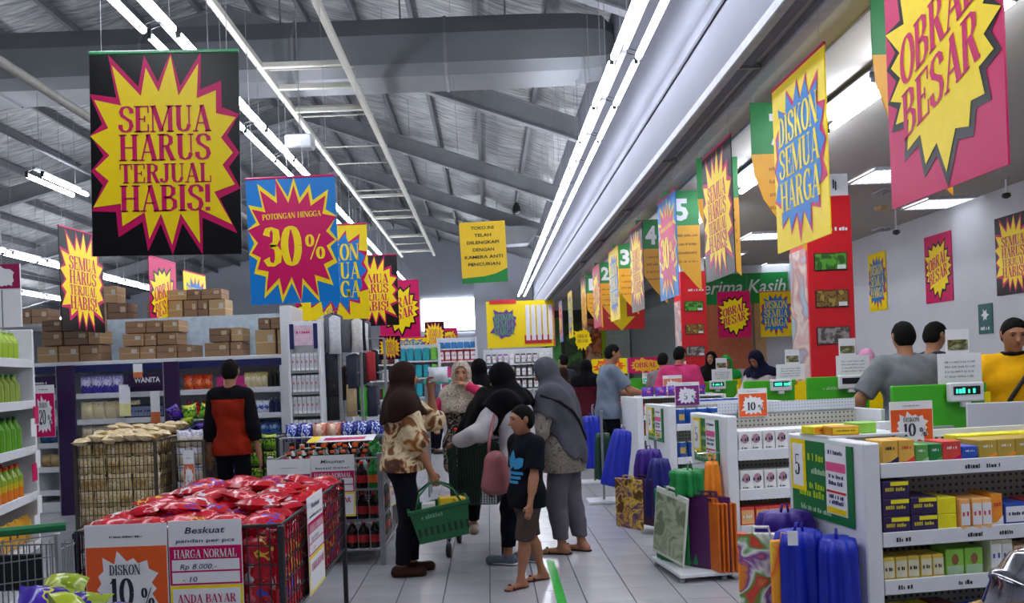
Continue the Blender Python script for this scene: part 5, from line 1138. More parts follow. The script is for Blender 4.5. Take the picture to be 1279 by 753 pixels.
gm = {n: M('cloth_' + n, c, .8, .15, 30) for n, c in (('teal', '3a9a94'), ('cream', 'c8c0a0'), ('navy', '1c2036'), ('black', '121216'), ('wine', '5a1c30'), ('red', 'a01c28'), ('grey', '5a5c66'), ('lime', '4ab83a'), ('white', 'c8c8cc'), ('tan', 'a8926a'))}
gl = [('cream', 407, 388, 442, 9.15), ('grey', 413, 390, 440, 9.15), ('white', 419, 390, 442, 9.15), ('teal', 407, 446, 474, 9.15), ('navy', 414, 446, 474, 9.15), ('wine', 408, 470, 495, 9.15), ('black', 416, 470, 495, 9.15), ('teal', 409, 495, 525, 9.15), ('black', 417, 495, 525, 9.15),
      ('grey', 434, 392, 440, 10.4), ('navy', 440, 444, 485, 10.4), ('black', 426, 450, 500, 10.4), ('white', 447, 395, 440, 10.4), ('tan', 440, 485, 520, 10.4), ('white', 455, 400, 440, 11.7), ('black', 452, 446, 480, 11.6), ('red', 464, 440, 476, 11.7), ('lime', 455, 486, 520, 11.7), ('navy', 466, 480, 520, 11.7)]
for i, (n, px, y0, y1, d) in enumerate(gl):
    a, c = at(px, y0, d), at(px, y1, d); put('gm_' + n, mk_garment(.15, .44, gm[n]), 'garment', (c[0], d, c[2]), 0, '%s garment hanging on the %s clothes rack, %s' % (n, {9: 'first', 10: 'second', 11: 'third'}[int(d)], ('upper left', 'upper middle', 'upper right', 'second row left', 'second row right', 'third row left', 'third row right', 'lowest left', 'lowest right', 'top left', 'middle', 'left edge', 'top right', 'lowest', 'top', 'middle left', 'middle right', 'lower left', 'lower right')[i]), 'hanging garments', (0, 0, .5))
for i, (n, px, y0, y1, d) in enumerate(gl):
    c = at(px + 4, y1 - 2, d + .13); n2 = ('black', 'navy', 'grey', 'wine')[i % 4]
    put('gm_' + n2, mk_garment(.15, .44, gm[n2]), 'garment', c, 0, '%s garment tucked behind a %s one on the %s rack, place %s' % (n2, n, {9: 'first', 10: 'second', 11: 'third'}[int(d)], nth(i)), 'hanging garments behind', (0, 0, -.4))
# far shelves: teal towels, magenta and red goods
def far_shelf(label, px0, px1, d, zt, shelves):
    a, c = at(px0, 470, d)[0], at(px1, 470, d)[0]; o = thing('far_shelf', label, 'shelf', ((a + c) / 2, d, 0)); h = (c - a) / 2
    B().box(-h, h, .3, .34, 0, zt).build('back_panel', white, o); [B().box(x - .02, x + .02, 0, .34, 0, zt).build('end_panel', white, o) for x in (-h, h)]
    for z in shelves: B().box(-h + .02, h - .02, 0, .3, z - .03, z).build('shelf_board', white, o)
    return o
far_shelf('distant shelf of teal towels and lime packs beyond the brown hijab woman', 497, 549, 16, 2.05, (.5, 1.0, 1.38, 1.72))
tw = {n: M('towel_' + n, c, .8) for n, c in (('teal', '2aa4b4'), ('lime', '7ac84a'), ('magenta', 'c83a78'), ('red', 'd04048'), ('blue', '2a78b8'))}
for r_, z in enumerate((1.38, 1.72, 1.0)):
    for i in range(5): put('tw_' + ('teal' if i < 4 or r_ == 2 else 'lime'), mk_box(.13, .2, .26, tw['teal' if i < 4 or r_ == 2 else 'lime'], None, name='towel_stack', c=.02), 'towels', (at(503 + i * 10, 470, 16)[0], 16.14, z), 0, '%s towel stack on the distant shelf, %s level, %s from the left' % ('teal' if i < 4 or r_ == 2 else 'lime', ('middle', 'top', 'low')[r_], nth(i)), 'towel stacks')
far_shelf('distant shelf of mixed folded goods left of the teal towels', 440, 495, 15, 1.95, (.5, 1.0, 1.36, 1.66))
for r_, z in enumerate((1.36, 1.66, 1.0)):
    for i in range(6):
        n = ('tan', 'wine', 'lime', 'grey', 'white', 'navy')[(i + 2 * r_) % 6]; put('fold_' + n, mk_box(.12, .2, .2, gm[n], None, name='folded_stack', c=.02), 'clothes', (at(446 + i * 8.7, 470, 15)[0], 15.14, z), 0, '%s folded stack on the distant mixed shelf, %s level, %s from the left' % (n, ('middle', 'top', 'low')[r_], nth(i)), 'folded stacks')
far_shelf('distant shelf of magenta and red boxes beyond the pink shirt woman', 548, 596, 18, 2.25, (.5, 1.0, 1.35, 1.72, 2.0))
for r_, (z, n) in enumerate(((1.35, 'magenta'), (1.72, 'red'), (2.0, 'blue'), (1.0, 'magenta'))):
    for i in range(6): put('tw2_' + n, mk_box(.12, .2, .24 if n != 'blue' else .14, tw[n], PAPER if n == 'red' else None, MAG, c=.01), 'box', (at(552 + i * 8, 470, 18)[0], 18.14, z), 0, '%s box on the distant shelf, %s level, %s from the left' % (n, ('second', 'third', 'top', 'lowest')[r_], nth(i)), 'distant boxes')
stack('at the far end before the white block', at(589, 470, 21)[0], at(611, 470, 21)[0], 21, 1.45, (.28, .24, .26, .2), (.25, .45), seed=31)
o = thing('far_rack', 'grey rack below the far stacked cartons', 'rack', (at(600, 470, 21)[0], 20.8, 0)); B().box(-.28, .28, 0, .45, 1.41, 1.45).build('deck', grey, o); [B().box(x - .02, x + .02, y - .02, y + .02, 0, 1.41).build('post', grey, o) for x in (-.25, .25) for y in (.03, .42)]
far_shelf('distant white shelf under the yellow framed promotion board', 606, 690, 19.5, 1.98, (.5, 1.0, 1.3, 1.62))
for r_, z in enumerate((1.62, 1.3, 1.0)):
    for i in range(11):
        n = ('grey', 'grey', 'violet', 'violet', 'pale', 'dark', 'dark', 'dark', 'dark', 'pale', 'pale')[i]
        put('fs_' + n, mk_box(.1, .16, .24, {'grey': gm['grey'], 'violet': M('box_lilac', '8a4aa0', .5), 'pale': wht, 'dark': M('box_umber', '4a443c', .5)}[n], PAPER, MAG), 'box', (at(611 + i * 7.3, 470, 19.5)[0], 19.62, z), 0, '%s small box on the shelf under the promotion board, %s level, %s from left' % (n, ('top', 'middle', 'low')[r_], nth(i)), 'boxes under the promotion board')
o = thing('teal_table', 'small teal topped table beyond the basket woman', 'table', at(548, 474, 9.6)[:2] + (0,)); z = at(548, 474, 9.6)[2]; B().box(-.17, .17, -.2, .2, z - .05, z, c=.006).build('top', M('teal_plastic', '2fa890', .4), o); [B().box(x - .012, x + .012, y - .012, y + .012, 0, z - .05).build('leg', lwire, o) for x in (-.15, .15) for y in (-.17, .17)]
# shop fronts past the checkouts
o = thing('shop_front', 'dark food shop front beyond the checkouts with orange pictures', 'shop', (3.2, 25.4, 0)); dk = M('shop_dark', '2c2a28', .6)
B().box(-1.35, 1.3, 0, .1, 0, 3.3).build('wall_board', dk, o); fr = M('frosted_panel', 'aab4ac', .5)
a, c = at(808, 425, 25.2), at(846, 392, 25.2); B().box(.55, 1.3, -.1, 0, 1.3, 3.0).build('frosted_panel', fr, o); B().box(.42, .55, -.12, 0, 1.3, 3.0).build('lime_post', M('lime_paint', '9ab81c', .5), o)
food = MP('food_print', ['b8502a', 'd87a4a', '8a3018', 'c8a080', 'e0b090'], 2.2, .4); B().box(-.1, .4, -.06, 0, 1.2, 3.0).build('food_poster', food, o); B().box(-1.3, -1.0, -.06, 0, 1.4, 2.4).build('rust_poster', M('rust_board', '8a3418', .5), o)
B().box(-.75, -.2, -.06, 0, 1.5, 2.9).build('leaf_poster', MP('leaf_print', ['2c3a2a', '4a7a3a', '24301f', '3a4a34'], 1.6, .5), o); B().box(.4, 1.3, -.14, -.02, .0, 1.3).build('dark_counter', dk, o)
o = thing('promo_strip', 'low strip board of yellow and magenta sale posters behind the checkout shoppers', 'board', (at(785, 470, 14.5)[0], 14.5, 0)); 
for i, k_ in enumerate('AD'): 
    B().box(-.66 + i * .66, -.02 + i * .66, 0, .01, 1.32, 1.6).build('panel', STY['C' if i == 0 else 'D'][0], o); B().fan((-.34 + i * .66, 1.46), burst(-.34 + i * .66, 1.46, .3, .13, 14, i, .75), -.003).build('burst', (ORG, GLD)[i], o); B().write('OBRAL', -.34 + i * .66, 1.42, .09, -.006, .4).build('lettering', (YEL, MAG)[i], o)
for x in (-.6, 0, .6): B().box(x - .015, x + .015, .01, .03, 0, 1.6).build('leg', lwire, o)
p = at(856, 395, 15.8)
o = thing('wall_shop_board', 'orange brown shop board behind the OBRAL BESAR poster under the green banner', 'board', (at(905, 400, 17.4)[0], 17.43, 0)); B().box(-.55, .6, 0, .06, 1.3, 2.84).build('board', M('clay_board', 'b86a44', .6), o); B().box(.66, .9, 0, .06, 1.3, 2.84).build('tan_panel', M('tan_board', 'b89468', .6), o); B().box(-.5, .85, .02, .06, 0, 1.3).build('skirt', white, o)
# ---------- trolleys
def trolley(label, loc, rz, L=.8, w=.52, frame=M('trolley_green', '0f2e22', .4), hm=RED, flap=True, h0=.42, h1=.95):
    o = thing('shopping_trolley', label, 'trolley', loc, rz)       # handle at y=0, nose at y=L
    for s in (-1, 1):
        B().tube([(s * w / 2, .02, h1), (s * w / 2, .12, h0 + .05), (s * w * .45, .2, .16), (s * w * .4, L, .14)], .012, 6).build('side_tube', frame, o)
        for y in (.2, L - .02):
            f = B().box(s * w * .42 - .012, s * w * .42 + .012, y - .012, y + .012, .08, .17).build('wheel_fork', chrome, o)
            q = B().lathe([(.01, -.02), (.055, -.016), (.06, 0), (.055, .016), (.01, .02)], 14); q.v = [(s * w * .42 + z, y + a_, .0605 + b_) for a_, b_, z in q.v]; q.build('wheel', black, f, smooth=True)
    B().tube([(-w / 2, 0, h1), (w / 2, 0, h1)], .02, 8).build('handle', hm, o)
    W_ = lambda t, u, z: ((u - .5) * (w - .12 * t) * (.9 + .1 * z), .04 + t * (L - .04) + .0 * z, h0 + (h1 - .06 - h0) * z - (0 if z else 0))
    for nm, pts in (('basket_side', [(t, 0) for t in np.linspace(0, 1, 25)]), ('basket_side', [(t, 1) for t in np.linspace(0, 1, 25)]), ('basket_front', [(1, u) for u in np.linspace(0, 1, 19)]), ('basket_back', [(0, u) for u in np.linspace(0, 1, 19)])):
        b = B()
        for t, u in pts: b.tube([W_(t, u, 0), W_(t, u, 1)], .0042, 4)
        for z in (0, .25, .5, .75, 1): b.tube([W_(pts[0][0], pts[0][1], z), W_(pts[-1][0], pts[-1][1], z)], .005 if z in (0, 1) else .0035, 4)
        stuff(b.build(nm, frame, o))
    b = B(); [b.tube([W_(t, 0, 0), W_(t, 1, 0)], .0035, 4) for t in np.linspace(0, 1, 13)]; stuff(b.build('basket_floor', frame, o))
    if flap: B().box(-w * .44, w * .44, .07, .085, h0 + .02, h1 - .1, c=.004).build('seat_flap', M('flap_green', '0c1f18', .4), o)
    return o
trolley('dark green shopping trolley with a red handle between the hijab women', (-.06, 6.98, 0), math.pi - .12, .74)
nt_ = thing('shopping_trolley', 'empty wire trolley with a green handle and black flap at the bottom left', 'trolley', (-1.72, 2.9, 0))
p0, p1 = at(-30, 668, 2.9), at(82, 657, 3.05)
GH = M('handle_green', '0f6a3a', .4)
B().box(-.42, .1, -.02, .02, p1[2] - .72, p1[2] - .70).build('floor_rack', dwire, nt_)
B().tube([(p0[0] + 1.72, 0, p0[2]), (p1[0] + 1.72, p1[1] - 2.9, p1[2])], .018, 8).build('handle', GH, nt_)
a, c = at(-30, 740, 2.9), at(70, 684, 3.0); fl_ = B().box(a[0] + 1.72, c[0] + 1.72, .0, .014, a[2], c[2] - .0, c=.004).build('flap', black, nt_)
b = B()
for i in range(14): x = a[0] + 1.72 + i * .028; b.tube([(x, -.012, a[2]), (x, -.012, c[2] + .05)], .002, 4)
for k in range(3): b.tube([(a[0] + 1.72, -.016, a[2] + .02 + k * .075), (c[0] + 1.78, -.016, a[2] + .05 + k * .075)], .003, 4)
stuff(b.build('wire_panel', lwire, nt_))
for x in (a[0] + 1.70, c[0] + 1.78): B().tube([(x, 0, p1[2]), (x, .02, .1), (x, .3, .08)], .012, 6).build('side_tube', lwire, nt_); q = B().lathe([(.01, -.02), (.055, -.016), (.06, 0), (.055, .016), (.01, .02)], 14); q.v = [(x + z, .15 + a_, .0605 + b_) for a_, b_, z in q.v]; q.build('wheel', black, nt_, smooth=True)
b = B(); X0_, X1_ = a[0] + 1.7, c[0] + 1.78
for i in range(12): y = .12 * i / 11; b.tube([(X1_, y, .35), (X1_, y, p1[2] - .06)], .003, 4)
for i in range(5): z = .35 + (p1[2] - .41) * i / 4; b.tube([(X0_, .12, z), (X1_, .12, z), (X1_, 0, z)], .0035, 4)
for i in range(16): b.tube([(X0_ + (X1_ - X0_) * i / 15, .12, .35), (X0_ + (X1_ - X0_) * i / 15, .12, p1[2] - .06)], .003, 4)
stuff(b.build('basket_wires', lwire, nt_))
# the photographer's own trolley: only its load shows at the lower edge
ot = thing('shopping_trolley', 'near trolley whose load of violet packs shows at the bottom edge', 'trolley', (-1.15, 2.25, 0)); zt = at(120, 751, 2.3)[2] - .10
B().box(-.42, .45, -.14, .25, zt - .02, zt, c=.006).build('basket_floor', dwire, ot); [B().tube([(x, y, zt), (x, y, .06)], .012, 6).build('leg', dwire, ot) for x in (-.4, .42) for y in (-.1, .22)]; [B().lathe([(.05, 0), (.06, .03), (.05, .06)], 10, (x, y, 0)).build('wheel', black, ot) for x in (-.4, .42) for y in (-.1, .22)]
vb = MB('violet_snack', '3a1c9a', [(.35, '4a28b0'), (.5, 'c8c43a'), (.58, '34188a'), (.8, '8a9a2a')], .22, 0, .5)
for i, (px, py, rz, w_) in enumerate(((62, 742, .5, .26), (88, 751, -.3, .24), (150, 766, .1, .3), (190, 770, -.2, .2))):
    p = at(px, py, 2.25); put('vs', mk_lying(.17, .14, .075, vb, None, 'snack_bag'), 'snack bag', (p[0], p[1] + .02 * i, p[2] - .03), 0, 'shiny violet snack bag at the bottom edge, %s from the left' % nth(i), 'violet snack bags', (.5 if i < 2 else .15, .25 * (1 - i % 2), rz))
p = at(80, 733, 2.33); put('ls', mk_lying(.12, .1, .07, MB('lime_snack', 'a8b828', [(.4, 'd8e08a'), (.55, '8aa020')], .22, 0, .4), None, 'snack_bag'), 'snack bag', p, 0, 'lime yellow snack bag on top of the violet bags at the bottom left', None, (.3, .1, .3))
p = at(101, 752, 2.28); put('ls', None, 'snack bag', (p[0], p[1] - .06, p[2]), 0, 'olive yellow snack bag right of the violet bags at the bottom left', None, (.7, .5, 1.4))
# silver vessel and tan basket rim at the bottom right corner
p = at(1300, 726, 2.1); o = thing('steel_vessel', 'shiny silver domed metal vessel at the bottom right corner', 'vessel', p, 0)
q = B().lathe([(.02, -.16), (.10, -.15), (.105, -.05), (.112, -.04), (.112, -.02), (.1, -.01), (.09, .04), (.06, .075), (.02, .088)], 28); q.build('body', M('polished_steel', '9a9aa4', .12, .1, 6, metal=1), o, smooth=True).rotation_euler = (0, .45, 0)
B().lathe([(.012, .085), (.02, .1), (.012, .112)], 12).build('knob', black, o).rotation_euler = (0, .45, 0)
tb_ = thing('tan_basket', 'tan woven basket rim in the bottom right corner under the silver vessel', 'basket', (p[0] + .04, p[1] - .05, 0)); zr = at(1240, 788, 2.0)[2]; tan = M('tan_rattan', 'a8843c', .5, .2, 60, bump=.4)
B().tube([(.3 * math.cos(t), .2 * math.sin(t), zr + .02 * math.cos(t)) for t in np.linspace(0, 2 * math.pi, 33)], .014, 8).build('rim', tan, tb_, smooth=True); B().lathe([(.26, zr - .22), (.3, zr)], 32, sy=.67).build('bowl', tan, tb_, smooth=True); B().lathe([(.2, 0), (.04, .05), (.04, zr - .22)], 16).build('stand', dwire, tb_)
# ================================================================== PEOPLE: bodies and clothes grown as smooth solids (surface nets)
V3 = lambda *a: np.array(a, float)
def unit(v): v = np.asarray(v, float); return v / (np.linalg.norm(v) + 1e-9)
class SDF:
    def __init__(s, lo, hi, cell):
        s.lo = np.array(lo, float); s.cell = cell; s.n = np.ceil((np.array(hi) - s.lo) / cell).astype(int) + 1
        s.D = np.full(s.n, 1.0, np.float32)
    def _sub(s, lo, hi):
        a = np.clip(np.floor((np.array(lo) - s.lo) / s.cell).astype(int), 0, s.n); b = np.clip(np.ceil((np.array(hi) - s.lo) / s.cell).astype(int) + 1, 0, s.n)
        if (b <= a).any(): return None, None
        g = [np.arange(a[i], b[i], dtype=np.float32) * s.cell + s.lo[i] for i in range(3)]
        return (slice(a[0], b[0]), slice(a[1], b[1]), slice(a[2], b[2])), (g[0][:, None, None], g[1][None, :, None], g[2][None, None, :])
    def put(s, sl, d, k):
        o = s.D[sl]
        if k > 0: h = np.maximum(k - np.abs(o - d), 0); s.D[sl] = np.minimum(o, d) - h * h * .25 / k
        else: s.D[sl] = np.minimum(o, d)
    def cap(s, a, b, ra, rb, k=.02, flat=1., cuts=(), squash=None):
        """tapered capsule; squash=(axis unit vector, factor) thins it along one direction; cuts = [(normal, point)]"""
        a, b = np.array(a, float), np.array(b, float); R = max(ra, rb); m = R * 1.3 + k + 2 * s.cell
        sl, g = s._sub(np.minimum(a, b) - m, np.maximum(a, b) + m)
        if sl is None: return s
        ab = b - a; L2 = max((ab ** 2).sum(), 1e-9); p = [g[i] - a[i] for i in range(3)]
        t = np.clip((p[0] * ab[0] + p[1] * ab[1] + p[2] * ab[2]) / L2, 0, 1)
        q = [p[i] - t * ab[i] for i in range(3)]
        if squash is not None:
            n, f = squash; dn = q[0] * n[0] + q[1] * n[1] + q[2] * n[2]; q = [q[i] + dn * n[i] * (1 / f - 1) for i in range(3)]
            d = (np.sqrt(q[0] ** 2 + q[1] ** 2 + q[2] ** 2) - (ra + (rb - ra) * t)) * (.5 + .5 * f)
        else: d = np.sqrt(q[0] ** 2 + q[1] ** 2 + q[2] ** 2) - (ra + (rb - ra) * t)
        for n, pt in cuts: d = np.maximum(d, (g[0] - pt[0]) * n[0] + (g[1] - pt[1]) * n[1] + (g[2] - pt[2]) * n[2])
        s.put(sl, d, k); return s
    def ell(s, c, r, k=.02, ax=None, cut=False, cuts=()):
        c = np.array(c, float); R = max(r); m = R + k + 2 * s.cell; sl, g = s._sub(c - m, c + m)
        if sl is None: return s
        p = [g[i] - c[i] for i in range(3)]
        if ax is not None: p = [p[0] * ax[i][0] + p[1] * ax[i][1] + p[2] * ax[i][2] for i in range(3)]
        k0 = np.sqrt((p[0] / r[0]) ** 2 + (p[1] / r[1]) ** 2 + (p[2] / r[2]) ** 2); k1 = np.sqrt((p[0] / r[0] ** 2) ** 2 + (p[1] / r[1] ** 2) ** 2 + (p[2] / r[2] ** 2) ** 2)
        d = k0 * (k0 - 1) / np.maximum(k1, 1e-6)
        d = np.where(k0 < .05, -min(r), d)
        for n, pt in cuts: d = np.maximum(d, (g[0] - pt[0]) * n[0] + (g[1] - pt[1]) * n[1] + (g[2] - pt[2]) * n[2])
        if cut: s.D[sl] = np.maximum(s.D[sl], -d)
        else: s.put(sl, d, k)
        return s
    def plane(s, n, p):
        g = [np.arange(s.n[i], dtype=np.float32) * s.cell + s.lo[i] for i in range(3)]
        s.D = np.maximum(s.D, (g[0][:, None, None] - p[0]) * n[0] + (g[1][None, :, None] - p[1]) * n[1] + (g[2][None, None, :] - p[2]) * n[2]); return s
    def folds(s, amp, fn):
        g = [np.arange(s.n[i], dtype=np.float32) * s.cell + s.lo[i] for i in range(3)]
        s.D = s.D + amp * fn(g[0][:, None, None], g[1][None, :, None], g[2][None, None, :]); return s
    def mesh(s):
        D = s.D; D[[0, -1]] = 1; D[:, [0, -1]] = 1; D[:, :, [0, -1]] = 1
        I = D < 0; c = np.zeros(np.array(D.shape) - 1, np.uint8)
        for i in (0, 1):
            for j in (0, 1):
                for k in (0, 1): c += I[i:D.shape[0] - 1 + i, j:D.shape[1] - 1 + j, k:D.shape[2] - 1 + k]
        act = (c > 0) & (c < 8); idx = np.argwhere(act)
        if len(idx) == 0: return None
        num = np.full(act.shape, -1, np.int64); num[act] = np.arange(len(idx))
        acc = np.zeros((len(idx), 3)); cnt = np.zeros(len(idx))
        co = [(i, j, k) for i in (0, 1) for j in (0, 1) for k in (0, 1)]; val = np.stack([D[idx[:, 0] + i, idx[:, 1] + j, idx[:, 2] + k] for i, j, k in co], 1)
        for a in range(8):
            for b in range(a + 1, 8):
                if sum(abs(co[a][q] - co[b][q]) for q in range(3)) != 1: continue
                va, vb = val[:, a], val[:, b]; m = (va < 0) != (vb < 0); t = np.where(m, va / np.where(m, va - vb, 1), 0)
                P = np.array(co[a])[None] + t[:, None] * (np.array(co[b]) - np.array(co[a]))[None]
                acc[m] += P[m]; cnt[m] += 1
        v = (idx + acc / cnt[:, None]) * s.cell + s.lo
        F_ = []
        for ax in range(3):
            u, w = (ax + 1) % 3, (ax + 2) % 3; sl0 = [slice(None)] * 3; sl1 = [slice(None)] * 3; sl0[ax] = slice(0, -1); sl1[ax] = slice(1, None)
            e = np.argwhere(I[tuple(sl0)] != I[tuple(sl1)]); e = e[(e[:, u] > 0) & (e[:, w] > 0)]
            fl_ = I[tuple(sl0)][tuple(e.T)]; du = np.zeros(3, int); dw = np.zeros(3, int); du[u] = 1; dw[w] = 1
            q = np.stack([num[tuple((e - du - dw).T)], num[tuple((e - dw).T)], num[tuple(e.T)], num[tuple((e - du).T)]], 1)
            q[~fl_] = q[~fl_][:, ::-1]; F_.append(q)
        return v, np.concatenate(F_)
    def build(s, name, mat, parent):
        r = s.mesh()
        if r is None: return None
        v, f = r; me = bpy.data.meshes.new(name); me.vertices.add(len(v)); me.vertices.foreach_set('co', v.astype(np.float32).ravel())
        me.loops.add(f.size); me.loops.foreach_set('vertex_index', f.astype(np.int32).ravel()); me.polygons.add(len(f))
        me.polygons.foreach_set('loop_start', np.arange(0, f.size, 4, dtype=np.int32)); me.polygons.foreach_set('use_smooth', np.ones(len(f), bool))
        me.update(); me.validate(); me.materials.append(mat); o = bpy.data.objects.new(name, me); COL.objects.link(o); o.parent = parent; return o
def ik(a, c, l1, l2, pole):
    d = c - a; L = np.linalg.norm(d); L_ = min(L, (l1 + l2) * .999); u = d / (L + 1e-9); c = a + u * L_
    x = (l1 * l1 - l2 * l2 + L_ * L_) / (2 * L_); h = math.sqrt(max(l1 * l1 - x * x, 0)); p = pole - u * (pole @ u); return a + u * x + unit(p) * h, c
SKIN = M('skin_tan', '9c6a4c', .55, .06, 8); SKIN2 = M('skin_light', 'b0805f', .55, .06, 8); HAIR = M('hair_black', '0c0a0a', .85, .2, 60, bump=.4, bscale=120, spec=.15); EYEM = M('eye_dark', '15100e', .3); LIP = M('lip', '8a463e', .5)
def cloth(n, c, r=.85, v=.12): return M('wear_' + n, c, r, v, 12, bump=.12, bscale=26, spec=.12)
def person(label, X, Y, face, H, cell=.011, lean=0., pelf=0., head=(0., 0., 0.), R=None, Lh=None, lf=None, rf=None, skin=SKIN, build=1., child=False,
           top=None, bottom=None, hair='short', scarf=None, shoes=None, zroot=0., curl=.6, polR=None, polL=None, twist=0., hand_only=True, female=False):
    """face: heading in degrees, 0 = away from the camera (+Y), 90 = to the left (-X). Local axes: x right, y forward, z up. R/Lh: wrist targets as fractions of H"""
    o = thing('person', label, 'person', (X, Y, zroot), math.radians(face)); s = H / 1.7; hs = s * (1.22 if child else 1.0)
    hipz = .50 * H; ln = math.radians(lean); up = V3(0, math.sin(ln), math.cos(ln)); fwd = V3(0, math.cos(ln), -math.sin(ln))
    tw = math.radians(twist); rt = V3(math.cos(tw), math.sin(tw), 0)
    P = V3(0, pelf * H, hipz); waist = P + up * .10 * H; chest = P + up * .215 * H; neck = P + up * .325 * H; sw = (.086 if female else .098) * H * build ** .5
    ftw = V3(-math.sin(tw) * math.cos(ln), math.cos(tw) * math.cos(ln), -math.sin(ln))
    sh = {1: P + up * .282 * H + rt * sw, -1: P + up * .282 * H - rt * sw}
    hp, hy, hr = [math.radians(a) for a in head]
    hf = V3(-math.sin(hy) * math.cos(hp), math.cos(hy) * math.cos(hp), math.sin(hp)); hrx = V3(math.cos(hy), math.sin(hy), 0); hu = np.cross(hrx, hf)
    if hr: hrx, hu = hrx * math.cos(hr) + hu * math.sin(hr), hu * math.cos(hr) - hrx * math.sin(hr)
    HC = neck + (up * .7 + hu * .3) * .052 * H + hu * .07 * hs + hf * .012 * hs + V3(0, .01, 0)
    hip = {1: P + V3(.052 * H * build ** .5, 0, 0), -1: P + V3(-.052 * H * build ** .5, 0, 0)}
    foot = {1: V3(*(rf or (.055 * H, 0, 0))), -1: V3(*(lf or (-.055 * H, 0, 0)))}
    ank, knee, wri, elb, fdir = {}, {}, {}, {}, {}
    for q in (1, -1):
        a = foot[q] + V3(0, 0, .045 * H); knee[q], ank[q] = ik(hip[q], a, .232 * H, .228 * H, V3(.1 * q, 1, 0))
        w = (R if q == 1 else Lh) or (q * .155, .02, .455); w = V3(*w) * H; pol = (polR if q == 1 else polL) or (.35 * q, -1, -.35)
        elb[q], wri[q] = ik(sh[q] + V3(0, 0, -.005), w, .172 * H, .15 * H, V3(*pol)); fdir[q] = unit(wri[q] - elb[q])
    m = .3; pts = np.array([P, HC + hu * .15, *ank.values(), *wri.values(), *elb.values(), *knee.values(), *sh.values()]); lo, hi = pts.min(0) - m * s, pts.max(0) + m * s; lo[2] = -.02
    new = lambda c=cell: SDF(lo, hi, c)
    bs_ = s * build
    def torso(S, off=0., k=.06):
        S.cap(P + V3(-.05 * s, 0, -.01), P + V3(.05 * s, 0, -.01), .098 * bs_ + off, .098 * bs_ + off, k, squash=(fwd, .95))
        S.cap(P + rt * 0, waist, .115 * bs_ + off, .108 * bs_ + off, k, squash=(ftw, .86)); S.cap(waist, chest, .112 * bs_ + off, .13 * bs_ + off, k, squash=(ftw, .8))
        S.cap(chest - rt * .05 * s, chest + rt * .05 * s, .115 * bs_ + off, .115 * bs_ + off, k, squash=(ftw, .86))
        for q in (1, -1): S.cap(neck - up * .045 * s + rt * q * .03 * s, sh[q] - rt * q * .02 * s, .05 * s + off, .05 * s + off, k)
        if female:
            for q in (1, -1): S.ell(chest + rt * q * .062 * s + ftw * .075 * s, (.062 * s + off,) * 3, .05)
        return S
    def arm(S, q, f0, f1, off, k=.03, cutend=True, r=(.046, .038, .034, .026)):
        """sleeve or limb from fraction f0..f1 of the arm (0 shoulder, 1 elbow, 2 wrist)"""
        r = [v * bs_ + off for v in r]
        if f1 <= 1:
            e = sh[q] + (elb[q] - sh[q]) * f1; d = unit(elb[q] - sh[q]); S.cap(sh[q], e + d * .05, r[0], r[0] + (r[1] - r[0]) * f1, k, cuts=[(d, e)])
        else:
            S.cap(sh[q], elb[q], r[0], r[1], k); d = fdir[q]; e = elb[q] + (wri[q] - elb[q]) * (f1 - 1); S.cap(elb[q], e + d * (.05 if cutend else 0), r[2], r[2] + (r[3] - r[2]) * (f1 - 1), k, cuts=[(d, e)] if cutend else [])
    def hand(S, q):
        d = fdir[q]; W0 = wri[q]; side = unit(np.cross(d, V3(0, 0, 1)) if abs(d[2]) < .8 else np.cross(d, V3(q, .2, 0))); n = unit(np.cross(side, d))
        inward = unit(V3(-q, .15, 0) if abs(d[2]) > .8 else V3(0, 0, -1))
        if n @ inward < 0: n = -n
        h = s * (.92 if female or child else 1.) ; pc = W0 + d * .045 * h
        S.cap(W0, W0 + d * .02, .026 * h, .028 * h, .01); S.cap(pc - side * .017 * h, pc + side * .017 * h, .024 * h, .024 * h, .012, squash=(n, .6)); S.cap(pc - side * .02 * h + d * .03 * h, pc + side * .024 * h + d * .03 * h, .02 * h, .018 * h, .012, squash=(n, .7))
        for i, (u, L) in enumerate(((-.028, .066), (-.009, .075), (.010, .07), (.028, .055))):
            b = W0 + d * .082 * h + side * u * h; a1 = .35 * curl; a2 = 1.1 * curl + .05 * i; c1 = b + (d * math.cos(a1) + n * math.sin(a1)) * L * .5 * h; c2 = c1 + (d * math.cos(a2) + n * math.sin(a2)) * L * .5 * h
            S.cap(b - d * .012 * h, c1, .0096 * h, .0088 * h, .004); S.cap(c1, c2, .0088 * h, .0072 * h, .003)
        tq = -1 if (side @ V3(0, 1, 0)) < 0 else 1
        t0 = W0 + d * .03 * h + side * tq * .026 * h; t1 = t0 + (d * .6 + side * tq * .6 + n * .3) * .04 * h; S.cap(t0, t1, .012 * h, .0095 * h, .006); S.cap(t1, t1 + (d * .9 + n * .35) * .028 * h, .0095 * h, .0078 * h, .004)
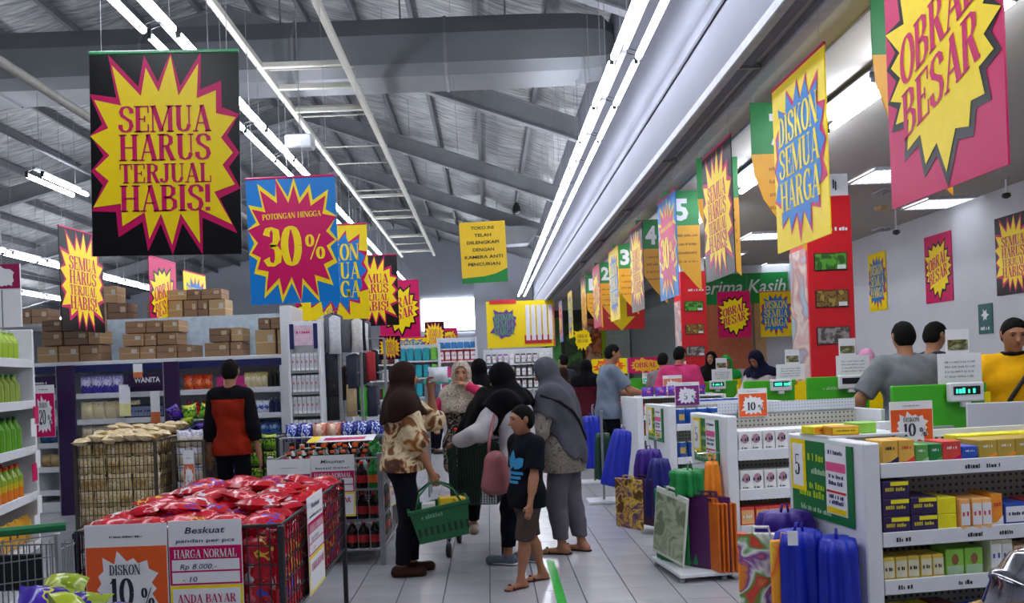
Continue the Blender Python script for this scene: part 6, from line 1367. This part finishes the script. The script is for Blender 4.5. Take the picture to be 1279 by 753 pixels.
    def face_(S):
        r = hs
        S.ell(HC, (.073 * r, .088 * r, .092 * r), .02, (hrx, hf, hu)); S.ell(HC - hu * .05 * r + hf * .022 * r, (.056 * r, .062 * r, .062 * r), .03, (hrx, hf, hu)); S.ell(HC - hu * .098 * r + hf * .055 * r, (.024 * r, .022 * r, .018 * r), .03, (hrx, hf, hu))
        S.cap(HC + hf * .086 * r + hu * .0 * r, HC + hf * .103 * r - hu * .03 * r, .008 * r, .0145 * r, .012)
        for q in (1, -1):
            S.ell(HC + hrx * q * .03 * r + hf * .088 * r + hu * .006 * r, (.014 * r, .01 * r, .009 * r), cut=True, ax=(hrx, hf, hu)); S.cap(HC + hrx * q * .016 * r + hf * .083 * r + hu * .024 * r, HC + hrx * q * .045 * r + hf * .072 * r + hu * .022 * r, .008 * r, .006 * r, .012)
            S.ell(HC + hrx * q * .075 * r - hu * .008 * r - hf * .008 * r, (.01 * r, .02 * r, .03 * r), .006, (hrx, hf, hu))
        S.cap(HC + hf * .082 * r - hu * .06 * r - hrx * .016 * r, HC + hf * .082 * r - hu * .06 * r + hrx * .016 * r, .009 * r, .009 * r, .01)
    # ---- the body: one continuous skin
    S = new(min(cell, .009)); torso(S, -.006); S.cap(neck - up * .04, HC - hu * .03 * hs - hf * .012, .052 * s * (build ** .5), .05 * s, .035); face_(S)
    for q in (1, -1):
        S.cap(sh[q], elb[q], .046 * bs_, .038 * bs_, .035); S.cap(elb[q] , wri[q], .038 * bs_, .026 * s, .02); S.cap(elb[q] + (wri[q] - elb[q]) * .15, elb[q] + (wri[q] - elb[q]) * .45, .036 * bs_, .033 * bs_, .03); hand(S, q)
        S.cap(hip[q], knee[q], .082 * bs_, .054 * bs_, .04); S.cap(knee[q], ank[q], .051 * bs_, .034 * s, .03); mid = knee[q] + (ank[q] - knee[q]) * .3 - V3(0, .012, 0); S.cap(mid, mid + (ank[q] - knee[q]) * .2, .048 * bs_, .04 * bs_, .04)
        ft = unit(V3(.12 * q, 1, 0)); f0 = foot[q]; S.cap(ank[q], f0 + V3(0, -.035 * s, .032 * s), .036 * s, .031 * s, .02); S.cap(f0 + V3(0, -.035 * s, .03 * s), f0 + ft * .13 * s + V3(0, 0, .022 * s), .03 * s, .026 * s, .03); S.cap(f0 + ft * .13 * s + V3(0, 0, .022 * s) - rt * .012 * s, f0 + ft * .17 * s + V3(0, 0, .018 * s) - rt * .012 * s, .022 * s, .016 * s, .02)
        S.cap(f0 + ft * .12 * s + V3(.02 * q * s, 0, .018 * s), f0 + ft * .15 * s + V3(.024 * q * s, 0, .015 * s), .018 * s, .014 * s, .01)
    S.build('body', skin, o)
    fx = HC + hf * .085 * hs
    for q in (1, -1):
        e = B().lathe([(.001, -.009 * hs), (.008 * hs, -.005 * hs), (.0095 * hs, 0), (.008 * hs, .005 * hs), (.001, .009 * hs)], 10); c = HC + hrx * q * .03 * hs + hf * .0795 * hs + hu * .006 * hs
        e.v = [tuple(np.array(v) + c) for v in e.v]; e.build('eye', EYEM, o, smooth=True)
        B().tube([tuple(HC + hrx * q * (.015 + .011 * t) * hs + hf * (.0915 - .003 * t * t) * hs + hu * (.024 + .003 * t - .0015 * t * t) * hs) for t in (0, 1, 2, 3)], .0028 * hs, 5).build('eyebrow', HAIR, o)
    B().tube([tuple(HC + hf * (.0915 - .0025 * t * t) * hs - hu * .06 * hs + hrx * .009 * t * hs) for t in (-2, -1, 0, 1, 2)], [.002, .0045, .005, .0045, .002], 6).build('mouth', LIP, o, smooth=True)
    # ---- hair or headscarf
    if hair and not scarf:
        S = new(.008); S.ell(HC + hu * .012 * hs - hf * .006 * hs, (.0785 * hs, .0945 * hs, .0955 * hs), 0, (hrx, hf, hu), cuts=[(unit(hf * 1. - hu * .75), HC + hf * .048 * hs + hu * .03 * hs)])
        S.ell(HC - hf * .035 * hs - hu * .02 * hs, (.0745 * hs, .062 * hs, .08 * hs), .015, (hrx, hf, hu), cuts=[(unit(hf), HC - hf * .01), (-hu, HC - hu * .085 * hs)]); S.folds(.002, lambda x, y, z: np.sin(x * 90 + z * 40) * np.sin(y * 80)); S.build('hair', HAIR, o)
    if scarf:
        mt, dr = scarf.get('mat'), scarf
        S = new(); S.ell(HC + hu * .008 * hs - hf * .008 * hs, (.094 * hs, .112 * hs, .112 * hs), .02, (hrx, hf, hu)); S.cap(HC - hu * .05 * hs - hf * .01, neck + up * .0, .085 * hs, .085 * s, .05)
        fl2 = dr.get('front', .2); bk = dr.get('back', .22); wd = dr.get('wide', 1.0)
        St = new(); torso(St, (top or {}).get('off', .014) + .03); [arm(St, q, 0, dr.get('arm', .55), (top or {}).get('off', .014) + (top or {}).get('loose', .008) + .02, .04) for q in (1, -1)]
        if bk > .33: St.cap(chest - ftw * .06 * s, P - ftw * .10 * s - up * .06 * s, .13 * s * wd, .11 * s * wd, .08, squash=(ftw, .6))
        pf, pb = neck + ftw * .15 - up * fl2 * H, neck - ftw * .15 - up * bk * H; nn = unit(np.cross(rt, pf - pb)); nn = -nn if nn[2] > 0 else nn; St.plane(nn, (pf + pb) / 2)
        h_ = np.maximum(.05 - np.abs(S.D - St.D), 0); S.D = np.minimum(S.D, St.D) - h_ * h_ * .25 / .05
        S.cap(neck - up * .0, neck - up * .06 * s, .08 * s, .12 * s, .06)
        for (a, b, r0, r1) in dr.get('extra', ()): S.cap(V3(*a) * H, V3(*b) * H, r0 * s, r1 * s, .06)
        S.folds(.0075, lambda x, y, z: np.sin(x * 38 + z * 9 + np.sin(y * 14) * 2) * np.clip((HC[2] - z) * 5 + .15, .12, 1) + .5 * np.sin(y * 45 - z * 20) * np.clip((HC[2] - z) * 5, 0, 1))
        S.ell(HC + hf * .095 * hs - hu * .012 * hs, (.058 * hs, .075 * hs, .083 * hs), cut=True, ax=(hrx, hf, hu)); S.build('headscarf', mt, o)
    fold1 = lambda x, y, z: np.sin(x * 30 + z * 22 + 2 * np.sin(y * 12)) * np.sin(z * 17 + y * 25)
    # ---- clothes
    if bottom:
        S = new(); k = bottom.get('off', .014); L = bottom.get('len', 1.); 
        S.cap(P + V3(-.05 * s, 0, -.01), P + V3(.05 * s, 0, -.01), .098 * bs_ + k, .098 * bs_ + k, .05, squash=(fwd, .95)); S.cap(P, waist, .113 * bs_ + k, .106 * bs_ + k, .05, squash=(ftw, .88))
        for q in (1, -1):
            S.cap(hip[q], knee[q], .083 * bs_ + k, .062 * bs_ + k + bottom.get('flare', 0) * .5, .035)
            if L > .55: mid = knee[q] + (ank[q] - knee[q]) * .3 - V3(0, .012, 0); S.cap(mid, mid + (ank[q] - knee[q]) * .2, .052 * bs_ + k, .046 * bs_ + k, .04); S.cap(knee[q], ank[q], .062 * bs_ + k + bottom.get('flare', 0) * .5, .04 * s + k + bottom.get('flare', 0), .025)
        zc = hipz - (hipz - .045 * H) * L; 
        if L < .98 or True: S.plane(V3(0, 0, -1), V3(0, 0, max(zc, .05 * H)))
        S.folds(.004, fold1); S.plane(up, P + up * .05); S.build('skirt' if bottom.get('skirt') else bottom.get('name', 'trousers'), bottom['mat'], o)
    if top:
        S = new(); k = top.get('off', .014); torso(S, k); hem = top.get('hem', .46) * H
        if hem < hipz: S.cap(waist, V3(P[0], P[1], hem - .05), .115 * bs_ + k, .125 * bs_ + k + top.get('flare', .02), .06, squash=(V3(0, 1, 0), .85))
        for q in (1, -1): S.cap(hip[q], hip[q] + (knee[q] - hip[q]) * .45, .083 * bs_ + k + .016, .078 * bs_ + k + .016, .05)
        for q in (1, -1): arm(S, q, 0, top.get('sleeve', .6), k + top.get('loose', .008), .03)
        S.folds(top.get('amp', .0045), fold1); S.plane(V3(0, 0, -1), V3(0, 0, hem)); S.ell(neck + up * .03, (.062 * s, .07 * s, .06 * s), cut=True); S.build(top.get('name', 'shirt'), top['mat'], o)
        if top.get('collar'):
            B().tube([tuple(neck + up * .012 + (rt * math.cos(t) * .066 + ftw * math.sin(t) * .066) * s * build ** .5) for t in np.linspace(0, 2 * math.pi, 17)], .014 * s, 6).build('collar', top['collar'], o, smooth=True)
        if top.get('yoke'):
            S = new(); torso(S, k + .004); [arm(S, q, 0, top['sleeve'], k + top.get('loose', .008) + .004, .03) for q in (1, -1)]; S.folds(top.get('amp', .0045), fold1); S.plane(-up, P + up * .262 * H) if top['yoke'] == 'top' else None
            S.ell(neck + up * .03, (.062 * s, .07 * s, .06 * s), cut=True); S.build('shoulder_panel', top['yoke_mat'], o)
            S = new(); [arm(S, q, 0, top['sleeve'], k + top.get('loose', .008) + .005, .03) for q in (1, -1)]; S.build('sleeves', top['yoke_mat'], o)
    if top and top.get('vest'):
        S = new(); torso(S, top['off'] + .012); hem = top['vest_hem'] * H; [S.cap(hip[q], hip[q] + (knee[q] - hip[q]) * .5, .083 * bs_ + .042, .08 * bs_ + .042, .05) for q in (1, -1)]; S.cap(waist, V3(P[0], P[1], hem - .05), .13 * bs_, .15 * bs_, .06, squash=(V3(0, 1, 0), .85)); S.plane(V3(0, 0, -1), V3(0, 0, hem)); S.ell(neck + up * .03, (.07 * s, .08 * s, .07 * s), cut=True)
        for q in (1, -1): S.ell(sh[q] + rt * q * .02, (.075 * s, .09 * s, .1 * s), cut=True)
        S.folds(.004, fold1); S.build('vest', top['vest'], o)
    if shoes:
        for q in (1, -1):
            f0 = foot[q]; ft = unit(V3(.12 * q, 1, 0)); S = SDF(f0 - V3(.15, .2, .02), f0 + V3(.15, .3, .2), .006); nm = shoes.get('kind', 'shoe')
            if nm == 'flip_flop':
                S.cap(f0 + V3(0, -.05 * s, .008), f0 + ft * .15 * s + V3(0, 0, .008), .038 * s, .043 * s, .0, squash=(V3(0, 0, 1), .22)); S.cap(f0 + ft * .1 * s + V3(-.04 * s, 0, .012), f0 + ft * .13 * s + V3(0, 0, .05 * s), .008, .008, .01); S.cap(f0 + ft * .1 * s + V3(.045 * s, 0, .012), f0 + ft * .13 * s + V3(0, 0, .05 * s), .008, .008, .01)
            else:
                S.cap(f0 + V3(0, -.045 * s, .035 * s), f0 + ft * .152 * s + V3(.004 * q, 0, .03 * s), .042 * s, .042 * s, .01); S.cap(f0 + V3(0, -.03 * s, .05 * s), ank[q], .042 * s, .042 * s, .02, cuts=[(V3(0, 0, 1), V3(0, 0, foot[q][2] + .085 * s))]); S.plane(V3(0, 0, -1), f0 + V3(0, 0, .002))
            S.build(nm, shoes['mat'], o)
            if shoes.get('sole'): S = SDF(f0 - V3(.15, .2, .02), f0 + V3(.15, .3, .2), .006); S.cap(f0 + V3(0, -.05 * s, .014), f0 + ft * .15 * s + V3(0, 0, .014), .044 * s, .044 * s, 0, squash=(V3(0, 0, 1), .3)); S.plane(V3(0, 0, -1), f0 + V3(0, 0, .001)); S.build('sole', shoes['sole'], o)
    return dict(o=o, P=P, neck=neck, chest=chest, waist=waist, HC=HC, hf=hf, hu=hu, hrx=hrx, sh=sh, elb=elb, wri=wri, up=up, ftw=ftw, rt=rt, s=s, H=H, fdir=fdir, new=new)
def wrap_strap(p, pts, r, mat, out=.006):
    """strap laid on whatever garment is outermost; pts = (local z, angle from right, degrees)"""
    tr = [BVHTree.FromPolygons([v.co[:] for v in c.data.vertices], [f.vertices[:] for f in c.data.polygons]) for c in p['o'].children if c.type == 'MESH' and c.name.split('.')[0] in ('headscarf', 'blouse', 'shirt', 'trousers')]
    P_ = []
    for z, a in pts:
        d = V3(math.cos(math.radians(a)), math.sin(math.radians(a)), 0); ax = p['P'] + p['up'] * ((z - p['P'][2]) / p['up'][2]); best = None
        for t in tr:
            h = t.ray_cast(Vector(ax + d * .9), Vector(-d))
            if h[0] is not None and (best is None or h[3] < best[1]): best = (h[0], h[3])
        if best: P_.append(tuple(np.array(best[0]) + d * out))
    B().tube(P_, r, 6).build('strap', mat, p['o'], smooth=True)
from mathutils.bvhtree import BVHTree
def wpt(p, v):
    o = p['o']; a = o.rotation_euler[2]; return (o.location.x + v[0] * math.cos(a) - v[1] * math.sin(a), o.location.y + v[0] * math.sin(a) + v[1] * math.cos(a), o.location.z + v[2])
flor = MP('wear_floral', ['5a3018', '7a4a20', 'c9b48c', 'd8c8a4', 'c8b088', '9a5a20', '4a2a18'], 7, .7, dist=1.2); pat2 = MP('wear_grey_print', ['625c56', '857c74', '6e665e', '978c80', '57514c'], 34, .8, dist=.8)
pat3 = MP('scarf_print', ['b8ac9a', '9a8c7c', 'c8bcaa', '5a4e48', 'b8a890'], 30, .8, dist=1.0); pat4 = MP('vest_print', ['141214', '1c1818', '101010', 'b8a98c', '181416', '121012'], 14, .8, dist=1.4)
# 1 brown headscarf woman with the green basket
gx = gnd(512, 717)
p1_ = person('woman in brown headscarf and floral blouse holding a green shopping basket', gx[0] - .03, gx[1], -80, 1.57, .0085, lean=2, female=True, build=1.05, R=(.10, .14, .44), polR=(.6, -1, -.2), Lh=(-.06, .155, .845), polL=(-.3, .8, -1), curl=.8, head=(-2, 0, 0),
    top=dict(mat=flor, sleeve=1.15, hem=.485, off=.03, loose=.022, flare=.05, amp=.008, name='blouse'), bottom=dict(mat=cloth('slate', '16171f'), off=.012, len=.97, flare=.0), scarf=dict(mat=cloth('brown', '2c1a16'), back=.125, front=.08, wide=1.08, arm=.25), shoes=dict(mat=cloth('brownshoe', '3a2018', .5)), lf=(-.06, .05, 0), rf=(.06, -.03, 0))
c = wpt(p1_, p1_['wri'][-1] + p1_['fdir'][-1] * .085 + V3(0.0, .06, 0.035)); q = B().pillow(.15, .12, .06); q.v = [(x, z, y) for x, y, z in q.v]
o = tag(q.build('clear_pack', M('clear_plastic_pack', 'd4dae2', .15, .1), None, c, .3, smooth=True), 'shiny white plastic pack held up by the woman in brown headscarf', 'pack')
gb_ = M('basket_green', '0c5a30', .4, .1)
w_ = wpt(p1_, p1_['wri'][1] + p1_['fdir'][1] * .075)
o = thing('shopping_basket', 'dark green plastic shopping basket held by the woman in the floral blouse', 'basket', (w_[0] + .045, w_[1], w_[2] - .39), .12); o.rotation_euler = (0, -.16, .12)
def tub(x0, x1, y0, y1, z0, z1, t=.008):
    b = B(); vs = []
    for (e, z) in ((0, z1), (.035, z0)):
        for ins in (0, t): vs += [(x0 + e + ins, y0 + e * .6 + ins, z + (t if ins and z == z0 else 0)), (x1 - e - ins, y0 + e * .6 + ins, z + (t if ins and z == z0 else 0)), (x1 - e - ins, y1 - e * .6 - ins, z + (t if ins and z == z0 else 0)), (x0 + e + ins, y1 - e * .6 - ins, z + (t if ins and z == z0 else 0))]
    fs = []
    for k in range(4):
        n = (k + 1) % 4; fs += [(8 + k, 8 + n, n, k), (4 + k, 4 + n, 12 + n, 12 + k), (k, n, 4 + n, 4 + k)]
    fs += [(11, 10, 9, 8), (12, 13, 14, 15)]; return b.add(vs, fs)
tub(-.21, .21, -.14, .14, 0, .24).build('tub', gb_, o); B().box(-.22, .22, -.15, -.135, .215, .245, c=.005).box(-.22, .22, .135, .15, .215, .245, c=.005).box(-.22, -.205, -.15, .15, .215, .245).box(.205, .22, -.15, .15, .215, .245).build('rim', gb_, o)
for y in (-.142, .142): B().tube([(-.16, y, .24), (-.12, y * .75, .33), (-.03, y * .12, .39), (.03, y * .12, .39), (.12, y * .75, .33), (.16, y, .24)], .008, 6).build('handle', gb_, o, smooth=True)
b = B(); [b.box(-.17 + i * .042, -.15 + i * .042, -.1405 + .012, -.135 + .012, .05, .15) for i in range(9)]; stuff(b.build('slots', M('basket_slot', '062a18', .6), o)); scrib(B(), -.05, .17, .16, .03, -.1435, 4).build('lettering', M('pale_green_letter', '5f9a78', .5), o)
for i, (x, cmat, nm) in enumerate(((-.1, wht, 'white'), (.02, yel2, 'yellow'), (.11, yel2, 'gold'))):
    wx = (o.location.x + x, o.location.y + .02 * (i - 1), o.location.z + .012 + .16 * x); put('bk%d' % i, mk_box(.09, .12, (.25, .26, .24)[i], cmat, PAPER, RED), 'box', wx, .2 * i, '%s pack standing in the green shopping basket' % nm, 'packs in the basket')
# 2 woman in pink sleeves facing the camera behind the trolley
gx = gnd(584, 662)
p2_ = person('woman with patterned headscarf and pink sleeves facing the camera behind the trolley', gx[0], gx[1], 176, 1.585, .0085, lean=2, female=True, R=(.15, .15, .615), Lh=(-.035, .115, .842), polL=(-1, .1, -.6), polR=(.8, -.6, -.4), curl=.7, head=(-8, 4, 0), skin=SKIN2,
    top=dict(mat=cloth('pink', 'c8325e'), sleeve=1.92, hem=.44, off=.012, loose=.004, vest=pat4, vest_hem=.34), bottom=dict(mat=cloth('blacktr', '08080a'), off=.016, len=.96), scarf=dict(mat=pat3, back=.14, front=.13, wide=.95, arm=.2), shoes=dict(mat=cloth('beigeshoe', '8a7868', .6)), lf=(-.06, .04, 0), rf=(.05, .1, 0))
# 3 woman in black headscarf with the white jacket leaning to the trolley
gx = gnd(648, 704)
p3_ = person('woman in black headscarf and white jacket reaching to the trolley, behind the boy', gx[0] + .02, gx[1], 62, 1.555, .0085, lean=9, pelf=-.02, female=True, build=1.08, R=(.07, .27, .60), Lh=(-.12, .26, .60), polR=(.8, -.5, -.6), polL=(-.8, -.5, -.6), head=(-22, 8, 0),
    top=dict(mat=cloth('white', 'c4c2c8'), sleeve=1.95, hem=.36, off=.022, loose=.014, flare=.05, amp=.008, name='jacket'), bottom=dict(mat=cloth('navytr', '0e101a'), off=.012, len=.9), scarf=dict(mat=cloth('black', '060608'), back=.045, front=.2, arm=.35, extra=[((-.01, .16, .80), (-.03, .27, .62), .10, .085), ((-.06, .12, .78), (-.08, .2, .66), .08, .07)]), shoes=dict(mat=cloth('greyshoe', '5f6a78', .6), sole=wht), lf=(-.06, .08, 0), rf=(.07, -.06, 0))
# her pink shoulder bag
c = at(619, 590, 5.72); o = thing('shoulder_bag', 'dusty pink shoulder bag hanging from the woman in black headscarf', 'bag', (c[0], c[1], c[2] - .14), .3); pk_ = M('bag_pink', '9a5a5e', .5, .1)
S = SDF((-.2, -.15, -.05), (.2, .15, .35), .007); [S.cap((x, 0, .05), (x * .35, 0, .22), .055, .05, .05, squash=(V3(0, 1, 0), .75)) for x in (-.055, -.02, .02, .055)]; S.build('pouch', pk_, o)
B().tube([(-.05, 0, .23), (-.03, .03, .36), (.02, .08, .5), (.06, .12, .6)], .012, 6).build('strap', pk_, o, smooth=True); B().box(-.05, .05, -.046, -.04, .17, .185).build('zip', chrome, o)
# 4 woman in grey headscarf with cross strap
gx = gnd(716, 690)
p4_ = person('woman in long grey headscarf with a cross strap, standing right of the trolley', gx[0] - .05, gx[1], 68, 1.585, .0085, lean=8, pelf=-.01, female=True, build=1.12, R=(.03, .22, .66), Lh=(-.12, .22, .62), polR=(.6, -.8, -.6), head=(-24, 10, 0),
    top=dict(mat=pat2, sleeve=1.9, hem=.41, off=.022, loose=.016, flare=.04, amp=.007, name='blouse'), bottom=dict(mat=cloth('taupe', '5c5860'), off=.016, len=.93, flare=.004), scarf=dict(mat=cloth('grey', '50505a'), back=.38, front=.12, wide=1.12, arm=.6), shoes=dict(kind='flip_flop', mat=cloth('darkflip', '2a2022', .6)), lf=(-.05, .02, 0), rf=(.09, -.10, 0))
wrap_strap(p4_, [(1.28, 150), (1.25, 175), (1.2, 205), (1.13, 230), (1.05, 250), (.97, 270), (.9, 295), (.86, 320), (.84, 345), (.84, 370)], .012, cloth('strap', '1c1a1e', .5))
# 5 the boy
gx = gnd(676, 729)
navy_t = cloth('navytee', '0d0f16'); 
p5_ = person('boy in navy tee with blue emblem and brown shorts walking left in flip flops', gx[0] - .075, gx[1], 118, 1.215, .0075, lean=-2, child=True, build=1.02, head=(-6, -12, 0), Lh=(-.165, .08, .47), R=(.17, -.03, .435), curl=.5, skin=SKIN,
    top=dict(mat=navy_t, sleeve=.78, hem=.44, off=.018, loose=.016, flare=.03, name='tee_shirt'), bottom=dict(mat=cloth('brownshort', '4a3e3a'), off=.022, len=.52, name='shorts'), shoes=dict(kind='flip_flop', mat=cloth('redflip', '4a1c1c', .6)), rf=(.05, -.13, 0), lf=(-.05, .1, 0))
# emblem on the chest: three rounded leaves over slanting bars, wrapped on the shirt front
tee = [ch for ch in p5_['o'].children if ch.name.startswith('tee_shirt')][0]
from mathutils.bvhtree import BVHTree
bv = BVHTree.FromPolygons([v.co[:] for v in tee.data.vertices], [p.vertices[:] for p in tee.data.polygons])
def decal(name, poly2, mat, parent, org, ex, ez, fwd_, lift=.004):
    bm = bmesh.new(); vs = [bm.verts.new((x, 0, z)) for x, z in poly2]; bm.faces.new(vs); bmesh.ops.triangulate(bm, faces=bm.faces[:]); bmesh.ops.subdivide_edges(bm, edges=bm.edges[:], cuts=6, use_grid_fill=True)
    V_, F_ = [], []
    for v in bm.verts:
        w = org + ex * v.co.x + ez * v.co.z + fwd_ * .3; hit = bv.ray_cast(Vector(w), Vector(-fwd_)); h = hit[0] if hit[0] is not None else Vector(w - fwd_ * .3); V_.append(tuple(np.array(h) + fwd_ * lift))
    bm.verts.index_update(); F_ = [tuple(v.index for v in f.verts) for f in bm.faces]; bm.free(); return B().add(V_, F_).build(name, mat, parent)
cy_ = M('emblem_blue', '2a8cc0', .6, .05); org = p5_['waist'] + p5_['up'] * .05; ex, ez, fw = p5_['rt'], p5_['up'], V3(0, 1, 0)
def leaf_poly(a, L, w): 
    d = (math.sin(a), math.cos(a)); n = (d[1], -d[0]); return [(d[0] * L * t + n[0] * w * f, .012 + d[1] * L * t + n[1] * w * f) for t, f in ((.1, .35), (.4, .9), (.65, 1), (.85, .6), (1, 0), (.85, -.6), (.65, -1), (.4, -.9), (.1, -.35))]
for a in (-.95, 0, .95): decal('emblem_leaf', leaf_poly(a, .125, .034), cy_, p5_['o'], org, ex, ez, fw)
for k in range(3): w2 = .088 - .016 * k; z = -.005 - k * .030; decal('emblem_bar', [(-w2, z - .019), (w2, z - .019), (w2, z), (-w2, z)], cy_, p5_['o'], org, ex, ez, fw)
# 6 man in red and black jumper seen from behind
p = at(290, 560, 7.35)
person('man in red jumper with black shoulders seen from behind among the snack bins', p[0], p[1], -4, 1.69, .010, build=.8, R=(.145, .02, .44), Lh=(-.145, .03, .45), curl=.5, head=(-6, 6, 0), top=dict(mat=cloth('rust', '86200f'), sleeve=1.5, hem=.46, off=.018, loose=.012, yoke='top', yoke_mat=cloth('charcoal', '0e0d10'), name='jumper'), bottom=dict(mat=cloth('darkjean', '0a0c14'), off=.014, len=.96), shoes=dict(mat=black))
# 7-8 shoppers at the far checkouts
p = at(757, 500, 10.15); person('man in grey tee shirt with glasses looking down at the far checkout', p[0] + .02, p[1], -82, 1.78, .012, build=1.12, lean=4, R=(.1, .27, .60), Lh=(-.1, .25, .6), head=(-12, 0, 0), top=dict(mat=cloth('greytee', '6a7684'), sleeve=.8, hem=.45, off=.02, loose=.012), bottom=dict(mat=cloth('darkjean', '0a0c14'), len=.96), shoes=dict(mat=black))
p = at(850, 500, 10.6); person('man in bright pink shirt seen from behind at the checkout', p[0], p[1], -22, 1.73, .012, build=1.12, R=(.15, .14, .55), Lh=(-.15, .12, .56), head=(-10, -18, 0), top=dict(mat=cloth('hotpink', 'c03a6a'), sleeve=.85, hem=.45, off=.022, loose=.014, collar=cloth('hotpink', 'c03a6a')), bottom=dict(mat=cloth('darkjean', '0a0c14'), len=.96), shoes=dict(mat=black))
p = at(829, 500, 11.3); person('person in dull grey top with black hair left of the pink shirt man', p[0], p[1], -30, 1.66, .012, top=dict(mat=cloth('dullgrey', '7a7072'), sleeve=1.5, hem=.45), bottom=dict(mat=cloth('darkjean', '0a0c14'), len=.96), shoes=dict(mat=black), head=(-10, 0, 0))
# 9 cashiers
yc = cloth('yellow', 'd8b018'); p = at(908, 500, 12.75); person('cashier with green headscarf and yellow top behind the fourth checkout', p[0], p[1], 170, 1.60, .012, female=True, lean=5, R=(.1, .22, .6), Lh=(-.1, .22, .6), head=(-18, 0, 0), top=dict(mat=yc, sleeve=1.9, hem=.44), bottom=dict(mat=cloth('blacktr', '08080a'), len=.96), scarf=dict(mat=cloth('green', '1a8a3a'), back=.08, front=.08, arm=.2), shoes=dict(mat=black))
p = at(897, 500, 13.0); person('person in black headscarf standing behind the green scarf cashier', p[0], p[1] + .3, 150, 1.67, .013, female=True, top=dict(mat=cloth('blacktr', '08080a'), sleeve=1.9, hem=.44), bottom=dict(mat=cloth('blacktr', '08080a'), len=.96), scarf=dict(mat=cloth('black', '060608'), back=.14, front=.14), shoes=dict(mat=black))
p = at(962, 500, 10.6); person('cashier with navy headscarf and pale top bending over the third checkout', p[0], p[1] + .2, 128, 1.66, .012, female=True, lean=10, R=(.1, .26, .56), Lh=(-.1, .26, .56), head=(-38, 0, 0), top=dict(mat=cloth('paletop', 'c0b4b4'), sleeve=1.9, hem=.44), bottom=dict(mat=cloth('blacktr', '08080a'), len=.96), scarf=dict(mat=cloth('navyscarf', '14162c'), back=.06, front=.06, arm=.15), shoes=dict(mat=black))
# 10-12 men at the nearest checkout
p = at(1147, 520, 6.05); person('broad man in grey tee shirt seen from behind at the nearest checkout', p[0], p[1] + .15, -2, 1.755, .0095, build=1.12, R=(.14, .16, .55), Lh=(-.20, .06, .50), polL=(-1, -.4, -.2), head=(-6, -4, 0), top=dict(mat=cloth('ashtee', '6f7478'), sleeve=.85, hem=.46, off=.022, loose=.014), bottom=dict(mat=cloth('darkjean', '0a0c14'), len=.96), shoes=dict(mat=black))
p = at(1172, 520, 6.9); person('dark haired man in profile behind the broad grey shirt man', p[0] + .02, p[1] + .1, -66, 1.78, .011, R=(.1, .2, .58), Lh=(-.1, .2, .58), head=(-14, -8, 0), skin=SKIN, top=dict(mat=cloth('darkshirt', '2c2e38'), sleeve=.85, hem=.46), bottom=dict(mat=cloth('darkjean', '0a0c14'), len=.96), shoes=dict(mat=black))
p = at(1276, 520, 5.6); pb_ = person('man in yellow polo with dark collar and black cross strap at the right edge', p[0] + .02, p[1] + .1, 150, 1.73, .0095, build=1.1, lean=3, R=(.10, .2, .61), Lh=(-.06, .22, .60), polR=(1, -.4, -.4), polL=(-1, -.4, -.4), head=(-16, 12, 0), top=dict(mat=cloth('gold', 'd8a010'), sleeve=.85, hem=.46, off=.022, loose=.014, collar=cloth('darkcollar', '1a1418')), bottom=dict(mat=cloth('darkjean', '0a0c14'), len=.96), shoes=dict(mat=black))
wrap_strap(pb_, [(1.40, 150), (1.36, 135), (1.3, 120), (1.22, 100), (1.14, 82), (1.06, 66), (.99, 50), (.95, 30)], .016, black)
S = pb_['new'](.01); q = pb_['P'] + V3(.1, .18, .14); S.cap(q - V3(.06, 0, 0), q + V3(.06, 0, 0), .06, .06, .02, squash=(V3(0, 1, 0), .5)); S.build('waist_bag', black, pb_['o'])
p = at(1096, 500, 8.3); person('person in pale pink headscarf behind the second checkout', p[0], p[1] + .3, -40, 1.58, .013, female=True, lean=10, head=(-20, 0, 0), top=dict(mat=cloth('palepink', 'd898b8'), sleeve=1.9, hem=.44, off=.03), bottom=dict(mat=cloth('blacktr', '08080a'), len=.96), scarf=dict(mat=cloth('palepink', 'd898b8'), back=.2, front=.2), shoes=dict(mat=black))
# 15-18 people far down the hall
p = at(733, 500, 11.9); person('woman in maroon top and black headscarf, left of the man in grey', p[0], p[1], -20, 1.6, .013, female=True, top=dict(mat=cloth('maroon', '4a1420'), sleeve=1.9, hem=.44, off=.025), bottom=dict(mat=cloth('blacktr', '08080a'), len=.96), scarf=dict(mat=cloth('black', '060608'), back=.09, front=.09, arm=.2), shoes=dict(mat=black))
p = at(706, 500, 14.0); person('dark haired man far behind the grey headscarf woman', p[0], p[1], 30, 1.74, .014, top=dict(mat=cloth('darkshirt', '2c2e38'), sleeve=.8, hem=.46), bottom=dict(mat=cloth('darkjean', '0a0c14'), len=.96), shoes=dict(mat=black))
p = at(704, 500, 12.4); person('woman in brown headscarf just behind the grey headscarf woman', p[0], p[1], -10, 1.50, .014, female=True, top=dict(mat=cloth('maroon', '4a1420'), sleeve=1.9, hem=.44), bottom=dict(mat=cloth('blacktr', '08080a'), len=.96), scarf=dict(mat=cloth('brown', '2c1a16'), back=.1, front=.1), shoes=dict(mat=black))
p = at(600, 500, 9.3); person('person all in black between the pink and black headscarf women', p[0], p[1], 10, 1.63, .012, female=True, top=dict(mat=cloth('black', '060608'), sleeve=1.9, hem=.3, off=.03, flare=.06), bottom=dict(mat=cloth('blacktr', '08080a'), len=.96), scarf=dict(mat=cloth('black', '060608'), back=.2, front=.2), shoes=dict(mat=black))
p = at(541, 500, 14.5); person('small dark haired person in grey far down the left aisle', p[0], p[1], -60, 1.6, .014, top=dict(mat=cloth('dullblue', '5a6478'), sleeve=.8, hem=.46), bottom=dict(mat=cloth('darkjean', '0a0c14'), len=.96), shoes=dict(mat=black))
